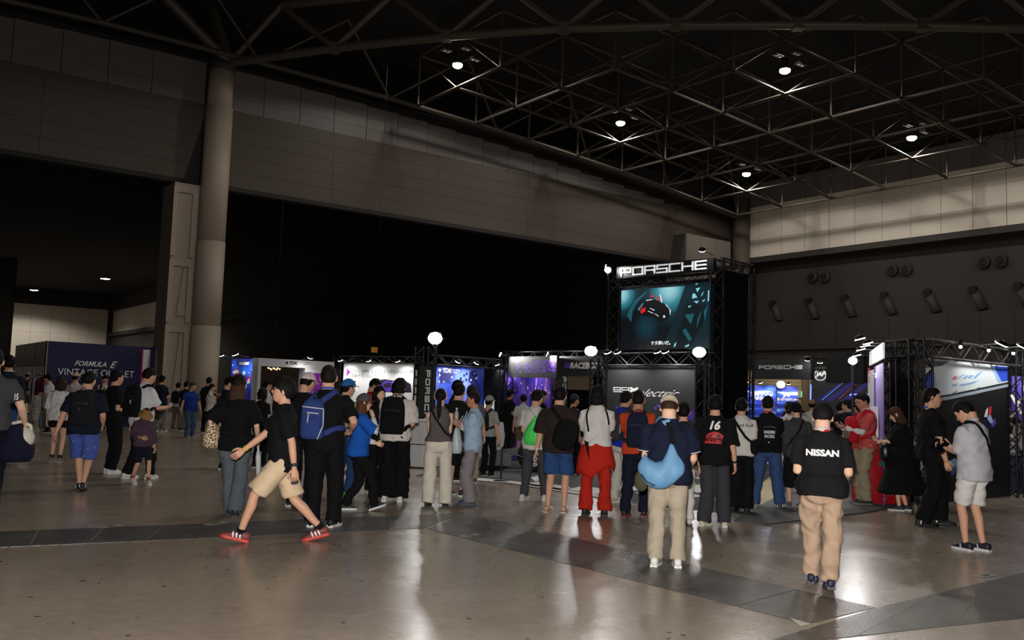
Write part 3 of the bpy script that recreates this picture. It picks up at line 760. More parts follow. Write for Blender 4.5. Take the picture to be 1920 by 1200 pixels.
MB().slab([(-.34, -.03), (.12, -.07), (.38, .2), (.38, .84), (-.64, .84), (-.64, .18)], .97, 1.0).build('counter_top', WHC, cn)
MB().slab([(-.29, .01), (.10, -.03), (.33, .22), (.33, .8), (-.6, .8), (-.6, .2)], .48, .5).build('counter_seam', BLACK_PLASTIC, cn)
flood(deep(816, 634, 19.5), (-1.5, 9, 0.3), 90, 'floodlight glaring on top of the black lettered pillar', .30, .26, 2.72)

# ---------------------------------------------------------------- blue gaming poster
p4 = Panel('gaming_poster', 'deep blue gaming poster with white triangles and dark silhouette', 'poster', at(818, 685, 2.4), at(908, 691, 2.4))
p4.board('poster_board', 0, p4.w, 0, 2.4, blue_art('blue_gaming_print', (40, 70, 190), (110, 140, 230), (24, 30, 120), 0, 1.1, R(30), (1, 1, .7)))
DKB = mat('dark_blue_print', (24, 28, 96), .6)
p4.decal('dark_swirl', [(821, 694), (852, 698), (848, 706), (843, 712), (846, 720), (834, 716), (826, 720)], DKB)
p4.decal('silhouette', [(880, 698), (884, 695), (890, 695), (895, 700), (894, 712), (900, 724), (904, 745), (878, 745), (885, 722), (878, 714)], DKB)
for c in ((864, 710), (870, 704), (874, 712), (868, 716), (875, 701)): p4.decal('square', [(c[0] - 2, c[1] - 2.5), (c[0] + 2, c[1] - 2.5), (c[0] + 2, c[1] + 2.5), (c[0] - 2, c[1] + 2.5)], DKB)
for a in ([(823, 700), (826, 703.5), (823, 707)], [(848, 705), (845, 707), (848, 709)], [(830, 714.5), (833.5, 714.5), (831.7, 717)], [(824, 714), (821.5, 716), (824, 718)], [(888, 699), (891.5, 699), (889.7, 702)], [(894, 706), (890.5, 709.5), (894, 712)], [(882, 710), (884.5, 712.5), (882, 715)], [(866, 731), (869, 731), (867.5, 734)], [(862, 724), (864, 725.5), (862, 727)]): p4.decal('white_triangle', a, WH, 2)
x, z = p4.loc(828, 694.5); text(p4.e, 'TDK', x + .05, z, .19, WH, bold=.008, align='LEFT'); x, z = p4.loc(841, 695.5); text(p4.e, 'In Everything,\nBetter', x + .3, z, .075, WH)
MB().lathe([(.055, 0), (.055, .004)], 14).build('round_logo', WH, p4.e).matrix_local = Matrix.Translation((p4.loc(824, 694)[0], -.006, z + .01)) @ Matrix.Rotation(R(90), 4, 'X')
x, z = p4.loc(863, 719); text(p4.e, 'Gaming', x, z, .2, mat('pale_print', (170, 180, 235), .6)); x, z = p4.loc(852, 735); text(p4.e, 'ng', x, z, .2, mat('pale_print', (170, 180, 235), .6))
tr = thing('truss_span', 'black roof truss spanning above the deep blue gaming poster', 'truss', p4.o, p4.rz)
truss(tr, (-.2, -.1, 2.56), (p4.w + .5, -.1, 2.56), .28, 7, m=mat('grey_metal', (70, 70, 72), .35, .7), cr=.02, br=.013)
for xx in (p4.w + .18, p4.w + .52): truss(tr, (xx, -.1, 0), (xx, -.1, 2.75), .26, 10)
over(p4, .5, 2.45, .65, 85, 'arm lamp above the middle of the blue gaming poster')
over(p4, .12, 2.45, .65, 50, 'arm lamp above the left side of the blue gaming poster')
bd = Panel('black_partition', 'tall black partition between gaming poster and purple light poster', 'partition', at(908, 690, 2.4) + Vector((0, .3, 0)), at(944, 690, 2.4) + Vector((0, .3, 0))); bd.board('black_cloth', 0, bd.w, 0, 2.35, BLACK_CLOTH)

# ---------------------------------------------------------------- purple light poster, dark signs
p5 = Panel('light_poster', 'violet poster of glowing light streaks behind the checked sign', 'poster', at(942, 692, 2.4), at(1035, 690, 2.4))
p5.board('poster_board', 0, p5.w, 0, 2.4, ramp_mat('streak_print', 'noise', [(0.30, (24, 20, 90)), (0.47, (52, 40, 170)), (0.58, (120, 60, 190)), (0.66, (220, 170, 230)), (0.72, (60, 50, 180))], 3.0, .6, 0, stretch=(3.2, 1, .45), detail=5, distort=.8))
random.seed(8)
for k in range(14):
    px = 946 + 6.3 * k + random.uniform(-2, 2); py = random.uniform(716, 745); h_ = random.uniform(3, 8)
    p5.decal('white_sliver', [(px, py), (px + 2.0, py + h_ * .4), (px + .5, py + h_)], WH)
for fx in (.2, .75): over(p5, fx, 2.44, .5, 55, ['arm lamp over the left of the violet light poster', 'arm lamp over the right of the violet light poster'][fx > .5])
SIGNBLK = mat('sign_black', (44, 45, 47), .55, vary=.06, vscale=.8)
VIO = mat('violet_print', (118, 74, 225), .6)
s1 = Panel('checked_sign', 'black hanging sign with violet checker squares', 'sign', at(954, 669, 2.72), at(1044, 667, 2.72))
zb = s1.loc(1000, 708)[1]
s1.board('sign_board', 0, s1.w, zb, 2.72, SIGNBLK, 0, .1)
sq = (s1.loc(1010, 690)[0] - s1.loc(1007.5, 690)[0])
random.seed(3)
for i in range(26):
    for j in range(9):
        px = 969 + i * 2.8; py = 674.5 + j * 2.7
        dens = min(1, .12 + i / 26 * .6)
        on = ((i + j) % 2 == 0 and random.random() < dens + .3) or (i > 16 and random.random() < .28 * (1 if 2 < j < 8 else .2))
        if i < 6 and random.random() < .6: on = False
        if on: s1.decal('violet_square', [(px, py), (px + 2.7, py), (px + 2.7, py + 2.6), (px, py + 2.6)], VIO)
s2 = Panel('slogan_sign', 'black hanging sign with violet stripes and white slogan', 'sign', at(1047, 668, 2.72), at(1131, 668, 2.72))
zb = s2.loc(1090, 705)[1]
s2.board('sign_board', 0, s2.w, zb, 2.72, SIGNBLK, 0, .1)
for k in range(5):
    px = 1058.5 + k * 2.2; s2.decal('violet_stripe', [(px, 690), (px + 1.3, 690), (px + 1.8, 681.5), (px + .5, 681.5)], VIO)
x, z = s2.loc(1069, 686); text(s2.e, 'RACEBORN', x, z, .22, WH, align='LEFT', shear=.12, bold=.009, sx=.94)
for pn, fx, lb in ((s1, .12, 'spotlight on an arm lighting the left of the checked sign'), (s2, .06, 'spotlight on an arm lighting the left of the slogan sign')):
    b = pn.world(fx * pn.w - .25, -.02, 2.75); arm_light(b, b + pn.nrm * -.32 + Vector((0, 0, .02)), pn.world(fx * pn.w + .12, 0, 2.55), 90, lb, angle=110, size=.07)
tr = thing('truss_post', 'black truss posts behind the checked sign', 'truss', s1.world(-.35, .2, 0)); truss(tr, (0, 0, 0), (0, 0, 2.9), .28, 10); truss(tr, (.1, .1, 2.75), s2.world(s2.w, .25, 2.75) - Vector(tr.location), .26, 14)
# tan wall pieces and dark pillars in the gap under the slogan sign
bw = Panel('tan_back_wall', 'tan back wall glimpsed under the slogan sign', 'wall', at(1030, 690, 2.6) + Vector((0, 6, 0)), at(1140, 690, 2.6) + Vector((0, 6, 0))); bw.e['kind'] = 'structure'
bw.board('wall_board', 0, bw.w, 1.9, 2.6, mat('tan_wall', (120, 108, 88), .7, vary=.08), 0, .1); bw.board('wall_board', 0, bw.w, 0, 1.88, BLACK_CLOTH, 0, .1)
pl2 = thing('wrapped_pillar', 'distant black pillar with white vertical lettering under the slogan sign', 'pillar', at(1060, 700, 2.3) + Vector((0, 2, -2.3)))
MB().box(-.2, .2, -.2, .2, 0, 2.4).build('pillar_wrap', mat('pillar_black', (15, 15, 16), .6, vary=.1), pl2); stroke_word(pl2, 'PORSCHE', .03, 2.25, .2, .12, .03, .03, PRINT_WHITE, y=-.202, rot=-math.pi / 2)

# ---------------------------------------------------------------- display tower with screen and car wall
TF0 = at(1130, 687, 2.4); TF1 = at(1305, 687, 2.4)
tw = Panel('car_wall', 'black wall with white model lettering and violet pixel squares', 'booth wall', TF0, TF1)
tw.board('wall_board', 0, tw.w, 0, 2.4, SIGNBLK)
def pxs(panel, cells, sz, m):
    for c in cells: panel.decal('pixel_square', [(c[0], c[1]), (c[0] + sz, c[1]), (c[0] + sz, c[1] + sz), (c[0], c[1] + sz)], m)
VIO2 = mat('violet_dim_print', (84, 62, 160), .6)
pxs(tw, [(1154, 761), (1163, 771.5), (1150, 792), (1232, 758), (1226.5, 763), (1284, 760), (1278.5, 765.5), (1284, 765.5), (1289.5, 765.5), (1284, 771), (1289.5, 776.5), (1295, 771), (1300, 766), (1300, 771), (1295, 776.5), (1300, 776.5), (1300, 787), (1289.5, 782), (1295, 782)], 5.4, VIO2)
x0, z0 = tw.loc(1150.5, 735); x1, z1 = tw.loc(1164.5, 726)
stroke_word(tw.e, '99', x0, z0, (x1 - x0), (z1 - z0), .03, .021, PRINT_WHITE)
xx0 = tw.loc(1182, 735)[0]; stroke_word(tw.e, 'X', xx0, tw.loc(1182, 735.5)[1], .24, (z1 - z0), .03, .055, PRINT_WHITE)
x, z = tw.loc(1192, 735); text(tw.e, 'electric', x - .02, z - .02, .27, PRINT_WHITE, align='LEFT', shear=.8, sx=1.5, bold=-.002)
# tower frame
D = 1.45; ax = tw.ax; nr = tw.nrm
def tp(px, z): # point on the tower face below a pixel column
    return tw.loc(px, 600)[0]
xl, xr = tw.loc(1150, 600, .45)[0], tw.loc(1343, 600, .45)[0]
tower = thing('display_tower', 'tall black truss tower carrying the screen and name sign', 'tower', tw.world(0, .45, 0), tw.rz)
for xx in (xl, xr):
    for yy in (0.0, D): truss(tower, (xx, yy, 0), (xx, yy, 5.0), .30, 14)
truss(tower, (xl, 0, 4.58), (xr, 0, 4.58), .2, 9); truss(tower, (xl, D, 4.9), (xr, D, 4.9), .28, 8); truss(tower, (xr, 0, 4.9), (xr, D, 4.9), .28, 5)
truss(tower, (xl - .15, -.42, 2.58), (xr + .1, -.42, 2.58), .30, 9, m=mat('grey_metal', (70, 70, 72), .35, .7), br=.014)
MB().box(xl + .2, xr - .2, .06, .10, 4.30, 4.48).build('top_drape', mat('screen_surround', (50, 50, 52), .5), tower)  # unlit upper band of the screen, ambient reflection put into its grey
MB().box(xr - .12, xr + .10, .16, D - .16, 2.1, 4.75).build('side_drape', BLACK_CLOTH, tower)
MB().box(xl, xr, D - .1, D - .06, 0, 4.75).build('back_drape', BLACK_CLOTH, tower)
MB().box(xl - .1, xr, .3, .34, 0, 2.75).build('lower_drape', BLACK_CLOTH, tower)
# name sign on top
hs = Panel('name_sign', 'black name sign with large white lettering on top of tower', 'sign', tw.world(tw.loc(1156, 512, .22)[0], .22, 0), tw.world(tw.loc(1338, 495, .22)[0], .22, 0))
zt = hs.loc(1156, 501)[1]; zb = hs.loc(1156, 522.5)[1]
hs.board('sign_board', 0, hs.w, zb, zt, mat('sign_gloss_black', (22, 22, 24), .35), 0, .12)
lh = (zt - zb) * .72; lw = (hs.w - .30) / 7
stroke_word(hs.e, 'PORSCHE', .16, zb + (zt - zb) * .14, lw * .88, lh, lw * .12, .034, mat('white_lit_letter', (235, 235, 235), .5, emit=(235, 235, 235), estr=.4), thick=.03)
arm_light(hs.world(-.1, -.05, zt), hs.world(-.1, -.35, zt - .05), hs.world(.35, 0, zt - .15), 16, 'small spotlight lighting the left end of the name sign', angle=90)
arm_light(hs.world(hs.w, -.02, zt + .05), hs.world(hs.w - .1, -.35, zt + .16), hs.world(hs.w - .3, 0, zt - .15), 6, 'small spotlight lighting the right end of the name sign', angle=90)
# screen
sc_ = Panel('led_screen', 'large screen showing a teal night scene with black car', 'screen', tw.world(tw.loc(1164, 600, .40)[0], .40, 0), tw.world(tw.loc(1334, 600, .40)[0], .40, 0))
stl = sc_.loc(1164, 545)[1]; sbl = sc_.loc(1164, 656)[1]
def screen_mat():
    m = bpy.data.materials.new('screen_teal'); m.use_nodes = True
    nt = m.node_tree; b = nt.nodes['Principled BSDF']; L = nt.links
    tc = nt.nodes.new('ShaderNodeTexCoord'); sx = nt.nodes.new('ShaderNodeSeparateXYZ'); L.new(tc.outputs['Object'], sx.inputs[0])
    def glowspot(cx, cz, rad):
        v = nt.nodes.new('ShaderNodeVectorMath'); v.operation = 'DISTANCE'
        mp = nt.nodes.new('ShaderNodeCombineXYZ'); L.new(sx.outputs[0], mp.inputs[0]); L.new(sx.outputs[2], mp.inputs[2])
        L.new(mp.outputs[0], v.inputs[0]); v.inputs[1].default_value = (cx, 0, cz)
        r = nt.nodes.new('ShaderNodeMapRange'); r.inputs[1].default_value = rad; r.inputs[2].default_value = 0; r.interpolation_type = 'SMOOTHSTEP'
        L.new(v.outputs['Value'], r.inputs[0]); return r.outputs[0]
    zc = (stl + sbl) / 2; w_ = sc_.w
    a = glowspot(w_ * .55, stl - .05, 1.05); c = glowspot(0.02, stl - .1, .75); d = glowspot(w_ * .3, zc - .2, .5)
    ad = nt.nodes.new('ShaderNodeMath'); ad.operation = 'MAXIMUM'; L.new(a, ad.inputs[0]); L.new(c, ad.inputs[1])
    d2 = nt.nodes.new('ShaderNodeMath'); d2.operation = 'MULTIPLY'; d2.inputs[1].default_value = .35; L.new(d, d2.inputs[0])
    ad2 = nt.nodes.new('ShaderNodeMath'); ad2.operation = 'MAXIMUM'; L.new(ad.outputs[0], ad2.inputs[0]); L.new(d2.outputs[0], ad2.inputs[1])
    cr = nt.nodes.new('ShaderNodeValToRGB'); e = cr.color_ramp.elements; e.new(.5); e.new(.8)
    for i, (p, cc) in enumerate(((0, (6, 12, 18)), (.35, (14, 52, 64)), (.7, (48, 128, 142)), (1, (150, 205, 212)))): e[i].position = p; e[i].color = (*lin(cc), 1)
    L.new(ad2.outputs[0], cr.inputs[0])
    b.inputs['Base Color'].default_value = (.01, .01, .01, 1); b.inputs['Roughness'].default_value = .4
    L.new(cr.outputs[0], b.inputs['Emission Color']); b.inputs['Emission Strength'].default_value = 1.0
    return m
sc_.board('screen_panel', 0, sc_.w, sbl, stl, screen_mat(), 0, .08)
SB = glow('screen_black', (5, 8, 11), 1); SD = glow('screen_dark_teal', (10, 34, 42), 1); SM = glow('screen_mid_teal', (30, 84, 96), 1); SL = glow('screen_cyan', (130, 205, 220), 1); SR = glow('screen_red', (215, 30, 40), 1); SW = glow('screen_white', (225, 235, 238), 1); SG = glow('screen_grey', (90, 110, 116), 1)
def cp(pts): return [(1120 + x / 5, 460 + y / 5) for x, y in pts]
sc_.decal('picture_girder', cp([(828, 368), (1062, 340), (1062, 960), (880, 985), (640, 900)]), SD, 1)
sc_.decal('picture_girder', cp([(830, 540), (1000, 560), (1000, 700), (880, 960), (720, 950)]), glow('screen_deep', (7, 20, 26), 1), 2)
for q in ([(925, 405), (968, 395), (940, 440)], [(895, 455), (915, 450), (940, 490), (890, 500)], [(905, 525), (955, 520), (935, 545)], [(985, 520), (1012, 505), (1012, 515), (990, 530)], [(920, 360), (950, 355), (930, 370)], [(1040, 425), (1052, 420), (1048, 520), (1036, 530)], [(850, 570), (885, 565), (862, 585)], [(975, 470), (998, 430), (994, 450), (980, 478)], [(820, 945), (862, 925), (860, 945), (828, 955)], [(725, 925), (745, 905), (735, 945), (715, 955)]): sc_.decal('picture_gap', cp(q), SL, 3)
for q in ([(820, 650), (910, 640), (880, 740)], [(800, 800), (830, 780), (890, 880), (860, 900)], [(940, 690), (965, 640), (985, 600), (935, 780)], [(1000, 620), (1040, 560), (1010, 720)]): sc_.decal('picture_strut', cp(q), SM, 3)
sc_.decal('picture_arc', cp([(280, 660), (300, 600), (360, 510), (450, 440), (460, 450), (380, 530), (330, 620), (320, 720)]), SM, 1)
sc_.decal('picture_bonnet', cp([(375, 600), (425, 540), (440, 545), (400, 600), (420, 622)]), SG, 1)
sc_.decal('picture_car', cp([(430, 560), (455, 515), (520, 505), (580, 520), (640, 555), (680, 585), (690, 625), (680, 670), (640, 700), (595, 715), (560, 690), (500, 660), (440, 660), (415, 630)]), SB, 3)
sc_.decal('picture_figure', cp([(503, 475), (515, 463), (530, 470), (532, 490), (522, 515), (508, 512)]), SR, 4); sc_.decal('picture_figure', cp([(505, 490), (530, 488), (530, 512), (510, 515)]), SB, 5)
sc_.decal('picture_figure', cp([(562, 515), (572, 480), (588, 478), (586, 500), (575, 522)]), SR, 4); sc_.decal('picture_figure', cp([(410, 625), (422, 600), (422, 585), (440, 592), (460, 580), (455, 605), (448, 625), (415, 642)]), SR, 5)
for q in ([(588, 462), (596, 460), (612, 520), (606, 545)], [(495, 590), (502, 588), (542, 608), (535, 613)], [(475, 615), (480, 613), (530, 637), (524, 641)], [(540, 642), (550, 642), (580, 664), (576, 668)], [(620, 660), (636, 656), (640, 675), (625, 682)], [(640, 555), (652, 556), (692, 610), (686, 660), (680, 600)], [(455, 515), (520, 505), (522, 511), (470, 520)]): sc_.decal('picture_highlight', cp(q), SW, 6)
x, z = sc_.loc(1241, 643.5); text(sc_.e, 'ケタ違いだ。', x, z, .11, SW, y=-.012, bold=.003)
lamp_data('POINT', 'screen_spill', (sc_.w / 2, -.6, 3.4), 6, (.5, .9, 1), .5, parent=sc_.e) if False else None
# lamps below the screen over the car wall
for k, (px, lb) in enumerate(((1166, 'arm lamp at the far left over the car wall'), (1184, 'second arm lamp from the left over the car wall'), (1258, 'third arm lamp from the left over the car wall'), (1273, 'arm lamp at the far right over the car wall'))):
    fx = tp(px, 0) / tw.w; over(tw, fx, 2.66, .55, 40, lb, 1.9, size=.10)
flood(deep(1108, 658, 20.5), (0.5, 10.0, 0), 120, 'floodlight glaring beside the slogan sign', .28, .22, .5)
flood(deep(1311, 660, 19.6), (2.2, 10.0, 0), 130, 'floodlight glaring at the lower right of the screen', .28, .22, .5)
flood(deep(1140, 506, 23.5), (0.5, 11, 0), 70, 'small floodlight at the top left of the tower', .16, .16, .3)
ps = thing('truss_post', 'black truss post right of the slogan sign', 'truss', deep(1122, 700, 20.8) * 1.0); ps.location.z = 0; truss(ps, (0, 0, 0), (0, 0, 2.5), .26, 9)
ps = thing('truss_post', 'black truss post right of the car wall', 'truss', deep(1322, 700, 19.9) * 1.0); ps.location.z = 0; truss(ps, (0, 0, 0), (0, 0, 2.45), .28, 9)
sb_ = Panel('black_stage_wall', 'black clothed stage wall right of the car wall', 'partition', tw.world(tw.w + .3, .6, 0), at(1402, 700, 2.3)); sb_.board('black_cloth', 0, sb_.w, 0, 2.35, BLACK_CLOTH)

# ---------------------------------------------------------------- hanging name signs on the right
s3 = Panel('hanging_name_sign', 'black hanging sign with small white name lettering', 'sign', at(1411, 669, 3.0), at(1520, 667, 3.0))
zb = s3.loc(1465, 711)[1]; s3.board('sign_board', 0, s3.w, zb, 3.0, SIGNBLK, 0, .2)
x0, z0 = s3.loc(1423, 692.5); x1, z1 = s3.loc(1506, 684.5); lw = (x1 - x0) / 7
stroke_word(s3.e, 'PORSCHE', x0, z0, lw * .86, z1 - z0, lw * .14, .03, PRINT_WHITE)
arm_light(s3.world(s3.w + .3, 0, 2.85), s3.world(s3.w + .1, -.3, 2.9), s3.world(s3.w - .15, 0, 2.6), 7, 'small spotlight at the right end of the hanging name sign', angle=80)
s4 = Panel('blank_sign', 'blank black hanging sign left of the glaring floodlight', 'sign', at(1549, 663, 3.0), at(1619, 662, 3.0))
zb = s4.loc(1580, 717)[1]; s4.board('sign_board', 0, s4.w, zb, 3.0, SIGNBLK, 0, .2)
tr = thing('truss_span', 'black truss joining the two dark hanging signs', 'truss', s3.world(-.3, .15, 0), s3.rz); truss(tr, (0, 0, 2.78), (s3.w + 2.6, .2, 2.78), .34, 10); truss(tr, (-.1, 0, 0), (-.1, 0, 2.9), .3, 9)
j1 = Panel('service_poster', 'blue streaked service poster with white lettering and red emblem', 'poster', at(1402, 722.5, 2.4), at(1455, 723, 2.4))
STRK = ramp_mat('streaks_blue', 'noise', [(.25, (12, 14, 50)), (.45, (30, 44, 160)), (.58, (60, 110, 225)), (.66, (190, 210, 245)), (.72, (40, 60, 190))], 2.2, .6, .15, rot=(0, R(-42), 0), stretch=(.25, 1, 2.2), detail=2)
j1.board('poster_board', 0, j1.w, 0, 2.4, STRK)
j2 = Panel('counter_poster', 'blue streaked enquiry counter poster with white lettering', 'poster', at(1457, 724, 2.4), at(1496, 725, 2.4)); j2.board('poster_board', 0, j2.w, 0, 2.4, STRK)
x, z = j1.loc(1432, 739); text(j1.e, 'JAFアプリ', x, z, .26, WH, bold=.012); x, z = j1.loc(1428, 747.5); text(j1.e, '車い情報登録コーナー', x, z, .16, WH, bold=.006, sx=.75)
j1.decal('red_emblem', [(1409, 735), (1414, 734.5), (1414.5, 743), (1408.5, 743.5)], mat('red_print', (220, 40, 40), .5, emit=(220, 40, 40), estr=.3)); j1.decal('emblem_mark', [(1410.5, 741), (1412.5, 736.5), (1413.5, 741.5)], WH, 2)
x, z = j2.loc(1476, 740.5); text(j2.e, 'JAF', x, z, .24, WH, bold=.01); x, z = j2.loc(1475, 749.5); text(j2.e, 'お問い合わせカウンター', x, z, .15, WH, bold=.006, sx=.62)
for pn, fx, lb in ((j1, .3, 'lamp over the left of the service poster'), (j1, .8, 'lamp over the right of the service poster'), (j2, .6, 'lamp over the enquiry counter poster')): over(pn, fx, 2.44, .6, 60, lb)
flood(deep(1464, 721, 39), (6, 18, 0), 120, 'distant small floodlight between the two blue posters', .34, .3)
j3 = Panel('emblem_wall', 'dark navy wall with light streaks and white round emblem', 'booth wall', at(1521, 688, 2.8), at(1640, 690, 2.8))
j3.board('wall_board', 0, j3.w, 0, 2.8, mat('navy_dark', (20, 20, 34), .5, vary=.05))
for q, c in (([(1546, 752), (1600, 712), (1612, 712), (1560, 752)], (36, 30, 120)), ([(1575, 752), (1622, 718), (1635, 718), (1590, 752)], (50, 28, 120)), ([(1528, 752), (1570, 722), (1580, 722), (1540, 752)], (26, 26, 90))): j3.decal('light_streak', q, mat('streak_%d_%d' % (c[0], c[2]), c, .5, emit=c, estr=.3), 1)
j3.decal('light_streak', [(1540, 750), (1579, 718), (1580.5, 718), (1543, 750)], mat('streak_cyan', (90, 120, 230), .5, emit=(90, 120, 230), estr=.6), 2); j3.decal('light_streak', [(1572, 748), (1604, 720), (1605.5, 720), (1574, 748)], mat('streak_pink', (160, 40, 120), .5, emit=(160, 40, 120), estr=.5), 2)
ex, ez = j3.loc(1538, 703)
em = MB(); n = 28
em.loft([[(ex + r * math.cos(2 * math.pi * k / n), -.02, ez + r * math.sin(2 * math.pi * k / n)) for k in range(n)] for r in (.19, .155)], caps=False); em.build('emblem_ring', WH, j3.e)
text(j3.e, 'JAF', ex, ez + .02, .17, WH, y=-.02, bold=.01, shear=.2); 
NEON = glow('neon_blue', (90, 110, 255), 4.0)
j3.decal('neon_tube', [(1519.5, 721), (1521.5, 721), (1521, 750), (1519, 750)], NEON, 6)
j3.decal('neon_tube', [(1594, 738.5), (1632, 738.5), (1632, 740.5), (1595.5, 740.5), (1594.5, 742.5), (1593, 742.5)], NEON, 6)
over(j3, .16, 2.85, .5, 10, 'small lamp above the white round emblem')
es = thing('exit_sign', 'small green and white exit sign on the tan wall', 'sign', deep(1503, 739, 45.9)); MB().box(-.30, .30, 0, .06, -.18, .18).build('sign_case', glow('exit_pale', (190, 180, 130), .5), es); MB().box(-.02, .2, -.01, 0, -.13, .13).build('green_figure', glow('exit_green', (120, 230, 200), 1.2), es)
tw2 = Panel('tan_back_wall', 'tan slatted back wall above the blue posters', 'wall', deep(1395, 700, 46), deep(1640, 700, 46)); tw2.e['kind'] = 'structure'
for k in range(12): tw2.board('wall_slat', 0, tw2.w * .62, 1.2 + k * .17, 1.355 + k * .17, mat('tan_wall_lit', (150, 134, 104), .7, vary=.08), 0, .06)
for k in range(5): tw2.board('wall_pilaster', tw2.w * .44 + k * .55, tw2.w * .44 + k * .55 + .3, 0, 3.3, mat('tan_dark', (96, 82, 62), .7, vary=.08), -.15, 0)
lamp_data('POINT', 'tan_wall_lamp', tw2.world(tw2.w * .35, -1.6, 3.1), 60, (1, .9, .7), .2)

# ---------------------------------------------------------------- booth on the right with motion-blurred car poster
A_ = deep(1674, 700, 15.4); A_.z = 0; B_ = at(1737, 948); C_ = at(1893, 933)
rb = Panel('race_poster_wall', 'black poster wall with blurred white and blue race banner', 'booth wall', B_, C_)
ztop = rb.loc(1737, 673)[1]
rb.board('wall_board', 0, rb.w, .02, ztop, mat('poster_black', (18, 19, 21), .5, vary=.1), 0, .05)
BL = mat('print_blue', (36, 70, 190), .5, vary=.06); GW = mat('print_greywhite', (205, 214, 218), .5, vary=.06, vscale=3); GR = mat('print_grey', (96, 98, 98), .5, vary=.25, vscale=4); SK = mat('print_sky', (140, 175, 215), .5, vary=.06)
def cq(pts): return [(1720 + x / 6.667, 620 + y / 6.667) for x, y in pts]
rb.decal('banner_field', cq([(92, 345), (1130, 445), (1130, 690), (700, 800), (92, 900)]), GW, 1)
rb.decal('banner_edge', cq([(92, 350), (400, 380), (300, 440), (92, 470)]), GR, 2)
rb.decal('banner_blue', cq([(92, 545), (175, 535), (185, 700), (92, 785)]), BL, 2); rb.decal('banner_softblue', cq([(175, 535), (215, 530), (240, 690), (185, 700)]), SK, 2)
rb.decal('banner_blue', cq([(945, 440), (1130, 455), (1130, 625), (1050, 640)]), BL, 2); rb.decal('banner_softblue', cq([(905, 445), (945, 440), (1050, 640), (1010, 655)]), SK, 2)
rb.decal('banner_shadow', cq([(92, 840), (420, 790), (1130, 640), (1130, 668), (420, 815), (92, 870)]), mat('print_charcoal', (34, 38, 44), .5), 3)
rb.decal('banner_kerb', cq([(92, 870), (420, 815), (1130, 668), (1130, 700), (420, 855), (92, 915)]), mat('print_kerb', (150, 165, 180), .5, vary=.08), 3)
rb.decal('banner_word', cq([(430, 615), (450, 575), (490, 565), (470, 610)]), mat('print_softred', (215, 90, 100), .5), 3)
for q in ([(480, 600), (580, 540), (590, 548), (490, 612)], [(560, 600), (600, 560), (640, 555), (590, 605)], [(620, 590), (660, 550), (700, 560), (650, 598)], [(690, 595), (740, 540), (820, 500), (760, 560), (720, 600)], [(420, 690), (440, 665), (500, 660), (480, 690)], [(520, 675), (700, 635), (790, 610), (700, 655), (560, 690)]): rb.decal('banner_word', cq(q), mat('print_softblue', (130, 165, 215), .5), 3)
for q in ([(690, 745), (760, 705), (775, 705), (720, 745)], [(400, 800), (480, 750), (495, 750), (430, 800)]): rb.decal('banner_tick', cq(q), GR, 4)
# printed race car low on the poster
rb.decal('printed_car', [(1790, 835), (1806, 806), (1826, 790), (1850, 786), (1858, 800), (1838, 826), (1812, 852), (1792, 868)], mat('car_print_dark', (30, 34, 54), .4, vary=.3, vscale=9), 2)
for q, c in (([(1844, 782), (1848, 768), (1852, 764), (1850, 782)], (225, 225, 225)), ([(1852, 778), (1855, 762), (1858, 762), (1857, 778)], (205, 40, 50)), ([(1850, 785), (1855, 775), (1862, 792), (1856, 794)], (150, 180, 215)), ([(1857, 795), (1865, 784), (1866, 794), (1859, 802)], (110, 60, 170)), ([(1790, 822), (1802, 808), (1806, 812), (1794, 830)], (90, 120, 190)), ([(1776, 866), (1790, 858), (1796, 868), (1782, 884)], (120, 150, 190)), ([(1780, 884), (1796, 872), (1790, 886), (1783, 894)], (60, 90, 150))): rb.decal('printed_car', q, mat('car_print_%d_%d' % (c[0], c[1]), c, .5), 3)
x, z = rb.loc(1851, 888); text(rb.e, 'LOCTITE.', x, z, .19, PRINT_WHITE, bold=.012, sx=.72, shear=.05)
tr = thing('poster_truss', 'black truss frame around the race poster wall', 'truss', (A_.x, A_.y, 0)); o0 = Vector(tr.location)
GM = mat('grey_metal', (70, 70, 72), .35, .7)
zz = ztop + .17
pA = A_ - o0; pB = B_ - rb.ax * .16 - o0; pC = rb.world(rb.w + .16, 0, 0) - o0
for p in (pA, pB, pC): truss(tr, (p.x, p.y, 0), (p.x, p.y, zz + .16), .26, 11)
truss(tr, (pA.x, pA.y, zz), (pB.x, pB.y, zz), .28, 4); truss(tr, (pB.x, pB.y, zz), (pC.x, pC.y, zz), .28, 9, m=GM, br=.013)
MB().add(*(lambda a, b: ([(a.x, a.y, 0), (b.x, b.y, 0), (b.x, b.y, zz - .16), (a.x, a.y, zz - .16), (a.x + .05, a.y + .08, 0), (b.x + .05, b.y + .08, 0), (b.x + .05, b.y + .08, zz - .16), (a.x + .05, a.y + .08, zz - .16)], [(0, 1, 2, 3), (4, 7, 6, 5), (0, 4, 5, 1), (3, 2, 6, 7), (0, 3, 7, 4), (1, 5, 6, 2)]))(pA + Vector((.1, .3, 0)), pB + Vector((0, .3, 0)))).build('black_cloth', BLACK_CLOTH, tr)
truss(tr, (pC.x, pC.y, zz), (pC.x + 1.5, pC.y + 1.3, zz - .1), .28, 6)
for k, (fx, lb) in enumerate(((.50, 'disc lamp over the left half of the race poster'), (.78, 'disc lamp over the right half of the race poster'), (1.06, 'disc lamp at the right corner of the race poster truss'))):
    b = rb.world(fx * rb.w, 0, ztop + .3); arm_light(b, rb.world(fx * rb.w, -.55, ztop + .33), rb.world(fx * rb.w, 0, ztop - .6), 26, lb, size=.12)
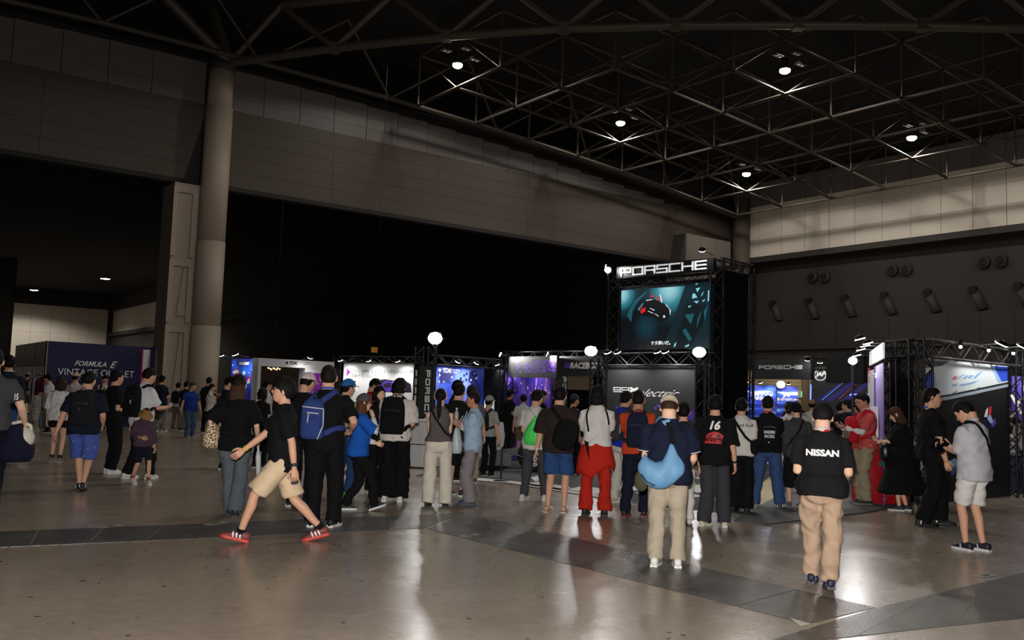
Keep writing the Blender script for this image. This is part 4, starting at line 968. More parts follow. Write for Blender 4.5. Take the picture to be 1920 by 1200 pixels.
for k, (fx, lb) in enumerate(((.26, 'tiny spot on the race poster truss, left'), (.6, 'tiny spot on the race poster truss, middle'), (.92, 'tiny spot on the race poster truss, right'))):
    e = thing('clamp_spot', lb, 'lamp', rb.world(fx * rb.w, -.2, ztop + .24)); MB().ellip((0, 0, 0), (.03, .03, .03), 8, 6).build('bulb', glow('tiny_spot', (255, 250, 240), 6), e); MB().lathe([(.02, .02), (.035, .07), (.02, .12)], 8).build('socket', BLACK_METAL, e)
# side face of that booth: white light box, purple panel
sd0 = at(1630, 660, 2.6); sd1 = at(1655, 642, 2.6)
sd = Panel('light_box_sign', 'glowing white light box sign at the booth corner', 'sign', sd0, sd1); zb = sd.loc(1655, 672)[1]
sd.board('light_box', 0, sd.w, zb, 2.6, mat('light_box_white', (205, 212, 212), .5, emit=(205, 212, 212), estr=.35), 0, .03); sd.decal('box_emblem', [(1639, 659), (1645, 654), (1646, 669), (1639, 675)], mat('box_white', (255, 255, 255), .5, emit=(255, 255, 255), estr=.9))
pp = Panel('purple_panel', 'tall purple panel with white mark below the light box', 'panel', sd.world(sd.w * .28, .02, 0), sd.world(sd.w * 0.95, .02, 0))
pp.board('panel_board', 0, pp.w, 0, zb - .06, ramp_mat('purple_fade', 'grad', [(0, (96, 72, 150)), (1, (64, 42, 124))], stretch=(.5, 1, 1), rot=(0, R(-90), 0)), 0, .015); pp.decal('white_mark', [(1641, 701), (1644, 698), (1644, 708), (1641, 709)], WH); pp.decal('white_mark', [(1638, 700), (1640.5, 699), (1640.5, 701), (1638, 702)], WH)
pw = Panel('notice_panel', 'grey white panel with red lettering beside the purple panel', 'panel', sd.world(-.35, 0, 0), sd.world(sd.w * .22, 0, 0)); pw.board('panel_board', 0, pw.w, 0, zb - .1, mat('notice_grey', (190, 192, 194), .5)); x, z = pw.loc(1630, 704); text(pw.e, 'RED\nLAP', x, z, .16, mat('red_letter', (200, 60, 60), .5), bold=.004)
for k, (px, py, lb) in enumerate(((1612, 635, 'topmost disc lamp of the row by the light box'), (1627, 643, 'second disc lamp of the row by the light box'), (1622, 648, 'third disc lamp of the row by the light box'), (1614, 655, 'fourth disc lamp of the row by the light box'), (1606, 666, 'lowest disc lamp of the row by the light box'))):
    t = deep(px, py, 14.0 + k * .75); arm_light(t + Vector((.42, .1, .02)), t, t + Vector((.3, 0, -1)), 2.5, lb, size=.085)
flood(deep(1599, 676, 16.2), (2.5, 8, 0), 70, 'floodlight glaring left of the light box sign', .15, .13, 2.35)
# red crate counter with drawing
RED = mat('red_lacquer', (176, 24, 34), .45, vary=.05)
rc_ = thing('red_counter', 'red counter box with green band and white line drawing', 'counter', at(1648, 951) + Vector((.12, .30, 0)), R(22))
MB().box(0, .66, 0, .6, 0, .98).build('counter_body', RED, rc_)
MB().box(-.02, .68, -.02, .62, .98, 1.0).build('counter_top', mat('clear_top', (200, 200, 204), .3), rc_)
MB().box(0, .66, -.006, -.001, .62, .70).build('green_band', mat('green_band', (30, 120, 90), .5), rc_)
text(rc_, 'LOCTITE', .28, .87, .12, WH, bold=.006); text(rc_, '24', .36, .765, .12, WH, bold=.006); text(rc_, 'Medium Strength\nThreadlocker', .25, .57, .035, WH); text(rc_, '50 ml', .1, .10, .03, WH)
for a, b in (((.06, .30), (.40, .30)), ((.06, .22), (.40, .22)), ((.06, .22), (.06, .30)), ((.40, .22), (.40, .30)), ((.18, .16), (.18, .42)), ((.28, .16), (.28, .42)), ((.18, .16), (.28, .16)), ((.18, .42), (.28, .42)), ((.06, .26), (.40, .26))):
    bar('drawing_line', (a[0], -.004, a[1]), (b[0], -.004, b[1]), .006, WH, rc_, 4)
MB().prism([(.44, .12), (.56, .12), (.44, .30)], -.006, -.001).build('white_corner', WH, rc_)
wp = thing('white_podium', 'slim white podium behind the woman in black', 'podium', at(1676, 948) + Vector((0, .7, 0))); MB().box(-.12, .10, 0, .2, 1.0, 1.58).build('podium_panel', WHITE_PLASTIC, wp); MB().box(-.12, .10, 0, .2, 0, .99).build('podium_base', WHITE_PLASTIC, wp)
# far right: purple wall, table
fr_ = Panel('purple_name_wall', 'purple wall with slanted white lettering at the right edge', 'booth wall', at(1897, 705, 2.35), at(2050, 712, 2.35)); fr_.board('wall_board', 0, fr_.w, 0, 2.35, ramp_mat('purple_wall_print', 'noise', [(.3, (44, 36, 120)), (.6, (96, 70, 180)), (.75, (130, 110, 210))], 1.2, .6, stretch=(1, 1, .6)))
x, z = fr_.loc(1912, 755); text(fr_.e, 'CHE', x, z, .75, WH, rot=R(-32), bold=.0)
over(fr_, .10, 2.45, .4, 30, 'disc lamp above the purple wall at the right edge', size=.12)
tb = thing('display_table', 'dark blue clothed display table at the right edge', 'table', at(1925, 925), R(30)); MB().box(-.3, 1.2, 0, .7, 0, .70).build('table_skirt', mat('navy_skirt', (28, 28, 60), .8), tb); MB().box(-.32, 1.22, -.02, .72, .70, .73).build('table_top', BLACK_PLASTIC, tb)

# ---------------------------------------------------------------- stage carpet, barrier post, small counters
CARPET = mat('grey_carpet', (92, 94, 96), .95, spec=.05, vary=.06, vscale=30); TAN = mat('tan_carpet', (196, 180, 148), .9, spec=.1, vary=.06, vscale=8); WHT = mat('white_carpet', (214, 212, 208), .85, vary=.03)
def floor_poly(name, label, pts, m, h=.012, cat='carpet', z0=0.0):
    P = [at(*p) for p in pts]; c = P[0]
    o = MB().slab([(p.x - c.x, p.y - c.y) for p in P], z0, z0 + h).build(name, m); o.location = (c.x, c.y, 0); return tag(o, label, cat, kind='structure')
floor_poly('booth_carpet', 'grey carpet under the race car display', [(780, 893), (880, 862), (1180, 845), (1420, 860), (1500, 905), (1400, 968), (1180, 942), (960, 905), (870, 895)], CARPET)
floor_poly('tan_floor_mat', 'tan floor covering behind the barrier post', [(870, 872), (1000, 852), (1000, 838), (880, 846)], TAN, .016)
floor_poly('tan_floor_mat', 'tan walkway strip beside the jeans', [(1385, 950), (1490, 850), (1535, 850), (1440, 945), (1400, 962)], TAN, .016)
floor_poly('stage_plate', 'dark grey low ramp plate in front of the jeans', [(1376, 977), (1470, 925), (1720, 945), (1620, 963), (1435, 985)], mat('ramp_dark', (70, 72, 73), .7, vary=.05), .02)
floor_poly('grey_floor_mat', 'dark grey mat beneath the red counter', [(1470, 926), (1600, 905), (1790, 935), (1720, 946)], CARPET, .014)
for k, q in enumerate(([(880, 896), (960, 903), (1180, 938), (1178, 943), (955, 907), (870, 900)], [(996, 897), (1012, 892), (1014, 902), (1004, 904)], [(975, 908), (1010, 905), (1070, 915), (1060, 922)], [(1060, 920), (1095, 912), (1150, 922), (1140, 932)], [(1130, 913), (1180, 912), (1215, 920), (1165, 922)], [(1190, 925), (1250, 918), (1320, 932), (1260, 938)], [(1280, 885), (1320, 888), (1310, 900), (1275, 896)], [(1290, 912), (1330, 908), (1345, 922), (1305, 925)])):
    floor_poly('white_floor_marking', ['long thin white edge line of the grey carpet', 'small white floor square left of the blue shorts', 'white floor square behind the grey trousers', 'white floor square left of the red jumpsuit', 'white floor square right of the red jumpsuit', 'white floor square behind the blue sling bag', 'upper white floor square by the number sixteen shirt', 'lower white floor square by the number sixteen shirt'][k], q, WHT, .002, 'floor marking', .0125)
bp_ = thing('barrier_post', 'slim black barrier post on a round base', 'post', at(939, 903)); MB().lathe([(.14, 0.013), (.14, .022), (.03, .035), (.02, .05)], 20).build('base', BLACK_METAL, bp_, True); bar('pole', (0, 0, .03), (0, 0, .62), .018, BLACK_METAL, bp_, 10)
bar('cord', (0, 0, .6), at(1010, 870, .6) - Vector(bp_.location), .005, BLACK_PLASTIC, bp_)
wc = thing('white_counter', 'small white box counter with a monitor on it', 'counter', at(907, 846), R(-5)); cw = (945 - 907) / F * wc.location.y
MB().box(0, cw, 0, .6, 0, .90).build('counter_body', WHC, wc); MB().box(-.02, cw + .02, -.02, .62, .905, .93).build('counter_top', WHC, wc)
mo = thing('monitor', 'bright monitor showing a pale picture on the white counter', 'monitor', wc.location + Vector((.2, .3, .935))); MB().box(-.25, .05, 0, .03, .1, .48).build('bezel', BLACK_PLASTIC, mo); MB().box(-.24, .04, -.006, -.001, .12, .47).build('screen', ramp_mat('monitor_picture', 'grad', [(0, (90, 150, 200)), (.5, (170, 200, 215)), (1, (225, 235, 240))], emit=.8, rot=(0, R(90), 0), stretch=(2, 2, 2)), mo); MB().box(-.13, -.07, 0, .03, 0, .11).build('stand', BLACK_PLASTIC, mo)
# silver crowd barrier behind the walking man
cb = thing('crowd_barrier', 'low steel crowd barrier behind the walking man', 'barrier', at(500, 832))
for z in (.15, .5, .9): bar('rail', (-.6, 0, z), (.6, 0, z), .02, STEEL, cb)
for x in (-.6, -.3, 0, .3, .6): bar('upright', (x, 0, .0 if abs(x) == .6 else .15), (x, 0, .9), .015, STEEL, cb)

# ---------------------------------------------------------------- race car on the stage
CARB = mat('car_body_purple', (60, 44, 120), .25, spec=.6, vary=.2, vscale=3, coat=.5); CARK = mat('car_black', (16, 16, 19), .35); TYRE = mat('tyre_rubber', (20, 20, 21), .8); 
car = thing('race_car', 'open-wheel electric race car in purple and white behind the crowd', 'race car', at(1150, 893) + Vector((0, .9, .014)), R(-6))
mb = MB(); secs = [(-2.4, .12, .16, .22), (-1.6, .2, .15, .36), (-.9, .32, .14, .55), (-.2, .42, .13, .62), (.5, .55, .13, .60), (1.2, .48, .15, .72), (1.9, .3, .2, .60), (2.3, .14, .26, .45)]
mb.loft([[(x, hw * math.cos(t), (zb + zt) / 2 + (zt - zb) / 2 * math.sin(t)) for t in [2 * math.pi * k / 16 for k in range(16)]] for x, hw, zb, zt in secs]); mb.build('chassis', CARB, car, True)
for x, y in ((-1.55, -.72), (-1.55, .72), (1.45, -.72), (1.45, .72)):
    w = MB(); w.loft([[(x + r * math.cos(2 * math.pi * k / 22), y + yy, .33 + r * math.sin(2 * math.pi * k / 22)) for k in range(22)] for r, yy in ((.24, -.14), (.33, -.12), (.33, .12), (.24, .14))]); w.build('wheel', TYRE, car, True)
    w = MB(); w.loft([[(x + r * math.cos(2 * math.pi * k / 18), y + yy, .33 + r * math.sin(2 * math.pi * k / 18)) for k in range(18)] for r, yy in ((.22, -.15), (.22, .15))]); w.build('rim', mat('rim_white', (190, 190, 196), .4), car)
    bar('wishbone', (x, y * .85, .36), (x - .25, y * .3, .38), .02, CARK, car); bar('wishbone', (x, y * .85, .3), (x + .25, y * .3, .28), .02, CARK, car)
MB().prism([(-2.75, .12), (-2.1, .14), (-2.1, .18), (-2.75, .15)], -.85, .85).build('front_wing', mat('wing_white', (200, 200, 206), .4), car)
for y in (-.86, .84): MB().prism([(-2.8, .1), (-2.0, .1), (-2.0, .4), (-2.6, .3)], y, y + .02).build('wing_plate', CARK, car)
MB().prism([(2.0, .85), (2.5, .95), (2.5, 1.0), (2.0, .9)], -.6, .6).build('rear_wing', CARK, car)
for y in (-.62, .60): MB().prism([(1.9, .5), (2.5, .6), (2.55, 1.05), (2.0, .95)], y, y + .02).build('wing_plate', CARB, car)
MB().tube([(-.6, 0, .5), (-.35, 0, .82), (.1, .24, .86), (.3, .3, .66)], .035, 8).build('halo', CARK, car, True); MB().tube([(-.35, 0, .82), (.1, -.24, .86), (.3, -.3, .66)], .035, 8).build('halo', CARK, car, True)
MB().loft([[(.35, -.14, .6), (.35, .14, .6), (.35, .1, 1.0), (.35, -.1, 1.0)], [(1.2, -.06, .6), (1.2, .06, .6), (1.2, .04, .78), (1.2, -.04, .78)]]).build('engine_cover', CARB, car)
MB().prism([(-.9, .36), (-.2, .5), (-.3, .42), (-.9, .3)], -.34, -.31).build('side_stripe', WH, car)
# =================================================================== people: builder
def sstep(a, b, x):
    t = np.clip((x - a) / (b - a), 0, 1); return t * t * (3 - 2 * t)
TORSO = [(.80, .105, .085, 0), (.86, .158, .104, -.008), (.94, .166, .110, -.010), (1.04, .148, .104, 0), (1.12, .146, .102, .004), (1.22, .162, .112, .004), (1.31, .174, .114, 0), (1.36, .166, .102, -.010), (1.395, .140, .090, -.014), (1.425, .112, .080, -.016), (1.45, .088, .070, -.016), (1.475, .070, .064, -.014), (1.50, .062, .060, -.008), (1.57, .060, .062, .004)]
def interp_prof(z, k):
    zs = [t[0] for t in TORSO]; return float(np.interp(z, zs, [t[k] for t in TORSO]))
def ell_ring(c, a, b, n, Rm=None, p=2.4):
    out = []
    for k in range(n):
        t = 2 * math.pi * k / n; ct, st = math.cos(t), math.sin(t)
        v = Vector((a * math.copysign(abs(ct) ** (2 / p), ct), b * math.copysign(abs(st) ** (2 / p), st), 0))
        if Rm is not None: v = Rm @ v
        out.append(Vector(c) + v)
    return out
def ik(S, T, a, b, hint):
    d = T - S; L = d.length
    L2 = min(max(L, abs(a - b) + .01), a + b - .002)
    d.normalize(); T = S + d * L2
    x = (a * a - b * b + L2 * L2) / (2 * L2); h = math.sqrt(max(a * a - x * x, 0))
    n = hint - d * hint.dot(d)
    n = n.normalized() if n.length > 1e-5 else d.orthogonal().normalized()
    return S + d * x + n * h, T
def bake_list(jobs):
    """remesh every job (verts, faces, voxel, smooth) into one skin; one depsgraph pass for all"""
    obs = []
    for v, f, vox, sm in jobs:
        me = bpy.data.meshes.new('tmp'); me.from_pydata([tuple(p) for p in v], [], f); me.update()
        o = bpy.data.objects.new('tmp', me); COL.objects.link(o)
        r = o.modifiers.new('r', 'REMESH'); r.mode = 'VOXEL'; r.voxel_size = vox
        s = o.modifiers.new('s', 'SMOOTH'); s.factor = .5; s.iterations = sm
        obs.append(o)
    dg = bpy.context.evaluated_depsgraph_get(); out = []
    for o in obs:
        out.append(bpy.data.meshes.new_from_object(o.evaluated_get(dg)))
    for o in obs:
        me = o.data; bpy.data.objects.remove(o); bpy.data.meshes.remove(me)
    return out
def bake_texts(specs):
    """text outlines to flat meshes: list of (verts, faces)"""
    obs = []
    for s, size, shear, bold in specs:
        o = bpy.data.objects.new('tmp', text_curve(s, size, shear, bold=bold)); COL.objects.link(o); obs.append(o)
    dg = bpy.context.evaluated_depsgraph_get(); out = []
    for o in obs:
        me = bpy.data.meshes.new_from_object(o.evaluated_get(dg))
        bm = bmesh.new(); bm.from_mesh(me); bmesh.ops.triangulate(bm, faces=bm.faces)
        for _ in range(2):
            lg = [e for e in bm.edges if e.calc_length() > .03]
            if lg: bmesh.ops.subdivide_edges(bm, edges=lg, cuts=1, use_grid_fill=False); bmesh.ops.triangulate(bm, faces=bm.faces)
        out.append(([v.co.copy() for v in bm.verts], [[v.index for v in f.verts] for f in bm.faces])); bm.free(); bpy.data.meshes.remove(me)
    for o in obs: c = o.data; bpy.data.objects.remove(o); bpy.data.curves.remove(c)
    return out
def wrinkle(me, amp, seed, freq=1.0, keep=None):
    n = len(me.vertices); co = np.empty(n * 3); no = np.empty(n * 3)
    me.vertices.foreach_get('co', co); me.vertices.foreach_get('normal', no)
    co = co.reshape(-1, 3); no = no.reshape(-1, 3); rs = np.random.RandomState(seed); d = np.zeros(n)
    for k in range(3):
        w = rs.normal(size=3) * np.array([14, 14, 22]) * freq; w2 = rs.normal(size=3) * 9 * freq
        d += .9 * np.sin(co @ w + 1.8 * np.sin(co @ w2 + rs.rand() * 6) + rs.rand() * 6)
    for k in range(4):
        w = rs.normal(size=3); w /= np.linalg.norm(w); w = w * np.array([.7, .7, 1.0]) * (42 + 30 * rs.rand()) * freq; w2 = rs.normal(size=3) * 11
        m_ = .5 + .5 * np.sin(co @ (rs.normal(size=3) * 9) + rs.rand() * 6)                    # folds come and go
        f_ = np.sin(co @ w + 2.2 * np.sin(co @ w2 + rs.rand() * 6) + rs.rand() * 6); d += .75 * m_ * (np.abs(f_) ** .7 * np.sign(f_))
    co += no * (amp * d / 2.2)[:, None]
    me.vertices.foreach_set('co', co.reshape(-1)); me.update()
def set_smooth(me): me.polygons.foreach_set('use_smooth', [True] * len(me.polygons))
def noise3(p, s):  # cheap vector noise for hair
    return np.sin(p[:, 0] * 61 * s + 1.3 * np.sin(p[:, 2] * 37 * s)) * np.sin(p[:, 1] * 53 * s + p[:, 2] * 17 * s + 1.1) * .5 + .5 * np.sin(p[:, 0] * 120 * s + p[:, 1] * 95 * s)

def head_grid(na, ne):
    az = np.linspace(0, 2 * np.pi, na, endpoint=False); el = np.linspace(-np.pi / 2 * .97, np.pi / 2 * .97, ne)
    A, E_ = np.meshgrid(az, el); A = A.ravel(); E_ = E_.ravel()
    d = np.stack([np.sin(A) * np.cos(E_), np.cos(A) * np.cos(E_), np.sin(E_)], 1)
    f = []
    for i in range(ne - 1):
        for j in range(na):
            k = (j + 1) % na; f.append((i * na + j, i * na + k, (i + 1) * na + k, (i + 1) * na + j))
    f.append(tuple(reversed(range(na)))); f.append(tuple((ne - 1) * na + j for j in range(na)))
    return A, E_, d, f
def head_base(d):
    """smooth skull and jaw"""
    x = d[:, 0] * .076; y = d[:, 1] * .097; z = d[:, 2] * np.where(d[:, 2] > 0, .112, .120)
    lo = sstep(0, 1, -d[:, 2])
    x = x * (1 - .30 * lo); y = np.where(d[:, 1] < 0, y * (1 - .38 * lo), y * (1 - .02 * lo))
    y = y + .012 * lo
    y = np.where(y > .080, .080 + (y - .080) * .45, y)
    return np.stack([x, y, z], 1)
def head_face(p):
    q = p.copy(); x, y, z = p[:, 0], p[:, 1], p[:, 2]; fr = (y > .02)
    g = lambda cx, cz, sx, sz: np.exp(-(((x - cx) / sx) ** 2 + ((z - cz) / sz) ** 2)) * fr
    dy = .024 * g(0, -.026, .011, .018) + .012 * g(0, -.006, .009, .02) - .009 * (g(.030, .004, .015, .010) + g(-.030, .004, .015, .010)) + .004 * g(0, .028, .05, .012) + .007 * g(0, -.062, .022, .010) + .008 * g(0, -.100, .022, .014) - .003 * g(0, -.047, .02, .006)
    q[:, 1] += dy; return q
def hairline(A, style):
    a = np.abs((A + np.pi) % (2 * np.pi) - np.pi) * 180 / np.pi
    if style in ('short', 'buzz'): return np.interp(a, [0, 30, 60, 78, 92, 110, 140, 180], [34, 30, 22, 2, -10, -14, -38, -46])
    if style == 'fringe': return np.interp(a, [0, 40, 65, 80, 95, 115, 140, 180], [12, 10, 4, -10, -18, -22, -44, -50])
    if style in ('long', 'bob', 'pony', 'shag'): return np.interp(a, [0, 25, 50, 70, 85, 110, 140, 180], [30, 22, 6, -22, -32, -38, -44, -46]) if style != 'pony' else np.interp(a, [0, 40, 70, 90, 120, 180], [36, 28, 10, -4, -18, -32])
    return np.full_like(a, 20)

class Person:
    REF = 1.745
    def __init__(s, spec):
        s.s = spec; g = spec.get
        p = at(*g('f')); s.pos = Vector((p.x, p.y, 0))
        az = math.atan2(p.x, p.y)                              # bearing of the person from the camera
        s.heading = az + R(g('face', 0))                       # clockwise from +Y
        s.rz = -s.heading
        if 'h' in spec: s.h = spec['h']
        else: s.h = deep(g('hx', g('f')[0]), g('top'), p.y)[2] - spec.get('hatadd', .015)
        s.k = s.h / s.REF
        s.lod = g('lod', 1)
        s.fem = g('fem', False); s.w = g('w', 1.0) * (0.93 if s.fem else 1.0); s.fat = g('fat', 0.0)
        s.name = g('id'); s.seed = sum(ord(c) * (i + 3) for i, c in enumerate(s.name)) % 10007
        s.skel()
    def skel(s):
        g = s.s.get; sk = {}
        feet = g('feet', [(-.10, 0, 8), (.10, .02, -8)])
        feet = [tuple(f) + (0,) * (5 - len(f)) for f in feet]       # x, y, toe-out degrees, lift, heel pitch degrees
        hz = .885
        ank = []
        for i, (x, y, ro, lift, pit) in enumerate(feet):
            a = Vector((x, y, .085 + lift)); 
            if pit > 0:   # heel raised: ankle swings up and forward about the ball of the foot
                a = a + Vector((math.sin(R(-ro)) * -0, .14 * (1 - math.cos(R(pit))), .15 * math.sin(R(pit))))
            ank.append(a)
        off = g('hip', (0, 0))
        for i, sx in enumerate((-1, 1)):
            hx = sx * .098 + off[0]; d2 = (ank[i].x - hx) ** 2 + (ank[i].y - off[1]) ** 2
            hz = min(hz, ank[i].z + math.sqrt(max(.80 ** 2 - d2, .2)))
        drop = .885 - hz; s.drop = drop
        s.hipc = Vector((off[0], off[1], .93 - drop))
        lean = R(g('lean', 0)); side = R(g('side', 0)); tw = R(g('twist', 0))
        s.TR = Matrix.Translation(s.hipc) @ Matrix.Rotation(-tw, 4, 'Z') @ Matrix.Rotation(-lean, 4, 'X') @ Matrix.Rotation(side, 4, 'Y') @ Matrix.Translation((0, 0, -.93))
        s.LR = Matrix.Translation((off[0], off[1], -drop))
        s.ank = ank; s.feet = feet; s.legs = []
        for i, sx in enumerate((-1, 1)):
            Hj = Vector((sx * .098 + off[0], off[1], .885 - drop)); yaw = R(-feet[i][2])
            hint = Vector((math.sin(-yaw) * .6 + sx * .08, 1, 0))
            Kn, An = ik(Hj, ank[i], .41, .405, hint); s.legs.append((Hj, Kn, ank[i]))
        shw = .172 * s.w
        s.arms = []
        pres = {'hang': (.235, .03, .80), 'hangback': (.235, -.10, .82), 'fwd': (.22, .20, .86), 'phone': (.07, .30, 1.12), 'fold': (.10, .20, 1.06), 'back': (.24, -.20, .86), 'pocket': (.22, .06, .92), 'chin': (.06, .17, 1.44), 'hip': (.21, .10, 1.0), 'strap': (.13, .14, 1.28)}
        for i, sx in enumerate((-1, 1)):
            t = g('arms', ('hang', 'hang'))[i]; hint = Vector((sx * .35, -1, -.25))
            if isinstance(t, str):
                nm = t; t = Vector(pres[t]); t.x *= sx; t = s.LR @ t if nm in ('hang', 'hangback', 'back', 'pocket', 'fwd') else s.LR @ t
                if nm in ('hang', 'hangback', 'fwd', 'back'): t.x = sx * (.235 * s.w + .02 + s.fat * .25)
            else:
                if len(t) > 3: hint = Vector(t[3]); 
                t = s.LR @ Vector(t[:3])
            S = s.TR @ Vector((sx * shw, -.012, 1.366))
            E_, W_ = ik(S, t, .285, .250, hint); s.arms.append((S, E_, W_))
        hy, hp, hr = (tuple(g('head', (0, 0))) + (0,))[:3]
        s.HR = s.TR @ Matrix.Translation((0, -.005, 1.50)) @ Matrix.Rotation(R(-hy), 4, 'Z') @ Matrix.Rotation(R(-hp), 4, 'X') @ Matrix.Rotation(R(hr), 4, 'Y') @ Matrix.Translation((0, .022, .106)) @ Matrix.Diagonal((1.13, 1.11, 1.10, 1))
    # ---- base shapes before remeshing
    def tprof(s, z):
        a = interp_prof(z, 1); b = interp_prof(z, 2); y = interp_prof(z, 3)
        fem = 1.0
        if s.fem: fem = float(np.interp(z, [.8, .94, 1.1, 1.3, 1.4], [1.04, 1.06, .90, .93, .93]))
        a *= s.w * fem / (0.93 if s.fem and z < 1.0 else 1); b *= (1 + .5 * (s.w - 1)) * (fem if z < 1.2 else 1)
        f = s.fat * float(np.interp(z, [.8, .95, 1.1, 1.25, 1.4], [.4, .9, 1, .6, .05])); a += .035 * f; b += .07 * f; y += .02 * f
        if s.fem: b += .012 * float(np.interp(z, [1.12, 1.24, 1.34], [0, 1, 0]))
        return a, b, y
    def body_job(s):
        mb = MB(); n = 18
        rings = []
        for z in (.80, .86, .94, 1.0, 1.06, 1.12, 1.2, 1.28, 1.35, 1.395, 1.425, 1.45, 1.475, 1.50, 1.54, 1.585):
            a, b, y = s.tprof(z); M = s.TR if z > .95 else s.TR.lerp(s.LR, .5) if z > .9 else s.LR
            if z < 1.38: a *= .90; b *= .86
            elif z < 1.46: a *= .90; b *= .92
            rings.append(ell_ring(M @ Vector((0, y, z)), a, b, n, M.to_3x3()))
        mb.loft(rings)
        for S, E_, W_ in s.arms:
            q = s.w if not s.fem else .9
            d = (W_ - E_).normalized()
            mb.tube([S, S.lerp(E_, .35), S.lerp(E_, .7), E_, E_.lerp(W_, .3), E_.lerp(W_, .7), W_, W_ + d * .03], [.040 * q if s.s.get('top_', {}).get('sleeve', .7) > 0 else .054 * q, .046 * q, .043 * q, .040 * q, .041 * q, .034 * q, .0275 * q, .026 * q], 10)
        for i, (H_, K_, A_) in enumerate(s.legs):
            q = .87 * (1 + .3 * (s.w - 1) + .06 * s.fat) * (s.s.get('legw', 1.0)) * (1.08 if (s.s.get('bot') or {}).get('name') == 'shorts' else 1)
            B_ = A_ - Vector((0, 0, .05))
            back = (A_ - K_).normalized()
            mb.tube([H_ + Vector((0, 0, .03)), H_.lerp(K_, .3), H_.lerp(K_, .75), K_, K_.lerp(A_, .28) + Vector((0, -.012, 0)), K_.lerp(A_, .65), A_, B_], [.092 * q, .085 * q, .064 * q, .055 * q, .057 * q, .044 * q, .036 * q, .036 * q], 12)
            if s.s.get('shoes', ('x',))[0] == 'sandal':
                fx, fy, ro = s.feet[i][:3]; dr = Vector((math.sin(R(ro)), math.cos(R(ro)), 0)); c = Vector((fx, fy, .03))
                mb.tube([c - dr * .07 + Vector((0, 0, .02)), c + Vector((0, 0, .03)), c + dr * .1, c + dr * .17], [.034, .04, .034, .02], 10, flat=1.0)
        return mb.v, mb.f, {0: .015, 1: .019, 2: .026}[s.lod] / s.k, 3
    def top_job(s):
        t = s.s.get('top_', {}); mb = MB(); n = 22
        ease = t.get('ease', .022); hem = t.get('hem', .86); flare = t.get('flare', 0); neck = t.get('neck', 1.478)
        zs = [z for z in np.arange(hem, 1.40, .045)] + [1.395, 1.425, 1.45, 1.465, neck]
        rings = []
        for z in zs:
            a, b, y = s.tprof(z)
            chest = s.tprof(1.27)
            if z < 1.27:
                hang = t.get('hang', .90); a = max(a, chest[0] * hang * (1 if not s.fem else .96)); b = max(b, chest[1] * (hang - .04))
                a += flare * (1.27 - z) ; b += flare * (1.27 - z)
            e = .8 * ease * float(np.interp(z, [1.26, 1.40, 1.45], [1, .5, .2]))
            if z >= 1.44: e = max(e, .006)
            if z < 1.06 and not t.get('tuck') and s.s.get('bot'): e = max(e, s.s['bot'].get('ease', .018) + .022)
            tuck = t.get('tuck', 0)
            if tuck: e *= float(np.interp(z, [hem, hem + .10], [.25, 1])); 
            M = s.TR if z > .98 else s.TR.lerp(s.LR, min(1, (.98 - z) / .14) * .8)
            rings.append(ell_ring(M @ Vector((0, y, z)), a + e, b + e, n, M.to_3x3()))
        mb.loft(rings)
        sl = t.get('sleeve', .72); lo = t.get('loose', .018); q = s.w if not s.fem else .92
        if sl > 0:
            for S, E_, W_ in s.arms:
                pts = []; rad = []
                inner = s.TR @ Vector((0, -.012, 1.38)); ins = S.lerp(inner, .35)
                pts.append(ins); rad.append(.050 * q + ease * .1)
                L1 = (E_ - S).length; L2 = (W_ - E_).length
                for f in np.linspace(0, sl, max(4, int(sl * 6))):
                    p = S.lerp(E_, f) if f <= 1 else E_.lerp(W_, f - 1)
                    r = float(np.interp(f, [0, .4, 1, 1.4, 2], [.051, .050, .043, .040, .030])) * q + lo * float(np.interp(f, [0, .35, sl], [.55, .9, 1.15])) + ease * .12
                    pts.append(p); rad.append(r)
                mb.tube(pts, rad, 14)
        return mb.v, mb.f, {0: .012, 1: .016, 2: .024}[s.lod] / s.k, 4
    def bot_job(s):
        b_ = s.s.get('bot', {}); mb = MB(); n = 20
        kind = b_.get('kind', 'pants'); ease = b_.get('ease', .018); M = s.LR
        ztop = b_.get('waist', 1.02)
        if kind in ('skirt', 'dress'):
            hem = b_.get('hem', .45); fl = b_.get('flare', .10); rings = []
            for z in np.linspace(hem, ztop, 12):
                a, b, y = s.tprof(max(z, .90)); u = max(0, (.93 - z)) / .5
                mid = (s.ank[0] + s.ank[1]) / 2 * min(1, u * .6); M2 = s.TR if z > .98 else s.LR
                c = M2 @ Vector((0, y * (z > .9), z)); c += Vector((mid.x, mid.y, 0)) * .8 * (z < .85)
                rings.append(ell_ring(c, a + ease + fl * u, b + ease + fl * u, n, M2.to_3x3(), 2.1))
            mb.loft(rings)
        else:
            rings = []
            for z in (.795, .83, .87, .92, .97, ztop - .02, ztop):
                a, b, y = s.tprof(z); M2 = s.TR if z > .97 else s.LR
                ee = ease * float(np.interp(z, [.93, 1.0], [1, .15]))
                rings.append(ell_ring(M2 @ Vector((0, y, z)), a + ee, b + ee, n, M2.to_3x3()))
            mb.loft(rings)
            ln = b_.get('len', 1.93); ln = ln + .12 if ln > 1.7 else ln; r0, r1, r2 = b_.get('r', (.100, .080, .070)); q = .92 * (1 + .3 * (s.w - 1) + .06 * s.fat)
            for H_, K_, A_ in s.legs:
                pts = [H_ + Vector((0, -.005, .045))]; rad = [r0 * q * .93]
                for f in np.linspace(0.05, ln, 13):
                    p = H_.lerp(K_, f) if f <= 1 else K_.lerp(A_, f - 1)
                    r = float(np.interp(f, [0, .3, 1, 2], [r0, r0 * .97, r1, r2])) * q
                    if ln > 1.7 and f > 1.75: r *= 1 + b_.get('bag', .04)
                    pts.append(p); rad.append(r)
                mb.tube(pts, rad, 16)
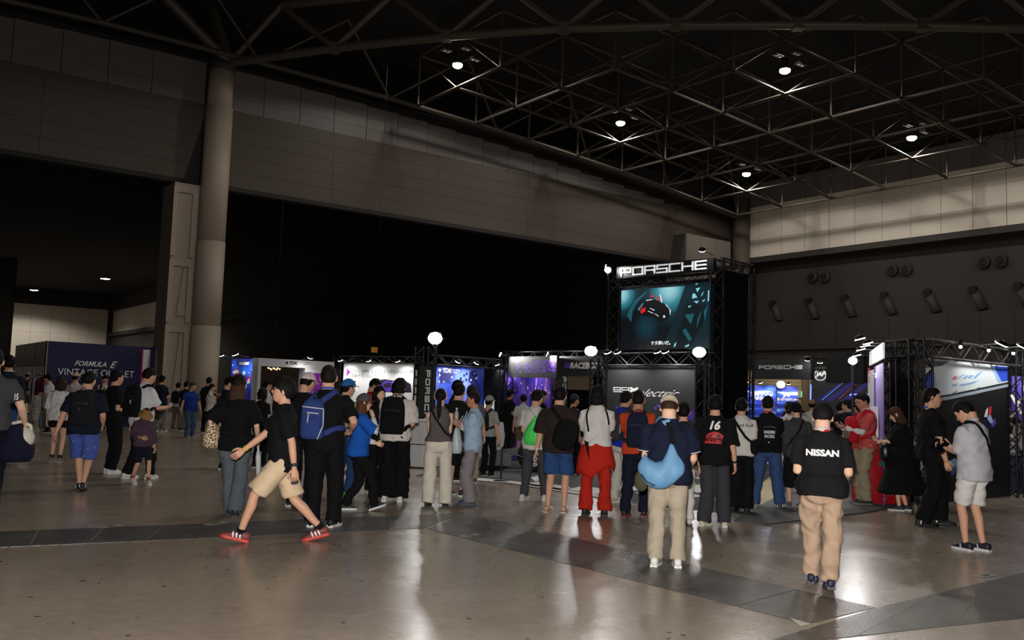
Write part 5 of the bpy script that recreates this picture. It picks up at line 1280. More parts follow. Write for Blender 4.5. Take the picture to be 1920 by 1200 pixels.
        return mb.v, mb.f, {0: .013, 1: .017, 2: .024}[s.lod] / s.k, 4
    def jobs(s):
        j = [s.body_job()]
        if s.s.get('top_') is not None: j.append(s.top_job())
        if s.s.get('bot') is not None: j.append(s.bot_job())
        return j
    # ---- hands
    def hand(s, mb, i):
        S, E_, W_ = s.arms[i]; sx = (-1, 1)[i]
        d = (W_ - E_).normalized()
        pose = s.s.get('hands', ('relax', 'relax'))[i]
        back = Vector((sx, -.25, .1)) if pose == 'relax' else Vector((sx * .5, .2, -1)) if pose == 'hold' else Vector((sx * .8, .5, .2))
        if 'handback' in s.s and s.s['handback'][i] is not None: back = Vector(s.s['handback'][i])
        bend = {'relax': 0, 'hold': -.15, 'fist': 0}.get(pose, 0)
        z = (back - d * back.dot(d)).normalized(); x = d.cross(z)       # x: across the palm
        th = x if x.dot(Vector((0, 1, .4))) > 0 else -x                  # thumb side points forward / up
        F_ = lambda a, l, c: W_ + th * a + d * l + z * c
        q = .92 if s.fem else 1.0
        rings = []
        for l, w, t in ((-.01, .024, .020), (.02, .030, .019), (.05, .039, .017), (.085, .041, .014), (.098, .036, .010)):
            rings.append([F_(w * q * math.cos(2 * math.pi * k / 10), l * q, t * q * math.sin(2 * math.pi * k / 10)) for k in range(10)])
        mb.loft(rings)
        curl = {'relax': .38, 'hold': .62, 'fist': 1.15, 'flat': .08}.get(pose, .3)
        for j, (a, L) in enumerate(((.029, .072), (.010, .082), (-.010, .076), (-.029, .060))):
            p = Vector((a * q, .085 * q, 0)); ang = .15 + curl * (.5 + .1 * j); pts = [p.copy()]
            for sg in (.42, .33, .27):
                p = p + Vector((a * .12, math.cos(ang), -math.sin(ang))).normalized() * (L * q * sg) if True else p
                pts.append(p.copy()); ang += curl
            mb.tube([F_(*v) for v in pts], [.0092 * q, .0088 * q, .0080 * q, .0055 * q], 6)
        pts = [Vector((.026 * q, .022 * q, -.004)), Vector((.050 * q, .048 * q, -.014)), Vector((.058 * q, .078 * q, -.026 - .012 * curl)), Vector((.056 * q, .100 * q, -.036 - .02 * curl))]
        mb.tube([F_(*v) for v in pts], [.0125 * q, .0112 * q, .0098 * q, .006 * q], 6)
        return (W_ + d * .085, d, z, th)
    # ---- assemble
    def finish(s, meshes):
        g = s.s.get; k = s.k
        root = thing('person', s.s['label'], 'person', s.pos, s.rz, 'visitors standing and walking in the hall')
        root.scale = (1, 1, 1); s.root = root
        SC = Matrix.Diagonal((k, k, k, 1))
        sk = skin(g('skin', 1))
        me = meshes[0]
        # head and hands joined into the one body mesh
        mb = MB(); na, ne = {0: (44, 34), 1: (32, 26), 2: (22, 16)}[s.lod]
        A, E_, d, f = head_grid(na, ne); hp = head_face(head_base(d)) * (1.0 if not s.fem else .96)
        mb.add([s.HR @ Vector(p) for p in hp], f)
        for sx in (-1, 1):
            ear = []
            for t_ in range(7):
                for u_ in range(8): pass
            rot = Matrix.Rotation(sx * R(-18), 3, 'Z')
            v0 = len(mb.v); e = MB(); e.ellip((sx * .077, -.006, -.008), (.010, .022, .032), 10, 6, rot=rot); mb.add([s.HR @ Vector(p) for p in e.v], e.f)
        s.hands_ = [s.hand(mb, i) for i in (0, 1)] if s.lod < 2 or True else None
        add = bpy.data.meshes.new('tmp'); add.from_pydata([tuple(p) for p in mb.v], [], mb.f)
        bm = bmesh.new(); bm.from_mesh(me); bm.from_mesh(add); bmesh.ops.recalc_face_normals(bm, faces=bm.faces)
        bmesh.ops.transform(bm, matrix=SC, verts=bm.verts); bm.to_mesh(me); bm.free(); bpy.data.meshes.remove(add)
        set_smooth(me); me.name = 'body'; me.materials.clear(); s.body = link('body', me, sk, root)
        ix = 1
        s.bvh = None; s.topo = s.boto = None
        if g('top_') is not None:
            t = meshes[ix]; ix += 1; t.transform(SC); tt = g('top_'); wrinkle(t, tt.get('wr', .0095), s.seed, .9); set_smooth(t); t.name = 'top'; t.materials.clear()
            s.topo = link(tt.get('name', 't_shirt'), t, tt.get('mat') or cloth(tt.get('col', (20, 20, 22))), root)
            s.bvh = BVHTree.FromPolygons([v.co.copy() for v in t.vertices], [p.vertices[:] for p in t.polygons])
        if g('bot') is not None:
            t = meshes[ix]; bt = g('bot'); t.transform(SC); wrinkle(t, bt.get('wr', .006) * 1.6, s.seed + 7, .85); set_smooth(t); t.name = 'bottom'; t.materials.clear()
            s.boto = link(bt.get('name', 'trousers'), t, bt.get('mat') or cloth(bt.get('col', (30, 30, 34))), root)
        s.SC = SC
        s.shoes(); s.hair(); s.face()
        for fn in g('extra', []): fn(s)
        return s
    def L(s, v): return s.SC @ Vector(v)              # reference-size local point to local metres
    def T(s, v): return s.SC @ (s.TR @ Vector(v))     # torso point
    def Hd(s, v): return s.SC @ (s.HR @ Vector(v))    # head point
    def shoes(s):
        kind, up, sole = (tuple(s.s.get('shoes', ('sneaker', (24, 24, 26), (200, 200, 200)))) + (None,))[:3]
        acc = s.s.get('accent')
        for i, (fx, fy, ro, lift, pit) in enumerate(s.feet):
            M = Matrix.Translation((fx, fy, lift)) @ Matrix.Rotation(R(-ro), 4, 'Z')
            if pit > 0: M = M @ Matrix.Translation((0, .14, .0)) @ Matrix.Rotation(R(-pit), 4, 'X') @ Matrix.Translation((0, -.14, 0))
            if pit < 0: M = M @ Matrix.Translation((0, -.08, .0)) @ Matrix.Rotation(R(-pit), 4, 'X') @ Matrix.Translation((0, .08, 0))
            sx = (-1, 1)[i]
            outl = [(-.085, .030), (-.07, .036), (-.02, .036), (.05, .044), (.10, .047), (.15, .043), (.18, .030), (.195, .012)]
            q = .92 if s.fem else 1.0
            def ring(z, e, y0=-1, y1=1): return [(x, y, z) for x, y in [(w + e, y) for y, w in outl] + [(-(w + e), y) for y, w in reversed(outl)]]
            def tr(v): return s.SC @ (M @ Vector((v[0] * q, v[1] * q, v[2])))
            if kind == 'sandal':
                so = MB(); so.loft([[tr(v) for v in ring(z, .006)] for z in (0.0, .022)]); o = so.build('sandal', mat('shoe_%d_%d_%d' % tuple(up), up, .6), s.root)
                st = MB(); pts = [(-.05, .07, .02), (-.042, .08, .055), (0, .085, .078), (.042, .08, .055), (.05, .07, .02)]
                st.loft([[tr((x, y - .035, z)), tr((x, y + .045, z * .92)), tr((x * .96, y + .045, z * .92 - .006)), tr((x * .96, y - .035, z - .006))] for x, y, z in pts]); st.build('sandal_strap', mat('shoe_%d_%d_%d' % tuple(up), up, .6), o, True)
                continue
            mb = MB(); rings = []
            # cross sections heel to toe: y, halfwidth, height, floor
            for y, w, h in ((-.088, .018, .075), (-.08, .032, .094), (-.05, .038, .100), (-.01, .038, .104), (.03, .040, .100), (.07, .043, .082), (.11, .045, .064), (.15, .042, .054), (.18, .031, .044), (.196, .012, .032)):
                rings.append([tr((w * math.copysign(abs(math.cos(t)) ** .75, math.cos(t)), y, .018 + (h - .018) * (.5 + .5 * math.copysign(abs(math.sin(t)) ** .8, math.sin(t))))) for t in [2 * math.pi * j / 12 for j in range(12)]])
            mb.loft(rings)
            sm = mat('shoe_%d_%d_%d' % tuple(up), up, .6, vary=.06, vscale=20)
            o = mb.build('shoe', sm, s.root, True)
            if s.lod < 2 or sole:
                so = MB(); so.loft([[tr(v) for v in ring(z, e)] for z, e in ((0.0, .001), (.012, .005), (.030, .003))]); so.build('sole', mat('shoesole_%d_%d_%d' % tuple(sole), sole, .6), o)
            if acc:
                a = MB()
                for dy in acc[1]:
                    a.loft([[tr((sg * w, dy + y_, z)) for w, y_, z in ((.0445, 0, .032), (.0445, .014, .032), (.041, .024, .078), (.041, .010, .078))] for sg in (-1, 1)], caps=True)
                a.build('shoe_stripe', mat('shoeacc_%d_%d_%d' % tuple(acc[0]), acc[0], .5), o)
            sc = s.s.get('socks')
            if sc:
                H_, K_, An = s.legs[i]; up_ = An.lerp(K_, sc[1]); mm = MB(); mm.tube([s.SC @ An, s.SC @ An.lerp(up_, .5), s.SC @ up_], [.042 * s.k, .042 * s.k, .046 * s.k], 12); mm.build('sock', cloth(sc[0]), s.root, True)
    def hair(s):
        st, c = s.s.get('hair', ('short', (14, 11, 10))); hat = s.s.get('hat'); hm = hairm(c)
        na, ne = {0: (52, 36), 1: (40, 28), 2: (26, 18)}[s.lod]
        A, E_, d, f = head_grid(na, ne); p0 = head_base(d) * (1.0 if not s.fem else .96)
        el = E_ * 180 / np.pi; m = sstep(-5, 5, el - hairline(A, st))
        th = {'buzz': .05, 'short': .17, 'fringe': .20, 'long': .13, 'bob': .14, 'pony': .07, 'shag': .22}[st]
        if hat: th = min(th, .06)
        thick = th * (.55 + .45 * sstep(-20, 60, el)) * (1 + .18 * noise3(p0, 1.0)) + .02
        if st == 'buzz': thick = .05 + .10 * sstep(15, 60, el)
        if st in ('short',) and not hat: thick = thick * (.5 + .5 * sstep(-15, 30, el))
        rr_ = .93 + m * (.07 + thick); p = p0 * rr_[:, None]
        rs = np.random.RandomState(s.seed)
        p += d * ((0 if st == 'buzz' else 1) * m * .003 * np.sin(A * (26 + rs.randint(8)) + 3 * np.sin(el * .12)))[:, None]
        mb = MB(); mb.add([s.Hd(q) for q in p], f); ho = mb.build('hair', hm, s.root, True)
        if st in ('long', 'bob', 'shag'):
            ln = s.s.get('hairlen', {'long': .42, 'bob': .12, 'shag': .10}[st]); n = 18; rings = []
            for t in np.linspace(0, 1, 9):
                z = .055 - t * (ln + .055); w = .088 * float(np.interp(t, [0, .15, .35, .8, 1], [.55, .9, 1.06, .95, .55])); b = .07 * float(np.interp(t, [0, .15, .3, 1], [.6, .95, .85, .45]))
                yy = -.035 - .02 * t - (.02 if st == 'long' else 0) * t
                if st == 'bob': w = .092 * float(np.interp(t, [0, .2, .6, 1], [.6, .95, 1.05, .85])); b = .078 * float(np.interp(t, [0, .2, 1], [.6, .95, 1])); yy = -.022
                if z > -.16: c0 = s.Hd((0, yy, z)); Rm = (s.HR).to_3x3()
                else:
                    base = s.HR @ Vector((0, yy, -.16)); c0 = s.SC @ (base + Vector((0, -.012 * (z + .16) * -8, z + .16))); Rm = s.TR.to_3x3()
                ring = ell_ring((0, 0, 0), w * s.k, b * s.k, n, Rm); ring = [c0 + v * (1 + .05 * math.sin(j * 5.1 + t * 7)) for j, v in enumerate(ring)]
                rings.append(ring)
            mb = MB().loft(rings); tip = s.s.get('hairtip'); mb.build('hair_length', hm if not tip else hairm((58, 38, 30)), ho, True)
        if st == 'pony':
            L_ = s.s.get('hairlen', .30); c0 = (0, -.108, .035)
            mb = MB().tube([s.Hd(c0), s.Hd((0, -.135, .0)), s.Hd((0, -.135, -.08)), s.Hd((0, -.125, -.08 - L_ * .5)), s.Hd((0, -.12, -.08 - L_))], [v * s.k for v in (.018, .032, .036, .03, .008)], 10); mb.build('ponytail', hm, ho, True)
            if s.s.get('hairband'):
                rg = [(.082 * math.cos(t), -.01, .116 * math.sin(t)) for t in np.linspace(-.3, math.pi + .3, 16)]
                MB().tube([s.Hd(v) for v in rg], .005 * s.k, 6).build('hair_band', mat('hairband', (200, 196, 186), .5), ho, True)
        if hat: s.hat(hat)
    def hat(s, hat):
        kind, c = hat[0], hat[1]; rev = len(hat) > 2 and hat[2] == 'back'
        m_ = hat[3] if len(hat) > 3 else cloth(c)
        na, ne = {0: (40, 24), 1: (30, 20), 2: (20, 14)}[s.lod]
        A, E_, d, f = head_grid(na, ne); p0 = head_base(d)
        el = E_ * 180 / np.pi; tilt = 6 * np.cos(A) * (-1 if rev else 1)
        line = (16 if kind == 'cap' else 8) + tilt; m = sstep(-5, 4, el - line)
        p = p0 * (.90 + m * .26)[:, None]
        if kind == 'cap': p[:, 2] += m * .006
        else: p[:, 2] = np.where(p[:, 2] > .09, .09 + (p[:, 2] - .09) * .6, p[:, 2])
        o = MB().add([s.Hd(q) for q in p], f).build('cap' if kind == 'cap' else 'bucket_hat', m_, s.root, True)
        if kind == 'cap':
            dr = -1 if rev else 1; n = 14; top = []; bot = []
            for j in range(n + 1):
                t = math.pi * j / n; x = .078 * math.cos(t); y = .075 + .085 * math.sin(t); z = .034 + .010 * (1 - (x / .078) ** 2) - .10 * (y - .075) * 1.0
                top.append((x, dr * y, z + .006)); bot.append((x, dr * y, z))
            top = [( .07, dr * .04, .036)] + top + [(-.07, dr * .04, .036)]; bot = [(.07, dr * .04, .03)] + bot + [(-.07, dr * .04, .03)]
            if rev: top = top
            MB().loft([[s.Hd(v) for v in top], [s.Hd(v) for v in bot]]).build('cap_brim', m_, o, False)
            MB().ellip(s.Hd((0, -.004, .134)), (.008 * s.k,) * 3, 8, 5).build('cap_button', m_, o)
        else:
            n = 30; rings = []
            for r, z in ((1.0, .03), (1.28, -.012), (1.66, -.035), (1.68, -.042), (1.28, -.022), (1.0, .016)):
                rings.append([s.Hd((.085 * r * math.cos(2 * math.pi * j / n), .103 * (1 + (r - 1) * .85) * math.sin(2 * math.pi * j / n), z + .005 * math.sin(3 * 2 * math.pi * j / n))) for j in range(n)])
            rings.append(rings[0]); MB().loft(rings, caps=False).build('hat_brim', m_, o, True)
    def face(s):
        if not s.s.get('showface'): return
        EB = mat('eye_dark', (22, 14, 12), .25); LIP = mat('lip', (150, 84, 74), .5); hm = hairm(s.s.get('hair', ('short', (14, 11, 10)))[1])
        fz = .96 if s.fem else 1.0
        for sx in (-1, 1):
            MB().ellip(s.Hd((sx * .030 * fz, .0735 * fz, .004)), tuple(s.k * v for v in (.012, .008, .0055)), 10, 6, rot=s.HR.to_3x3()).build('eye', EB, s.root, True)
            MB().tube([s.Hd((sx * .014, .084 * fz, .022)), s.Hd((sx * .030, .083 * fz, .027)), s.Hd((sx * .045, .073 * fz, .021))], [.0028 * s.k, .0036 * s.k, .002 * s.k], 6).build('eyebrow', hm, s.root, True)
        MB().ellip(s.Hd((0, .0885 * fz, -.062)), tuple(s.k * v for v in (.020, .006, .0055)), 10, 6, rot=s.HR.to_3x3()).build('mouth', LIP, s.root, True)
    # ---- dressing helpers
    def surf(s, p, off=.004):
        """push a local point onto the shirt"""
        if s.bvh is None: return Vector(p), Vector((0, -1, 0))
        co, no, _, _ = s.bvh.find_nearest(Vector(p)); c = Vector((0, 0, co.z)); 
        if no.dot(co - Vector((s.hipc.x * s.k, s.hipc.y * s.k, co.z))) < 0: no = -no
        return co + no * off, no
    def band(s, pts, w, m, name, parent, off=.006, th=.004, wrap=True):
        """a strap that lies on the shirt through rough local points (reference size torso points)"""
        P = []
        raw = [s.T(p) for p in pts]; fine = []
        for a, b in zip(raw[:-1], raw[1:]):
            for j in range(5): fine.append(a.lerp(b, j / 5))
        fine.append(raw[-1])
        if wrap: P = [s.surf(p, off) for p in fine]
        else: P = [(p, Vector((0, -1, 0))) for p in fine]
        rings = []
        for i, (p, n) in enumerate(P):
            t = (P[min(i + 1, len(P) - 1)][0] - P[max(i - 1, 0)][0]).normalized(); sd = t.cross(n)
            if sd.length < 1e-4: sd = t.orthogonal()
            sd = sd.normalized() * w / 2
            rings.append([p - sd, p + sd, p + sd + n * th, p - sd + n * th])
        mb = MB().loft(rings); q = parent
        o = mb.build(name, m, q); o_fix(o, q, s); return o
    def held(s, name, label, cat, base, group=None):
        """an Empty for something the person carries; base in local metres"""
        b = s.root_matrix() @ Vector(base); e = thing(name, label, cat, b, s.rz, group); return e
    def root_matrix(s): return Matrix.Translation(s.pos) @ Matrix.Rotation(s.rz, 4, 'Z')
def o_fix(o, parent, s):
    """geometry was made in the wearer's local metres: shift it into its parent's frame"""
    if parent is s.root: return
    inv = (Matrix.Translation(parent.location) @ Matrix.Rotation(parent.rotation_euler.z, 4, 'Z')).inverted() @ s.root_matrix()
    o.data.transform(inv)
def put(mb, name, m, parent, s, smooth=True):
    o = mb.build(name, m, None, smooth); o_fix(o, parent, s); o.parent = parent; return o
def put_sub(mb, name, m, part, thing_, s, smooth=True):
    o = mb.build(name, m, None, smooth); o_fix(o, thing_, s); o.parent = part; return o

# ---- things people wear and carry
def backpack(label, col, w=.30, h=.46, d=.15, zc=1.20, pocket=None, front=False, m=None, strapcol=None, extra=None, x=0.0):
    def fn(s):
        m_ = m or cloth(col); sg = 1 if front else -1
        a, b, y = s.tprof(1.2); yb = sg * (b + s.s.get('top_', {}).get('ease', .02) + d / 2 + .002)
        c = s.T((x, yb, zc)); e = s.held('backpack', label, 'backpack', (c.x, c.y, c.z - h / 2 * s.k), 'bags carried by visitors')
        Rm = s.TR.to_3x3(); k = s.k
        rings = []
        for t in np.linspace(-1, 1, 11):
            z = t * h / 2; ww = w / 2 * (1 - max(0, t) ** 3 * .32 - (abs(t) > .98) * .15); dd = d / 2 * (1 - max(0, t) ** 2 * .35 - (abs(t) > .98) * .25 + (t < 0) * .12)
            rings.append([p for p in ell_ring(s.T((x, yb, zc + z)), ww * k, dd * k, 18, Rm, 3.2)])
        body = put(MB().loft(rings), 'bag_body', m_, e, s)
        pm = cloth(pocket) if pocket else m_
        rings = []
        for t in np.linspace(-1, 1, 7):
            rings.append(ell_ring(s.T((x, yb + sg * d * .36, zc - h * .17 + t * h * .24)), w * .38 * k * (1 - abs(t) ** 4 * .25), d * .24 * k * (1 - abs(t) ** 3 * .5), 14, Rm, 3))
        pk = put(MB().loft(rings), 'bag_pocket', pm, e, s)
        rg = [s.T((x - w * .33 + w * .66 * j / 8, yb + sg * d * .52, zc + h * .10 + .02 * math.sin(math.pi * j / 8))) for j in range(9)]
        put_sub(MB().tube(rg, .004 * k, 5), 'zipper', STEEL, pk, e, s)
        put(MB().tube([s.T((x - .03, yb - sg * d * .3, zc + h / 2 - .01)), s.T((x - .02, yb - sg * d * .3, zc + h / 2 + .035)), s.T((x + .02, yb - sg * d * .3, zc + h / 2 + .035)), s.T((x + .03, yb - sg * d * .3, zc + h / 2 - .01))], .008 * k, 6), 'bag_handle', m_, e, s)
        sm = cloth(strapcol) if strapcol else m_
        for sx in (-1, 1):
            pts = [(x + sx * .07, sg * (b + .02), zc + h * .42), (sx * .10, sg * .03, 1.46), (sx * .115, -sg * .06, 1.435), (sx * .13, -sg * (b + .03), 1.32), (sx * .15, -sg * (b), 1.18), (sx * (a + .02), 0, 1.08), (x + sx * w * .42, sg * (b + .02), zc - h * .38)]
            s.band(pts, .055 * k, sm, 'shoulder_strap', e)
        if extra: extra(s, e, yb, zc, h, w, d)
    return fn
def strap_bag(label, name, cat, m, strapm, side, shape, pts, sw=.03, flap=None):
    """bag on a strap across the body: shape = (centre torso point, half sizes, boxiness)"""
    def fn(s):
        c, r, e_ = shape; cc = s.T(c); e = s.held(name, label, cat, (cc.x, cc.y, cc.z - r[2] * s.k), 'bags carried by visitors')
        body = put(MB().ellip(cc, tuple(v * s.k for v in r), 20, 12, e_, s.TR.to_3x3() @ Matrix.Rotation(R(side), 3, 'Y')), 'bag_body', m, e, s)
        if flap: put_sub(MB().ellip(s.T((c[0], c[1] + flap * .7, c[2] + r[2] * .35)), (r[0] * .9 * s.k, r[1] * .55 * s.k, r[2] * .55 * s.k), 14, 8, .6, s.TR.to_3x3()), 'bag_flap', m, body, e, s)
        s.band(pts, sw * s.k, strapm, 'strap', e)
    return fn
def print_on(txts, back=True, name='shirt_print'):
    """flat print on the shirt: (text index, x, z, material)"""
    def fn(s):
        for ti, x, z, m, *r in txts:
            V_, F_ = TEXTM[ti]; sg = -1 if back else 1; ro = r[0] if r else 0
            out = []
            for v in V_:
                vx, vz = v.x * math.cos(ro) - v.y * math.sin(ro), v.x * math.sin(ro) + v.y * math.cos(ro)
                p = s.T((x, 0, z)) + s.TR.to_3x3() @ Vector((vx * (1 if back else -1), 0, vz)) * s.k
                hit = s.bvh.ray_cast(p + s.TR.to_3x3() @ Vector((0, sg * .6, 0)), s.TR.to_3x3() @ Vector((0, -sg, 0)))
                q = hit[0] if hit[0] is not None else p + s.TR.to_3x3() @ Vector((0, sg * .12, 0))
                out.append(q + s.TR.to_3x3() @ Vector((0, sg * .005, 0)))
            mb = MB().add(out, F_); o = mb.build(name, m, s.topo)
    return fn
def patch_on(poly, m, back=True, name='shirt_print', lift=.004, n=8):
    """printed patch: grid of a convex polygon in x,z (reference torso)"""
    def fn(s):
        me = bmesh.new(); vs = [me.verts.new((x, z, 0)) for x, z in poly]; me.faces.new(vs); bmesh.ops.triangulate(me, faces=me.faces)
        for _ in range(3):
            lg = [e for e in me.edges if e.calc_length() > .03]
            if lg: bmesh.ops.subdivide_edges(me, edges=lg, cuts=1); bmesh.ops.triangulate(me, faces=me.faces)
        me.verts.index_update(); sg = -1 if back else 1; out = []; R3 = s.TR.to_3x3()
        for v in me.verts:
            p = s.T((v.co.x, 0, v.co.y)); hit = s.bvh.ray_cast(p + R3 @ Vector((0, sg * .6, 0)), R3 @ Vector((0, -sg, 0))); q = hit[0] if hit[0] is not None else p + R3 @ Vector((0, sg * .12, 0))
            out.append(q + R3 @ Vector((0, sg * lift, 0)))
        MB().add(out, [[v.index for v in f.verts] for f in me.faces]).build(name, m, s.topo); me.free()
    return fn
def neck_band(col, name='lanyard', z=1.468, r=(.078, .074), h=.020, tilt=.014, m=None, drop=None):
    def fn(s):
        n = 22; rings = []
        for dz, dr in ((0, 0), (h, -.006), (h, -.012), (0, -.008)):
            rings.append([s.T(((r[0] + dr) * math.cos(2 * math.pi * j / n), -.012 + (r[1] + dr) * math.sin(2 * math.pi * j / n), z + dz - tilt * math.sin(2 * math.pi * j / n))) for j in range(n)])
        rings.append(rings[0]); MB().loft(rings, caps=False).build(name, m or cloth(col), s.root, True)
        if drop:
            for sx in (-1, 1): s.band([(sx * .06, .07, 1.45), (sx * .04, .12, 1.3), (0, .13, drop)], .014 * s.k, m or cloth(col), name, s.root)
    return fn
def cuff_band(i, col, f=.93, r=.034, w=.018, name='wristband'):
    def fn(s):
        S, E_, W_ = s.arms[i]; d = (W_ - E_).normalized(); c = E_.lerp(W_, f)
        MB().tube([s.SC @ (c - d * w / 2), s.SC @ (c + d * w / 2)], r * s.k, 14).build(name, mat('band_%d_%d_%d' % tuple(col), col, .5), s.root, True)
    return fn
def sleeve_arm(i, col, f0=.05, f1=.95, name='arm_sleeve'):
    def fn(s):
        S, E_, W_ = s.arms[i]; MB().tube([s.SC @ E_.lerp(W_, t) for t in np.linspace(f0, f1, 5)] if f0 >= 0 else [s.SC @ S.lerp(E_, 1 + f0)] + [s.SC @ E_.lerp(W_, t) for t in np.linspace(0, f1, 5)], [v * s.k for v in ((.049, .049, .045, .040, .036) if f0 >= 0 else (.052, .050, .049, .045, .040, .036))], 12).build(name, cloth(col), s.root, True)
    return fn
def phone(i, label, screen=True, size=(.074, .15), col=(20, 20, 24), up=0.0, case=None, name='smartphone', cat='phone'):
    def fn(s):
        c, d, z, th = s.hands_[i]; c = s.SC @ c; n = -z
        c = c + n * .028 * s.k
        ax = (d + n * up).normalized(); x = ax.cross(n).normalized(); nn = x.cross(ax).normalized()
        e = s.held(name, label, cat, c)
        w, l = size
        def P(a, b, t): return c + x * a + ax * b + nn * t
        def slab(w, l, t0, t1): return MB().loft([[P(a, b, t) for a, b in ((-w, -l + .01), (-w + .01, -l), (w - .01, -l), (w, -l + .01), (w, l - .01), (w - .01, l), (-w + .01, l), (-w, l - .01))] for t in (t0, t1)])
        b = put(slab(w / 2, l / 2, -.004, .005), 'phone_body', mat('case_%d_%d_%d' % tuple(case or col), case or col, .4), e, s, False)
        put_sub(slab(w / 2 - .004, l / 2 - .004, -.0055, -.0042) if nn.dot(n) < 0 else slab(w / 2 - .004, l / 2 - .004, .0052, .0065), 'phone_screen', mat('phone_glass' if screen else 'dark_glass', (10, 12, 16), .15, emit=(120, 150, 190), estr=.25 if screen else 0), b, e, s, False)
        put_sub(MB().loft([[P(a, b, t) for a, b in ((-.03, l / 2 - .045), (-.005, l / 2 - .045), (-.005, l / 2 - .012), (-.03, l / 2 - .012))] for t in ((.005, .008) if nn.dot(n) < 0 else (-.004, -.008))]), 'phone_lens', BLACK_PLASTIC, b, e, s, False)
    return fn
def glasses(col=(14, 14, 16)):
    def fn(s):
        m_ = mat('glasses_%d' % col[0], col, .3); n = 12
        for sx in (-1, 1):
            ring = [s.Hd((sx * .032 + .023 * math.cos(2 * math.pi * j / n), .094 - .06 * abs(sx * .032 + .023 * math.cos(2 * math.pi * j / n)) ** 1.3 * 4, .003 + .018 * math.sin(2 * math.pi * j / n))) for j in range(n + 1)]
            o = MB().tube(ring, .0028 * s.k, 6).build('glasses_rim', m_, s.root, True)
            MB().tube([s.Hd((sx * .054, .080, .008)), s.Hd((sx * .076, .03, .008)), s.Hd((sx * .080, -.015, .004))], .0026 * s.k, 6).build('glasses_temple', m_, s.root, True)
        MB().tube([s.Hd((-.009, .093, .006)), s.Hd((.009, .093, .006))], .0026 * s.k, 6).build('glasses_bridge', m_, s.root, True)
    return fn
def tote(i, label, m, r=(.17, .06, .17), name='tote_bag', cat='bag', drop=.30, strapm=None, at_=None, boxy=.7, shoulder=True):
    """soft bag hanging from the shoulder or the hand of arm i"""
    def fn(s):
        sx = (-1, 1)[i]; S, E_, W_ = s.arms[i]
        c = s.SC @ (Vector(at_) if at_ else (S + Vector((sx * .06, -.02, -.52)) if shoulder else W_ + Vector((0, .02, -.30))))
        topp = s.SC @ (S + Vector((sx * -.01, 0, .07)) if shoulder else W_ + Vector((0, .03, -.08)))
        e = s.held(name, label, cat, (c.x, c.y, c.z - r[2] * s.k), 'bags carried by visitors'); k = s.k
        rings = []
        for t in np.linspace(-1, 1, 11):
            u = (1 - abs(t) ** 6 * .2) ; ww = r[1] * u * (1.15 if t < 0 else 1 - .55 * t); ll = r[0] * (1 - .12 * max(0, t)) * (1 - max(0, -t) ** 4 * .25)
            rings.append(ell_ring(c + Vector((0, 0, t * r[2] * k)), ww * k, ll * k, 18, None, 2.6))
        b = put(MB().loft(rings), 'bag_body', m, e, s)
        for dx in (-.02, .02):
            put(MB().tube([c + Vector((dx * k, -r[0] * .5 * k, r[2] * .9 * k)), topp.lerp(c, .35) + Vector((dx * k, -.04 * k, 0)), topp + Vector((dx * k, -.015 * k, 0)), topp + Vector((dx * k, .015 * k, 0)), topp.lerp(c, .35) + Vector((dx * k, .04 * k, 0)), c + Vector((dx * k, r[0] * .5 * k, r[2] * .9 * k))], .009 * k, 6), 'bag_handle', strapm or m, e, s)
    return fn
# =================================================================== people: who stands where
BK = (17, 17, 19); WHT_ = (208, 204, 200); NAVY = (22, 28, 48)
def tee(col, **k): d = dict(col=col); d.update(k); return d
def pants(col, **k): d = dict(col=col); d.update(k); return d
def shorts(col, **k): d = dict(col=col, len=.92, r=(.108, .098, .09), name='shorts'); d.update(k); return d
def wide(col, **k): d = dict(col=col, r=(.112, .112, .118), ease=.02, len=1.96); d.update(k); return d
WALK = [(-.06, .26, 4, 0, -8), (.06, -.26, -4, 0, 30)]; WALK2 = [(-.06, -.26, 4, 0, 30), (.06, .26, -4, 0, -8)]
TSPEC = [('NISSAN', .080, 0, .0036), ('15', .10, 0, .003), ('16', .15, .25, .006), ('LECLERC', .055, .2, .002), ('Red Bull', .075, 0, .0012), ('HASHIMU', .055, 0, .001), ('RACING', .055, 0, .001), ('oracle', .035, 0, 0), ('PUMA', .035, 0, 0)]
TEXTM = bake_texts(TSPEC)
for v in TEXTM[0][0]: v.x *= 1.1
PW = mat('shirt_print_white', (232, 232, 230), .6); PR = mat('shirt_print_red', (190, 30, 40), .6); PK = mat('shirt_print_black', (30, 30, 32), .6); PG = mat('shirt_print_grey', (120, 120, 126), .6)
FLORAL = ramp_mat('floral_blouse', 'voronoi', [(0, (60, 60, 66)), (.18, (110, 108, 110)), (.24, (212, 210, 208)), (1, (216, 213, 210))], 26, .85)
LEOPARD = ramp_mat('leopard_print', 'edge', [(0, (222, 200, 170)), (.10, (214, 188, 152)), (.16, (46, 30, 22)), (.26, (60, 38, 26)), (.34, (150, 112, 76))], 30, .8)
STRIPES = ramp_mat('striped_shirt', 'wave', [(0, (202, 202, 205)), (.55, (200, 200, 204)), (.75, (140, 142, 152)), (1, (136, 138, 148))], 34, .85, distort=.3)
FISHSH = ramp_mat('patterned_shorts', 'voronoi', [(0, (200, 205, 215)), (.10, (190, 196, 210)), (.13, (62, 84, 160)), (1, (58, 80, 156))], 9, .85, stretch=(1, 1, 2.2))
RACESH = ramp_mat('race_shirt', 'noise', [(.35, (16, 18, 40)), (.48, (30, 50, 150)), (.55, (200, 190, 60)), (.60, (20, 22, 46)), (.7, (90, 170, 200)), (.74, (18, 20, 44))], 9, .8, distort=1.2, stretch=(1, 1, 1.6))
JEANS = mat('blue_jeans', (44, 72, 118), .85, vary=.18, vscale=7, bump=.3, bscale=30)
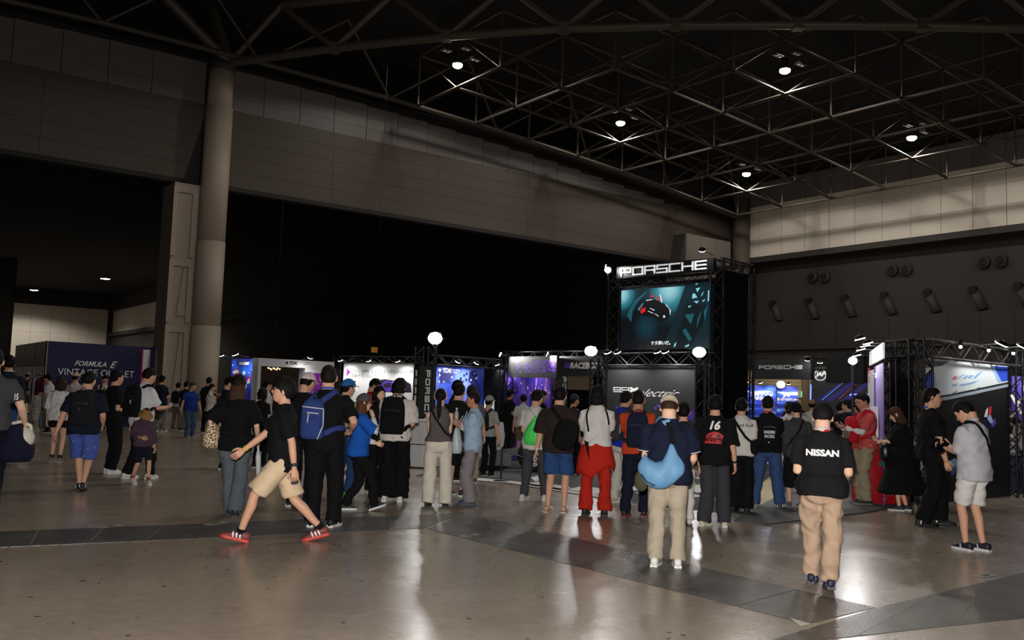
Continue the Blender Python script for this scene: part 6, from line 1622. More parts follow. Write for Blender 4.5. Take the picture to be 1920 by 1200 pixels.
CREAM = (206, 198, 182); KHAKI = (164, 150, 128)
def two_band(label): pass
def clip(s, e, yb, zc, h, w, d):
    put(MB().tube([s.T((0.0, yb - d * .66, zc + .02)), s.T((.012, yb - d * .70, zc - .02)), s.T((0, yb - d * .68, zc - .05)), s.T((-.012, yb - d * .70, zc - .02)), s.T((0, yb - d * .66, zc + .02))], .004, 5), 'carabiner', STEEL, e, s)
def whitedash(s, e, yb, zc, h, w, d):
    put(MB().box(-.008, .008, -.002, .002, -.03, .03, Matrix.Translation(s.T((.06, yb - d * .62, zc - .02)))), 'reflective_tab', mat('retro', (225, 225, 225), .4), e, s, False)
def bluepack(s, e, yb, zc, h, w, d):
    WB = mat('pack_white_trim', (205, 205, 210), .6)
    for a, b in (((-.11, .13), (.11, .11)), ((.11, .11), (.115, -.06)), ((.115, -.06), (.06, -.21)), ((-.06, .07), (.06, .06)), ((-.04, .06), (-.05, -.04))):
        put(MB().tube([s.T((a[0] - .13, yb - d * .56, zc + a[1])), s.T((b[0] - .13, yb - d * .56, zc + b[1]))], .006, 6), 'pack_webbing', WB, e, s)
def racing_print(s, e, yb, zc, h, w, d):
    for ti, z in ((5, .015), (6, -.05)):
        V_, F_ = TEXTM[ti]; out = [s.T((.04 + v.x * .72, yb - d * .64, zc + z - .03 + v.y * 1.25)) for v in V_]
        put(MB().add(out, F_), 'bag_print', PW, e, s, False)
    put(MB().ellip(s.T((.03, yb - d * .62, zc - .17)), (.012, .004, .010), 8, 5), 'reflective_dot', mat('retro', (225, 225, 225), .4), e, s)
def reflect_strips(s, e, yb, zc, h, w, d):
    for a, b in (((-.14, -.06), (-.10, -.02)), ((-.03, -.17), (.04, -.18))):
        put(MB().tube([s.T((a[0], yb - d * .5, zc + a[1])), s.T((b[0], yb - d * .62, zc + b[1]))], .014, 6), 'reflective_strip', mat('retro', (225, 225, 225), .4), e, s)
    put(MB().tube([s.T((.10, yb, zc + h * .5)), s.T((.135, yb - d * .2, zc + .1)), s.T((.13, yb - d * .2, zc - .1))], .012, 6), 'pale_edge', mat('pack_pale', (200, 198, 190), .6), e, s)
def umbrella(i, label):
    def fn(s):
        W_ = s.SC @ s.hands_[i][0]; e = s.held('umbrella', label, 'umbrella', W_); k = s.k
        top = W_ + Vector((0, -.02, .10)); tip = W_ + Vector((.03, .06, -.62))
        put(MB().tube([top, W_, W_.lerp(tip, .15)], .012, 8), 'handle', WHITE_PLASTIC, e, s)
        pts = [W_.lerp(tip, t) for t in (.12, .25, .5, .75, .95)]
        put(MB().tube(pts, [.018, .034, .030, .020, .008], 10), 'folded_canopy', mat('clear_vinyl', (205, 208, 210), .25, alpha=.75), e, s)
        put(MB().tube([W_.lerp(tip, .95), tip], .006, 6), 'tip', STEEL, e, s)
    return fn
def bottle(i, label):
    def fn(s):
        c, d, z, th = s.hands_[i]; c = s.SC @ c - z * .03; e = s.held('water_bottle', label, 'bottle', c - Vector((0, 0, .07)))
        put(MB().lathe([(.028, -.08), (.032, -.07), (.032, .05), (.026, .08), (.012, .10), (.012, .12)], 14, c), 'bottle_body', mat('clear_bottle', (190, 205, 210), .1, alpha=.45), e, s)
        put(MB().lathe([(.014, .12), (.014, .14)], 12, c), 'bottle_cap', WHITE_PLASTIC, e, s)
    return fn
def papers(i, label):
    def fn(s):
        c, d, z, th = s.hands_[i]; c = s.SC @ c; e = s.held('folder', label, 'folder', c - Vector((0, 0, .1)))
        up = Vector((.1, .15, 1)).normalized(); x = Vector((0, 1, 0)).cross(up).normalized(); n = up.cross(x)
        for j, (cl, o_, dx) in enumerate((((200, 204, 210), .02, 0), ((110, 180, 220), .0, .05))):
            put(MB().loft([[c + x * (a + dx) + up * b + n * (o_ + t) for a, b in ((-.10, -.10), (.11, -.10), (.11, .22 - j * .06), (-.10, .22 - j * .06))] for t in (0, .006)]), 'paper', mat('paper_%d' % j, cl, .6), e, s, False)
    return fn
def drawstring(label):
    def fn(s):
        GRN = mat('neon_green_nylon', (70, 215, 90), .55, bump=.9, bscale=9, stretch=(3, 3, .6), emit=(70, 215, 90), estr=0.0)
        a, b, y = s.tprof(1.1); c = s.T((.03, -(b + .08), 1.06)); e = s.held('drawstring_bag', label, 'bag', c - Vector((0, 0, .2)), 'bags carried by visitors'); rings = []
        for t, w_, d_ in ((-.21, .02, .01), (-.20, .11, .05), (-.12, .155, .075), (0, .15, .07), (.10, .11, .05), (.18, .06, .03), (.23, .03, .02), (.25, .045, .025)):
            ring = ell_ring(s.T((.03 + t * .12, -(b + .065), 1.08 + t)), w_ * s.k, d_ * s.k, 22, s.TR.to_3x3(), 2)
            cc = sum(ring, Vector()) / 22; rings.append([cc + (p - cc) * (1 + .06 * math.sin(j * 2.9)) for j, p in enumerate(ring)])
        put(MB().loft(rings), 'bag_body', GRN, e, s)
        for sx in (-1, 1): s.band([(.05, -(b + .04), 1.30), (sx * .10, -.05, 1.45), (sx * .12, .08, 1.40), (sx * .15, b, 1.2), (sx * .16, 0, 1.05), (sx * .1, -(b + .03), .95)], .008, mat('cord_green', (50, 150, 70), .6), 'cord', e)
    return fn
def sling_blue(label):
    def fn(s):
        m_ = mat('sky_blue_nylon', (96, 144, 184), .6, bump=.7, bscale=6, vary=.08)
        a, b, y = s.tprof(1.0); yb = -(b + .085); c = s.T((-.06, yb, .95)); e = s.held('sling_bag', label, 'bag', c - Vector((0, 0, .17)), 'bags carried by visitors'); rings = []
        for x, z0, z1, d_ in ((-.285, .97, 1.02, .012), (-.264, .93, 1.06, .03), (-.22, .85, 1.13, .055), (-.178, .815, 1.085, .075), (-.11, .79, 1.055, .088), (-.045, .79, 1.075, .088), (-.005, .80, 1.16, .078), (.025, .82, 1.245, .062), (.06, .845, 1.23, .058), (.10, .885, 1.14, .05), (.145, .93, 1.08, .035), (.17, .97, 1.03, .012)):
            zc_ = (z0 + z1) / 2; hh = (z1 - z0) / 2; ring = []
            for q_ in range(16):
                t = 2 * math.pi * q_ / 16; zz_ = zc_ + hh * math.sin(t); tp_ = 1 - .55 * max(0, (zz_ - 1.0) / .25)
                ring.append(s.T((x, yb + .02 * (zz_ > 1.05) - d_ * tp_ * math.cos(t) + .004 * math.sin(q_ * 2.1 + x * 60), zz_)))
            rings.append(ring)
        put(MB().loft(rings), 'bag_body', m_, e, s)
        put(MB().tube([s.T((-.25, yb - .035, .93)), s.T((-.19, yb - .07, .86)), s.T((-.11, yb - .088, .83))], .006, 6), 'zipper', BLACK_PLASTIC, e, s)
        put(MB().ellip(s.T((-.25, yb + .05, .86)), (.07, .05, .10), 12, 8), 'side_pouch', cloth((66, 66, 46)), e, s)
        s.band([(.05, -(b + .02), 1.24), (.03, -(b + .01), 1.36), (0, -.09, 1.44)], .06 * s.k, cloth((16, 18, 26)), 'strap', e, off=.012)
        s.band([(-.0, -.09, 1.43), (-.05, -.05, 1.46), (-.10, .05, 1.43), (-.12, .12, 1.30), (-.16, .1, 1.1)], .07 * s.k, m_, 'strap', e, off=.010)
    return fn
def tied_suit(label=None):
    def fn(s):
        m_ = cloth((176, 38, 26)); mb = MB(); rings = []
        for z, e_ in ((.62, .10), (.68, .115), (.76, .10), (.86, .075), (.94, .045), (1.0, .02)):
            a, b, y = s.tprof(max(z, .86)); a *= 1
            ring = ell_ring(s.L((0, y, z)), (a + e_ - .01) * s.k, (b + e_ * .8) * s.k, 26); ring = [p + Vector((0, 0, .05 * math.sin(j * .9) * (z < .72) + (.07 if p.x < 0 else 0) * (z < .7) * -1)) for j, p in enumerate(ring)]
            rings.append(ring)
        o = MB().loft(rings).build('suit_top', m_, s.root, True)
        MB().prism([(-.15, 1.0), (-.07, .72), (-.09, .98)], -.235, -.228).build('dark_insert', cloth((20, 18, 20)), o)
        for sx in (-1, 1): MB().tube([s.L((sx * .16, .05, .98)), s.L((sx * .08, .17, .92)), s.L((sx * .03, .19, .80)), s.L((sx * .05, .19, .62))], [.05, .05, .045, .035], 10).build('suit_sleeve', m_, o, True)
    return fn

ALL = []
def P(**k): ALL.append(k)
H0 = (13, 11, 11); H1 = (40, 26, 20); H2 = (24, 18, 16)
# ---- near figures, left to right
P(id='edge', label='person in dark grey T-shirt cut off by the left edge, holding a bag', f=(-34, 958), top=650, face=8, w=1.1, top_=tee((62, 62, 66), ease=.03), bot=pants((18, 20, 30)), arms=('hang', (.33, .12, .94)), hair=('short', H0), skin=0, lod=1, shoes=('sneaker', BK, BK),
  extra=[tote(1, 'large navy and white tote bag at the left edge', cloth((22, 24, 44)), r=(.26, .16, .20), at_=(.26, .16, .72), shoulder=False, strapm=cloth((200, 196, 188))), lambda s: side_num(s), lambda s: tote_flap(s)])
P(id='navyback', label='person in navy polo with white collar at the far left edge', f=(2, 868), top=664, face=-10, top_=tee((26, 28, 44), sleeve=.8), bot=pants((50, 80, 130)), skin=2, hair=('short', H0), lod=1, extra=[neck_band((200, 200, 205), 'collar')])
P(id='floral', label='woman with brown hair in white floral blouse and black shorts', f=(103, 867), top=703, hx=112, face=25, fem=True, top_=tee((210, 210, 210), mat=FLORAL, ease=.035, sleeve=1.1, loose=.035, hem=.84, name='blouse'), bot=shorts((24, 24, 26), len=.42), hair=('bob', (46, 30, 24)), shoes=('sneaker', (120, 112, 106), (150, 145, 140)), socks=((50, 50, 56), .16), arms=('hang', 'fold'), skin=0, hairlen=.16,
  feet=[(-.10, .06, 8), (.10, -.03, -14)], extra=[tote(0, 'dark translucent tote bag on the floral blouse woman', mat('grey_mesh_bag', (60, 62, 66), .6, vary=.1), r=(.15, .05, .19), at_=(-.30, .02, .86))])
P(id='navyshort', label='man in navy T-shirt and blue patterned shorts with black backpack', f=(149, 920), top=692, hx=157, face=12, w=1.1, fat=.45, lean=3, top_=tee((22, 27, 40), ease=.05, loose=.03, sleeve=.85, hem=.82), bot=shorts((60, 82, 158), mat=FISHSH, len=1.0, r=(.125, .118, .11)), hair=('short', H0), shoes=('sneaker', BK, BK), arms=('hang', (.22, .14, .95)), skin=1, feet=[(-.03, .12, 0), (.07, -.14, -6, 0, 12)], head=(18, 6), lod=1, accent=((220, 220, 220), (-.06,)),
  extra=[backpack('black backpack on the man in blue patterned shorts', (26, 26, 28), w=.30, h=.50, d=.16, extra=clip)])
P(id='allblack', label='man in black with black shoulder bag and white shoes', f=(205, 888), top=692, hx=224, face=62, top_=tee((16, 16, 17), ease=.04), bot=pants((16, 16, 18), r=(.10, .085, .085)), hair=('short', H0), shoes=('sneaker', (205, 205, 205), (215, 212, 205)), skin=1, feet=[(-.08, .03, 5), (.09, -.02, -10)], arms=('hang', 'fold'), extra=[backpack('large black backpack on the man in black', (15, 15, 16), w=.34, h=.56, d=.18, zc=1.12)])
P(id='whiteph', label='man in white shirt with black backpack looking at his phone', f=(258, 898), top=684, hx=246, face=48, lean=4, top_=tee((205, 204, 206), ease=.03, sleeve=.8, hem=.82), bot=pants((16, 16, 19), r=(.10, .085, .08)), hair=('short', H0), shoes=('sneaker', (206, 206, 206), (214, 212, 206)), skin=1, arms=('hang', (.14, .36, 1.12)), hands=('relax', 'hold'), feet=[(-.12, -.10, 6), (.12, .12, -12)], head=(10, 12), showface=True,
  extra=[backpack('black backpack with a white tab on the man in white', (18, 18, 20), w=.29, h=.50, d=.15, extra=whitedash), phone(1, 'dark smartphone in the hand of the white shirted man', up=.5), neck_band((180, 182, 190), 'collar', h=.03)])
P(id='kid', label='child in purple jacket and brown bucket hat looking down', f=(263, 908), top=768, hx=268, face=160, h=1.22, top_=tee((72, 54, 66), ease=.055, sleeve=1.7, loose=.035, hem=.84, flare=.06, name='jacket'), bot=shorts((20, 24, 36), len=.95), hair=('bob', H1), hat=('bucket', (136, 104, 62)), head=(0, 34), shoes=('sneaker', (190, 184, 178), (220, 216, 210)), socks=((140, 66, 54), .2), skin=1, arms=('hang', (.12, .22, 1.05)), feet=[(-.12, .14, 5), (.13, -.16, -8, 0, 20)])
P(id='longhair', label='woman with long brown hair in black blouse and grey trousers', f=(433, 966), top=697, hx=449, face=8, fem=True, w=1.02, top_=tee((15, 15, 17), ease=.05, loose=.045, sleeve=.95, hem=.80, flare=.04, name='blouse'), bot=wide((84, 92, 98), r=(.115, .10, .095)), hair=('long', H2), hairtip=True, hairlen=.50, shoes=('sneaker', (18, 18, 19), (22, 22, 22)), skin=0, arms=((-.24, .12, 1.12), (.26, .08, .93)), hands=('fist', 'fist'), lod=0, feet=[(-.03, .10, 4), (.06, -.08, -4)],
  extra=[tote(0, 'leopard print handbag held by the long-haired woman', LEOPARD, r=(.18, .10, .17), name='handbag', at_=(-.27, .02, .99), shoulder=False), umbrella(1, 'folded clear umbrella beside the long-haired woman')])
P(id='beige', label='man in black T-shirt and beige shorts striding across with red shoes', f=(527, 1016), h=1.76, face=-90, top_=tee((17, 17, 19), ease=.045, loose=.03, sleeve=.85, hem=.80), bot=shorts((204, 180, 150), len=.90, r=(.125, .122, .112), ease=.03), hair=('fringe', (15, 13, 14)), shoes=('sneaker', (116, 52, 50), (190, 60, 50)), accent=((205, 210, 215), (.0, .035, .07)), socks=((20, 20, 22), .14), skin=1, lod=0, showface=True, head=(2, -10), lean=2,
  feet=[(-.06, .40, 0, 0, -14), (.07, -.40, 0, 0, 14)], hip=(0, .03), arms=((-.27, -.13, .80), (.20, .40, .98)), hands=('relax', 'relax'), extra=[glasses(), cuff_band(0, (30, 44, 42), .90, .034, .032, 'wristwatch'), cuff_band(1, (200, 180, 60), .92, .032, .016), phone(0, 'black smartphone with three lenses in the striding man hand', False, case=(22, 22, 25))])
P(id='tall', label='tall man in black with blue backpack on one shoulder', f=(602, 988), top=681, hx=602, face=3, w=1.08, top_=tee((15, 15, 17), ease=.04, loose=.03, sleeve=.82, hem=.82), bot=pants((14, 15, 18), r=(.112, .095, .085)), hair=('buzz', (24, 18, 16)), shoes=('sneaker', (18, 18, 20), (210, 210, 205)), accent=((220, 220, 222), (.05,)), skin=1, lod=0, feet=[(-.10, .02, 10), (.12, .0, 22)], arms=('fold', (.27, .10, 1.05)), socks=((200, 200, 200), .1),
  extra=[neck_band((26, 90, 190), z=1.472), backpack('blue backpack with white webbing on the tall man', (42, 58, 112), w=.25, h=.42, d=.15, zc=1.16, x=-.13, extra=bluepack)])
P(id='cap2', label='man in white and pink cap between the striding man and tall man', f=(560, 950), top=694, hx=558, face=30, top_=tee((18, 18, 22), ease=.035), bot=pants((18, 18, 20)), hair=('short', H0), hat=('cap', (208, 190, 190)), head=(10, 18), skin=1)
P(id='bluecap', label='man in blue cap and colourful racing shirt', f=(640, 934), top=708, hx=638, face=40, top_=tee((20, 24, 50), mat=RACESH, ease=.035), bot=pants((36, 60, 100)), hair=('short', H0), hat=('cap', (42, 104, 168)), skin=1, shoes=('sneaker', (120, 200, 60), (200, 205, 200)), extra=[neck_band((190, 192, 200), 'collar', h=.03)], head=(20, 4))
P(id='bluewoman', label='woman in blue T-shirt and grey cap covering her mouth', f=(666, 957), top=729, hx=668, face=86, fem=True, w=1.05, lean=3, top_=tee((26, 84, 172), ease=.05, loose=.045, sleeve=.9, hem=.84, flare=.05), bot=pants((17, 17, 19), r=(.105, .085, .07)), hair=('bob', (84, 54, 36)), hairlen=.20, hat=('cap', (78, 76, 80)), shoes=('sneaker', (28, 28, 32), (205, 205, 205)), skin=0, lod=0, showface=True, feet=[(-.06, -.15, 4), (.06, .27, -4, 0, -18)], arms=((-.10, .26, 1.02), (.07, .19, 1.40, (.8, -.2, -1))), hands=('relax', 'flat'),
  extra=[sleeve_arm(0, (206, 206, 210), -.25), sleeve_arm(1, (206, 206, 210), -.25), glasses((30, 30, 32)), neck_band((60, 130, 210), drop=1.02)])
P(id='staffw', label='smiling woman with dark bob holding folders beside the white wall', f=(703, 926), top=720, hx=703, face=158, fem=True, top_=tee((18, 18, 21), ease=.03, sleeve=.8), bot=pants((18, 18, 20), r=(.108, .10, .10)), hair=('bob', (20, 15, 14)), hairlen=.14, shoes=('sneaker', (206, 206, 206), (214, 214, 212)), skin=0, lod=0, showface=True, arms=((-.08, .26, 1.10), 'fold'), hands=('hold', 'hold'), head=(-6, 2, 6), extra=[papers(0, 'pale folders held by the smiling woman'), neck_band((40, 110, 200))])
P(id='redstaff', label='man in red and black team shirt with glasses looking down', f=(690, 882), top=706, hx=688, face=95, top_=tee((150, 24, 34), ease=.03), bot=pants(BK), hair=('short', H0), skin=1, head=(0, 22), showface=True, arms=('fold', 'phone'), hands=('hold', 'hold'), extra=[glasses((120, 120, 124))])
P(id='whitebp', label='person in white T-shirt with large black backpack and wide black trousers', f=(736, 940), top=705, hx=740, face=12, w=1.08, lean=4, top_=tee((200, 194, 188), ease=.055, loose=.04, sleeve=.95, hem=.84), bot=wide((15, 15, 17), r=(.118, .125, .125)), hair=('shag', (12, 11, 12)), shoes=('sneaker', (206, 206, 204), (214, 214, 210)), skin=1, lod=0, head=(14, 16), arms=('phone', (.16, .24, 1.06)), hands=('hold', 'hold'), extra=[backpack('large black backpack on the white T-shirt person', (16, 16, 17), w=.34, h=.52, d=.18, zc=1.19), neck_band((22, 22, 24), z=1.475, h=.012)])
P(id='ponytail', label='woman with ponytail in grey sleeveless top and cream trousers', f=(818, 950), top=724, hx=822, face=6, fem=True, top_=tee((88, 82, 82), sleeve=0, ease=.03, hem=.95, name='sleeveless_top'), bot=wide((205, 198, 184), r=(.112, .105, .105), waist=1.04), hair=('pony', (24, 17, 15)), hairband=True, hairlen=.30, shoes=('sneaker', (22, 22, 22), (30, 30, 30)), skin=0, lod=0, arms=('phone', 'phone'), hands=('hold', 'hold'), feet=[(-.13, 0, 4), (.13, .02, -4)],
  extra=[lambda s: s.band([(-.13, -.05, 1.43), (-.05, -.12, 1.3), (.08, -.13, 1.12), (.18, -.06, 1.0)], .03, cloth((20, 20, 22)), 'cross_strap', s.root)])
P(id='blackshorts', label='man in black T-shirt and black shorts with a clear bag behind the ponytail woman', f=(853, 930), top=716, hx=846, face=20, w=1.1, fat=.3, top_=tee((22, 22, 24), ease=.04), bot=shorts((18, 18, 20), len=1.0), hair=('short', H0), shoes=('sneaker', (26, 26, 28), (200, 200, 200)), skin=1, extra=[tote(1, 'pale clear plastic bag between the cream and grey trousers', mat('clear_bag', (200, 214, 220), .35, alpha=.8), r=(.10, .07, .19), at_=(.08, -.22, .86))])
P(id='specs', label='man with glasses facing right before the blue gaming poster', f=(850, 902), top=710, hx=850, face=80, top_=tee((24, 26, 30)), bot=pants(BK), hair=('buzz', H0), showface=True, skin=1, extra=[glasses()])
P(id='greyshirt', label='man in grey shirt and dark cap before the blue gaming poster', f=(878, 906), top=720, hx=880, face=10, top_=tee((86, 86, 96), ease=.035), bot=pants((150, 140, 120)), hair=('short', H0), hat=('cap', (36, 38, 52), 'back'), skin=1)
P(id='lightblue', label='woman in light blue T-shirt and wide grey trousers drinking water', f=(882, 946), top=731, hx=889, face=-84, fem=True, top_=tee((150, 176, 200), ease=.045, loose=.04, sleeve=.9, hem=.80), bot=wide((126, 120, 124), r=(.112, .112, .118)), hair=('short', (26, 19, 18)), shoes=('sneaker', (50, 70, 96), (70, 80, 96)), skin=2, lod=0, showface=True, arms=((-.02, .22, 1.25), (.05, .24, 1.20)), hands=('hold', 'hold'), extra=[bottle(0, 'clear water bottle held by the woman in light blue'), sleeve_arm(0, (208, 208, 210), .0, .8), sleeve_arm(1, (208, 208, 210), .0, .8)])
P(id='greenclip', label='man with black backpack behind the woman in light blue', f=(912, 894), top=740, hx=908, face=35, top_=tee((150, 150, 146)), bot=pants(BK), hair=('short', H0), hat=('cap', (140, 140, 138)), skin=1, extra=[backpack('black backpack with green clip behind the light blue woman', (30, 32, 30), w=.28, h=.42)])
P(id='blackmess', label='man in black T-shirt with black messenger bag by the white counter', f=(952, 850), top=730, hx=958, face=50, w=1.05, top_=tee((20, 20, 22), ease=.035), bot=pants((30, 30, 34), r=(.11, .09, .085)), hair=('short', H0), skin=2, showface=True, shoes=('sneaker', (24, 24, 26), (60, 60, 60)), arms=('fold', 'fold'), extra=[strap_bag('black messenger bag with green mark by the white counter', 'messenger_bag', 'bag', cloth((18, 19, 18)), cloth((16, 16, 16)), 0, ((-.20, -.06, .98), (.16, .08, .13), .6), [(.1, .06, 1.44), (.0, -.13, 1.3), (-.14, -.12, 1.1)])])
P(id='greenbag', label='man in white T-shirt with bright green drawstring bag', f=(999, 938), top=727, hx=992, face=14, top_=tee((196, 192, 188), ease=.045, loose=.03, hem=.80), bot=pants((62, 63, 68), r=(.105, .085, .07)), hair=('short', (16, 14, 14)), shoes=('sneaker', (196, 194, 190), (205, 203, 198)), skin=1, lod=0, arms=('fold', 'phone'), feet=[(-.14, -.05, 8), (.16, .08, -16)], head=(16, 10), extra=[drawstring('bright green drawstring bag on the white T-shirt')])
P(id='blackcapc', label='man in black cap and white collar before the violet poster', f=(1012, 868), top=731, hx=1012, face=70, top_=tee((18, 18, 20)), bot=pants(BK), hair=('short', H0), hat=('cap', (22, 22, 24)), skin=1, extra=[neck_band((190, 190, 190), 'collar', h=.03)])
P(id='whitepeek', label='person with white shoulder strap half hidden before the violet poster', f=(978, 862), top=738, hx=979, face=0, top_=tee((190, 190, 188)), bot=shorts((110, 92, 76)), hair=('short', H0), skin=1, shoes=('sneaker', (200, 200, 200), (210, 210, 210)))
P(id='brown', label='man in dark brown T-shirt and blue shorts with black sling bag', f=(1043, 961), top=722, hx=1054, face=10, w=1.06, fat=.2, top_=tee((42, 34, 32), ease=.06, loose=.05, sleeve=1.0, hem=.82), bot=shorts((42, 70, 116), len=.86, r=(.122, .118, .112)), hair=('short', (14, 12, 12)), shoes=('sandal', (176, 170, 160), (176, 170, 160)), skin=1, lod=0, arms=('hang', 'fold'), feet=[(-.12, -.02, 12), (.10, .02, -4)], extra=[cuff_band(0, (200, 200, 205), .92, .034, .018), strap_bag('black sling bag on the brown T-shirt man', 'sling_bag', 'bag', cloth((15, 15, 16)), cloth((15, 15, 16)), 18, ((.13, -.19, 1.08), (.17, .08, .22), .75), [(-.1, .05, 1.45), (-.04, -.12, 1.38), (.08, -.16, 1.25)], .05)])
P(id='darkcap', label='man in dark navy with cap between brown shirt and red jumpsuit', f=(1072, 890), top=738, hx=1072, face=60, top_=tee((26, 30, 40)), bot=pants(BK), hair=('short', H0), hat=('cap', (40, 46, 66)), skin=2)
P(id='redsuit', label='person in white T-shirt with red jumpsuit tied around the waist', f=(1115, 966), top=720, hx=1104, face=4, w=1.02, top_=tee((204, 200, 196), ease=.035, loose=.03, sleeve=.82, hem=.93), bot=pants((172, 38, 26), r=(.108, .09, .092), name='red_jumpsuit', bag=.16, wr=.008), hair=('shag', (13, 11, 11)), hairlen=.12, shoes=('sneaker', (18, 16, 16), (20, 18, 18)), skin=1, lod=0, arms=('phone', 'phone'), hands=('hold', 'hold'), feet=[(-.13, 0, 6), (.13, .02, -6)], extra=[tied_suit(), lambda s: [s.band([(sx * .10, .05, 1.45), (sx * .11, -.08, 1.42), (sx * .13, -.13, 1.22), (sx * .10, -.13, 1.12)] if sx < 0 else [(sx * .10, .05, 1.45), (sx * .12, -.08, 1.42), (sx * .165, -.08, 1.22)], .025, cloth((18, 18, 20)), 'strap', s.root) for sx in (-1, 1)]])
P(id='bluepeek', label='person in blue shirt and pale jeans with grey reflective backpack', f=(1160, 944), top=730, hx=1186, face=35, lean=10, top_=tee((28, 44, 150)), bot=pants((186, 182, 174), r=(.105, .088, .08)), hair=('short', H0), shoes=('sneaker', (180, 172, 160), (200, 195, 185)), skin=1, arms=('phone', 'phone'), extra=[backpack('grey and black reflective backpack on the blue shirt person', (52, 52, 56), w=.28, h=.42, d=.15, zc=1.14, extra=reflect_strips)])
P(id='orange', label='man in orange T-shirt and navy trousers with navy backpack', f=(1192, 969), top=729, hx=1211, face=10, w=1.08, top_=tee((178, 66, 34), ease=.035), bot=pants((22, 25, 42), r=(.108, .09, .08)), hair=('buzz', (20, 17, 17)), shoes=('sneaker', (30, 22, 22), (120, 60, 50)), skin=2, arms=('phone', 'phone'), feet=[(-.14, -.06, 6), (.10, .06, -8)], extra=[backpack('dark navy backpack on the orange T-shirt man', (24, 30, 50), w=.30, h=.48, x=.04)])
P(id='polo', label='man in cream cap and navy polo with sky blue sling bag', f=(1249, 1063), top=733, hx=1258, face=2, w=1.14, fat=.7, top_=tee((22, 27, 46), ease=.04, loose=.03, sleeve=.82, hem=.82, name='polo_shirt'), bot=pants((166, 154, 136), r=(.106, .088, .078), wr=.008), hair=('short', (52, 34, 26)), hat=('cap', (206, 192, 168), 'back'), shoes=('sneaker', (214, 212, 208), (220, 218, 212)), accent=((40, 40, 44), (.02, .045, .07)), skin=0, lod=0, arms=((-.16, .22, 1.02), (.20, .24, 1.00)), hands=('hold', 'hold'), head=(0, 24), feet=[(-.11, 0, 8), (.11, .02, -6)],
  extra=[neck_band((206, 206, 206), 'collar_stripe', z=1.472, h=.012), sling_blue('sky blue sling bag across the back of the navy polo'), lambda s: [sleeve_hem(s, i, .80, (205, 205, 208)) for i in (0, 1)]])
P(id='whitepants', label='person in white trousers mostly hidden behind the navy polo', f=(1278, 984), top=752, hx=1268, face=0, w=.95, top_=tee((30, 30, 34)), bot=pants((206, 204, 200), r=(.10, .085, .075)), hair=('short', H0), shoes=('sneaker', (200, 196, 190), (40, 40, 42)), skin=1)
P(id='sixteen', label='man in black T-shirt with white number and red car print', f=(1338, 987), top=738, hx=1345, face=6, w=1.06, top_=tee((18, 17, 18), ease=.055, loose=.045, sleeve=1.0, hem=.80), bot=wide((56, 56, 60), r=(.112, .102, .098)), hair=('fringe', (15, 13, 13)), shoes=('sneaker', (206, 200, 176), (214, 210, 196)), accent=((24, 24, 26), (.02, .06)), skin=1, lod=0, arms=('hang', 'hang'), head=(-10, 4), feet=[(-.12, 0, 26), (.13, .04, -14)],
  extra=[print_on([(2, .0, 1.335, PW), (3, .0, 1.135, PR)]), patch_on([(-.10, 1.17), (.12, 1.17), (.13, 1.21), (.06, 1.25), (.0, 1.26), (-.07, 1.23), (-.10, 1.2)], PR), patch_on([(-.06, 1.18), (-.02, 1.18), (-.02, 1.22), (-.06, 1.21)], PK, lift=.007), patch_on([(.04, 1.18), (.09, 1.18), (.09, 1.215), (.05, 1.23)], PK, lift=.007), patch_on([(-.12, 1.10), (.10, 1.10), (.10, 1.12), (-.12, 1.12)], PR), cuff_band(1, (24, 24, 26), .9, .034, .03, 'wristwatch'), cuff_band(0, (170, 160, 130), .92, .034, .012)])
P(id='bull', label='man in white lettered T-shirt and black trousers with shoulder strap', f=(1388, 961), top=744, hx=1382, face=8, top_=tee((205, 202, 198), ease=.04, sleeve=.85), bot=pants((18, 18, 20), r=(.105, .10, .10)), hair=('short', H0), shoes=('sneaker', (22, 22, 24), (26, 26, 26)), skin=1, arms=('phone', 'fold'), extra=[print_on([(4, .07, 1.33, PK), (7, .05, 1.23, PG), (8, .08, 1.13, PG)]), strap_bag('black crossbody bag on the white lettered T-shirt man', 'crossbody_bag', 'bag', cloth((20, 20, 22)), cloth((22, 22, 24)), 0, ((.20, -.03, 1.0), (.06, .10, .11), .6), [(-.11, -.02, 1.45), (-.04, -.13, 1.33), (.08, -.14, 1.16), (.18, -.08, 1.06)], .04)])
P(id='racing', label='man in black cap and jeans with lettered black backpack', f=(1438, 951), top=740, hx=1438, face=2, w=1.1, fat=.35, top_=tee((18, 18, 20), ease=.035), bot=pants((44, 72, 118), mat=JEANS, r=(.118, .098, .086)), hair=('buzz', H0), hat=('cap', (22, 22, 24)), shoes=('sneaker', (46, 58, 84), (190, 190, 190)), accent=((205, 205, 205), (-.05,)), skin=1, lod=0, arms=('phone', 'phone'), feet=[(-.19, 0, 16), (.19, .0, -10)], extra=[backpack('black backpack with vertical white lettering on the jeans man', (19, 19, 21), w=.30, h=.50, d=.14, x=.04, extra=racing_print), neck_band((170, 30, 40), z=1.475)])
P(id='bucket', label='person in black bucket hat and grey top with long dark skirt', f=(1492, 952), top=750, hx=1497, face=-18, fem=True, w=1.0, top_=tee((62, 62, 66), ease=.06, loose=.05, sleeve=1.6, hem=.80), bot=dict(kind='skirt', hem=.34, col=(18, 18, 22), flare=.03, ease=.03, name='skirt'), hair=('short', H0), hat=('bucket', (17, 17, 18)), shoes=('sneaker', (84, 78, 76), (200, 198, 196)), skin=0, lod=0, showface=True, head=(-10, 6), arms=('fold', 'hang'), feet=[(-.09, .04, 8), (.09, -.03, -8)], extra=[lambda s: s.band([(.1, .05, 1.45), (.06, -.12, 1.38), (-.04, -.14, 1.2), (-.16, -.08, 1.02)], .035, cloth((24, 24, 26)), 'cross_strap', s.root)])
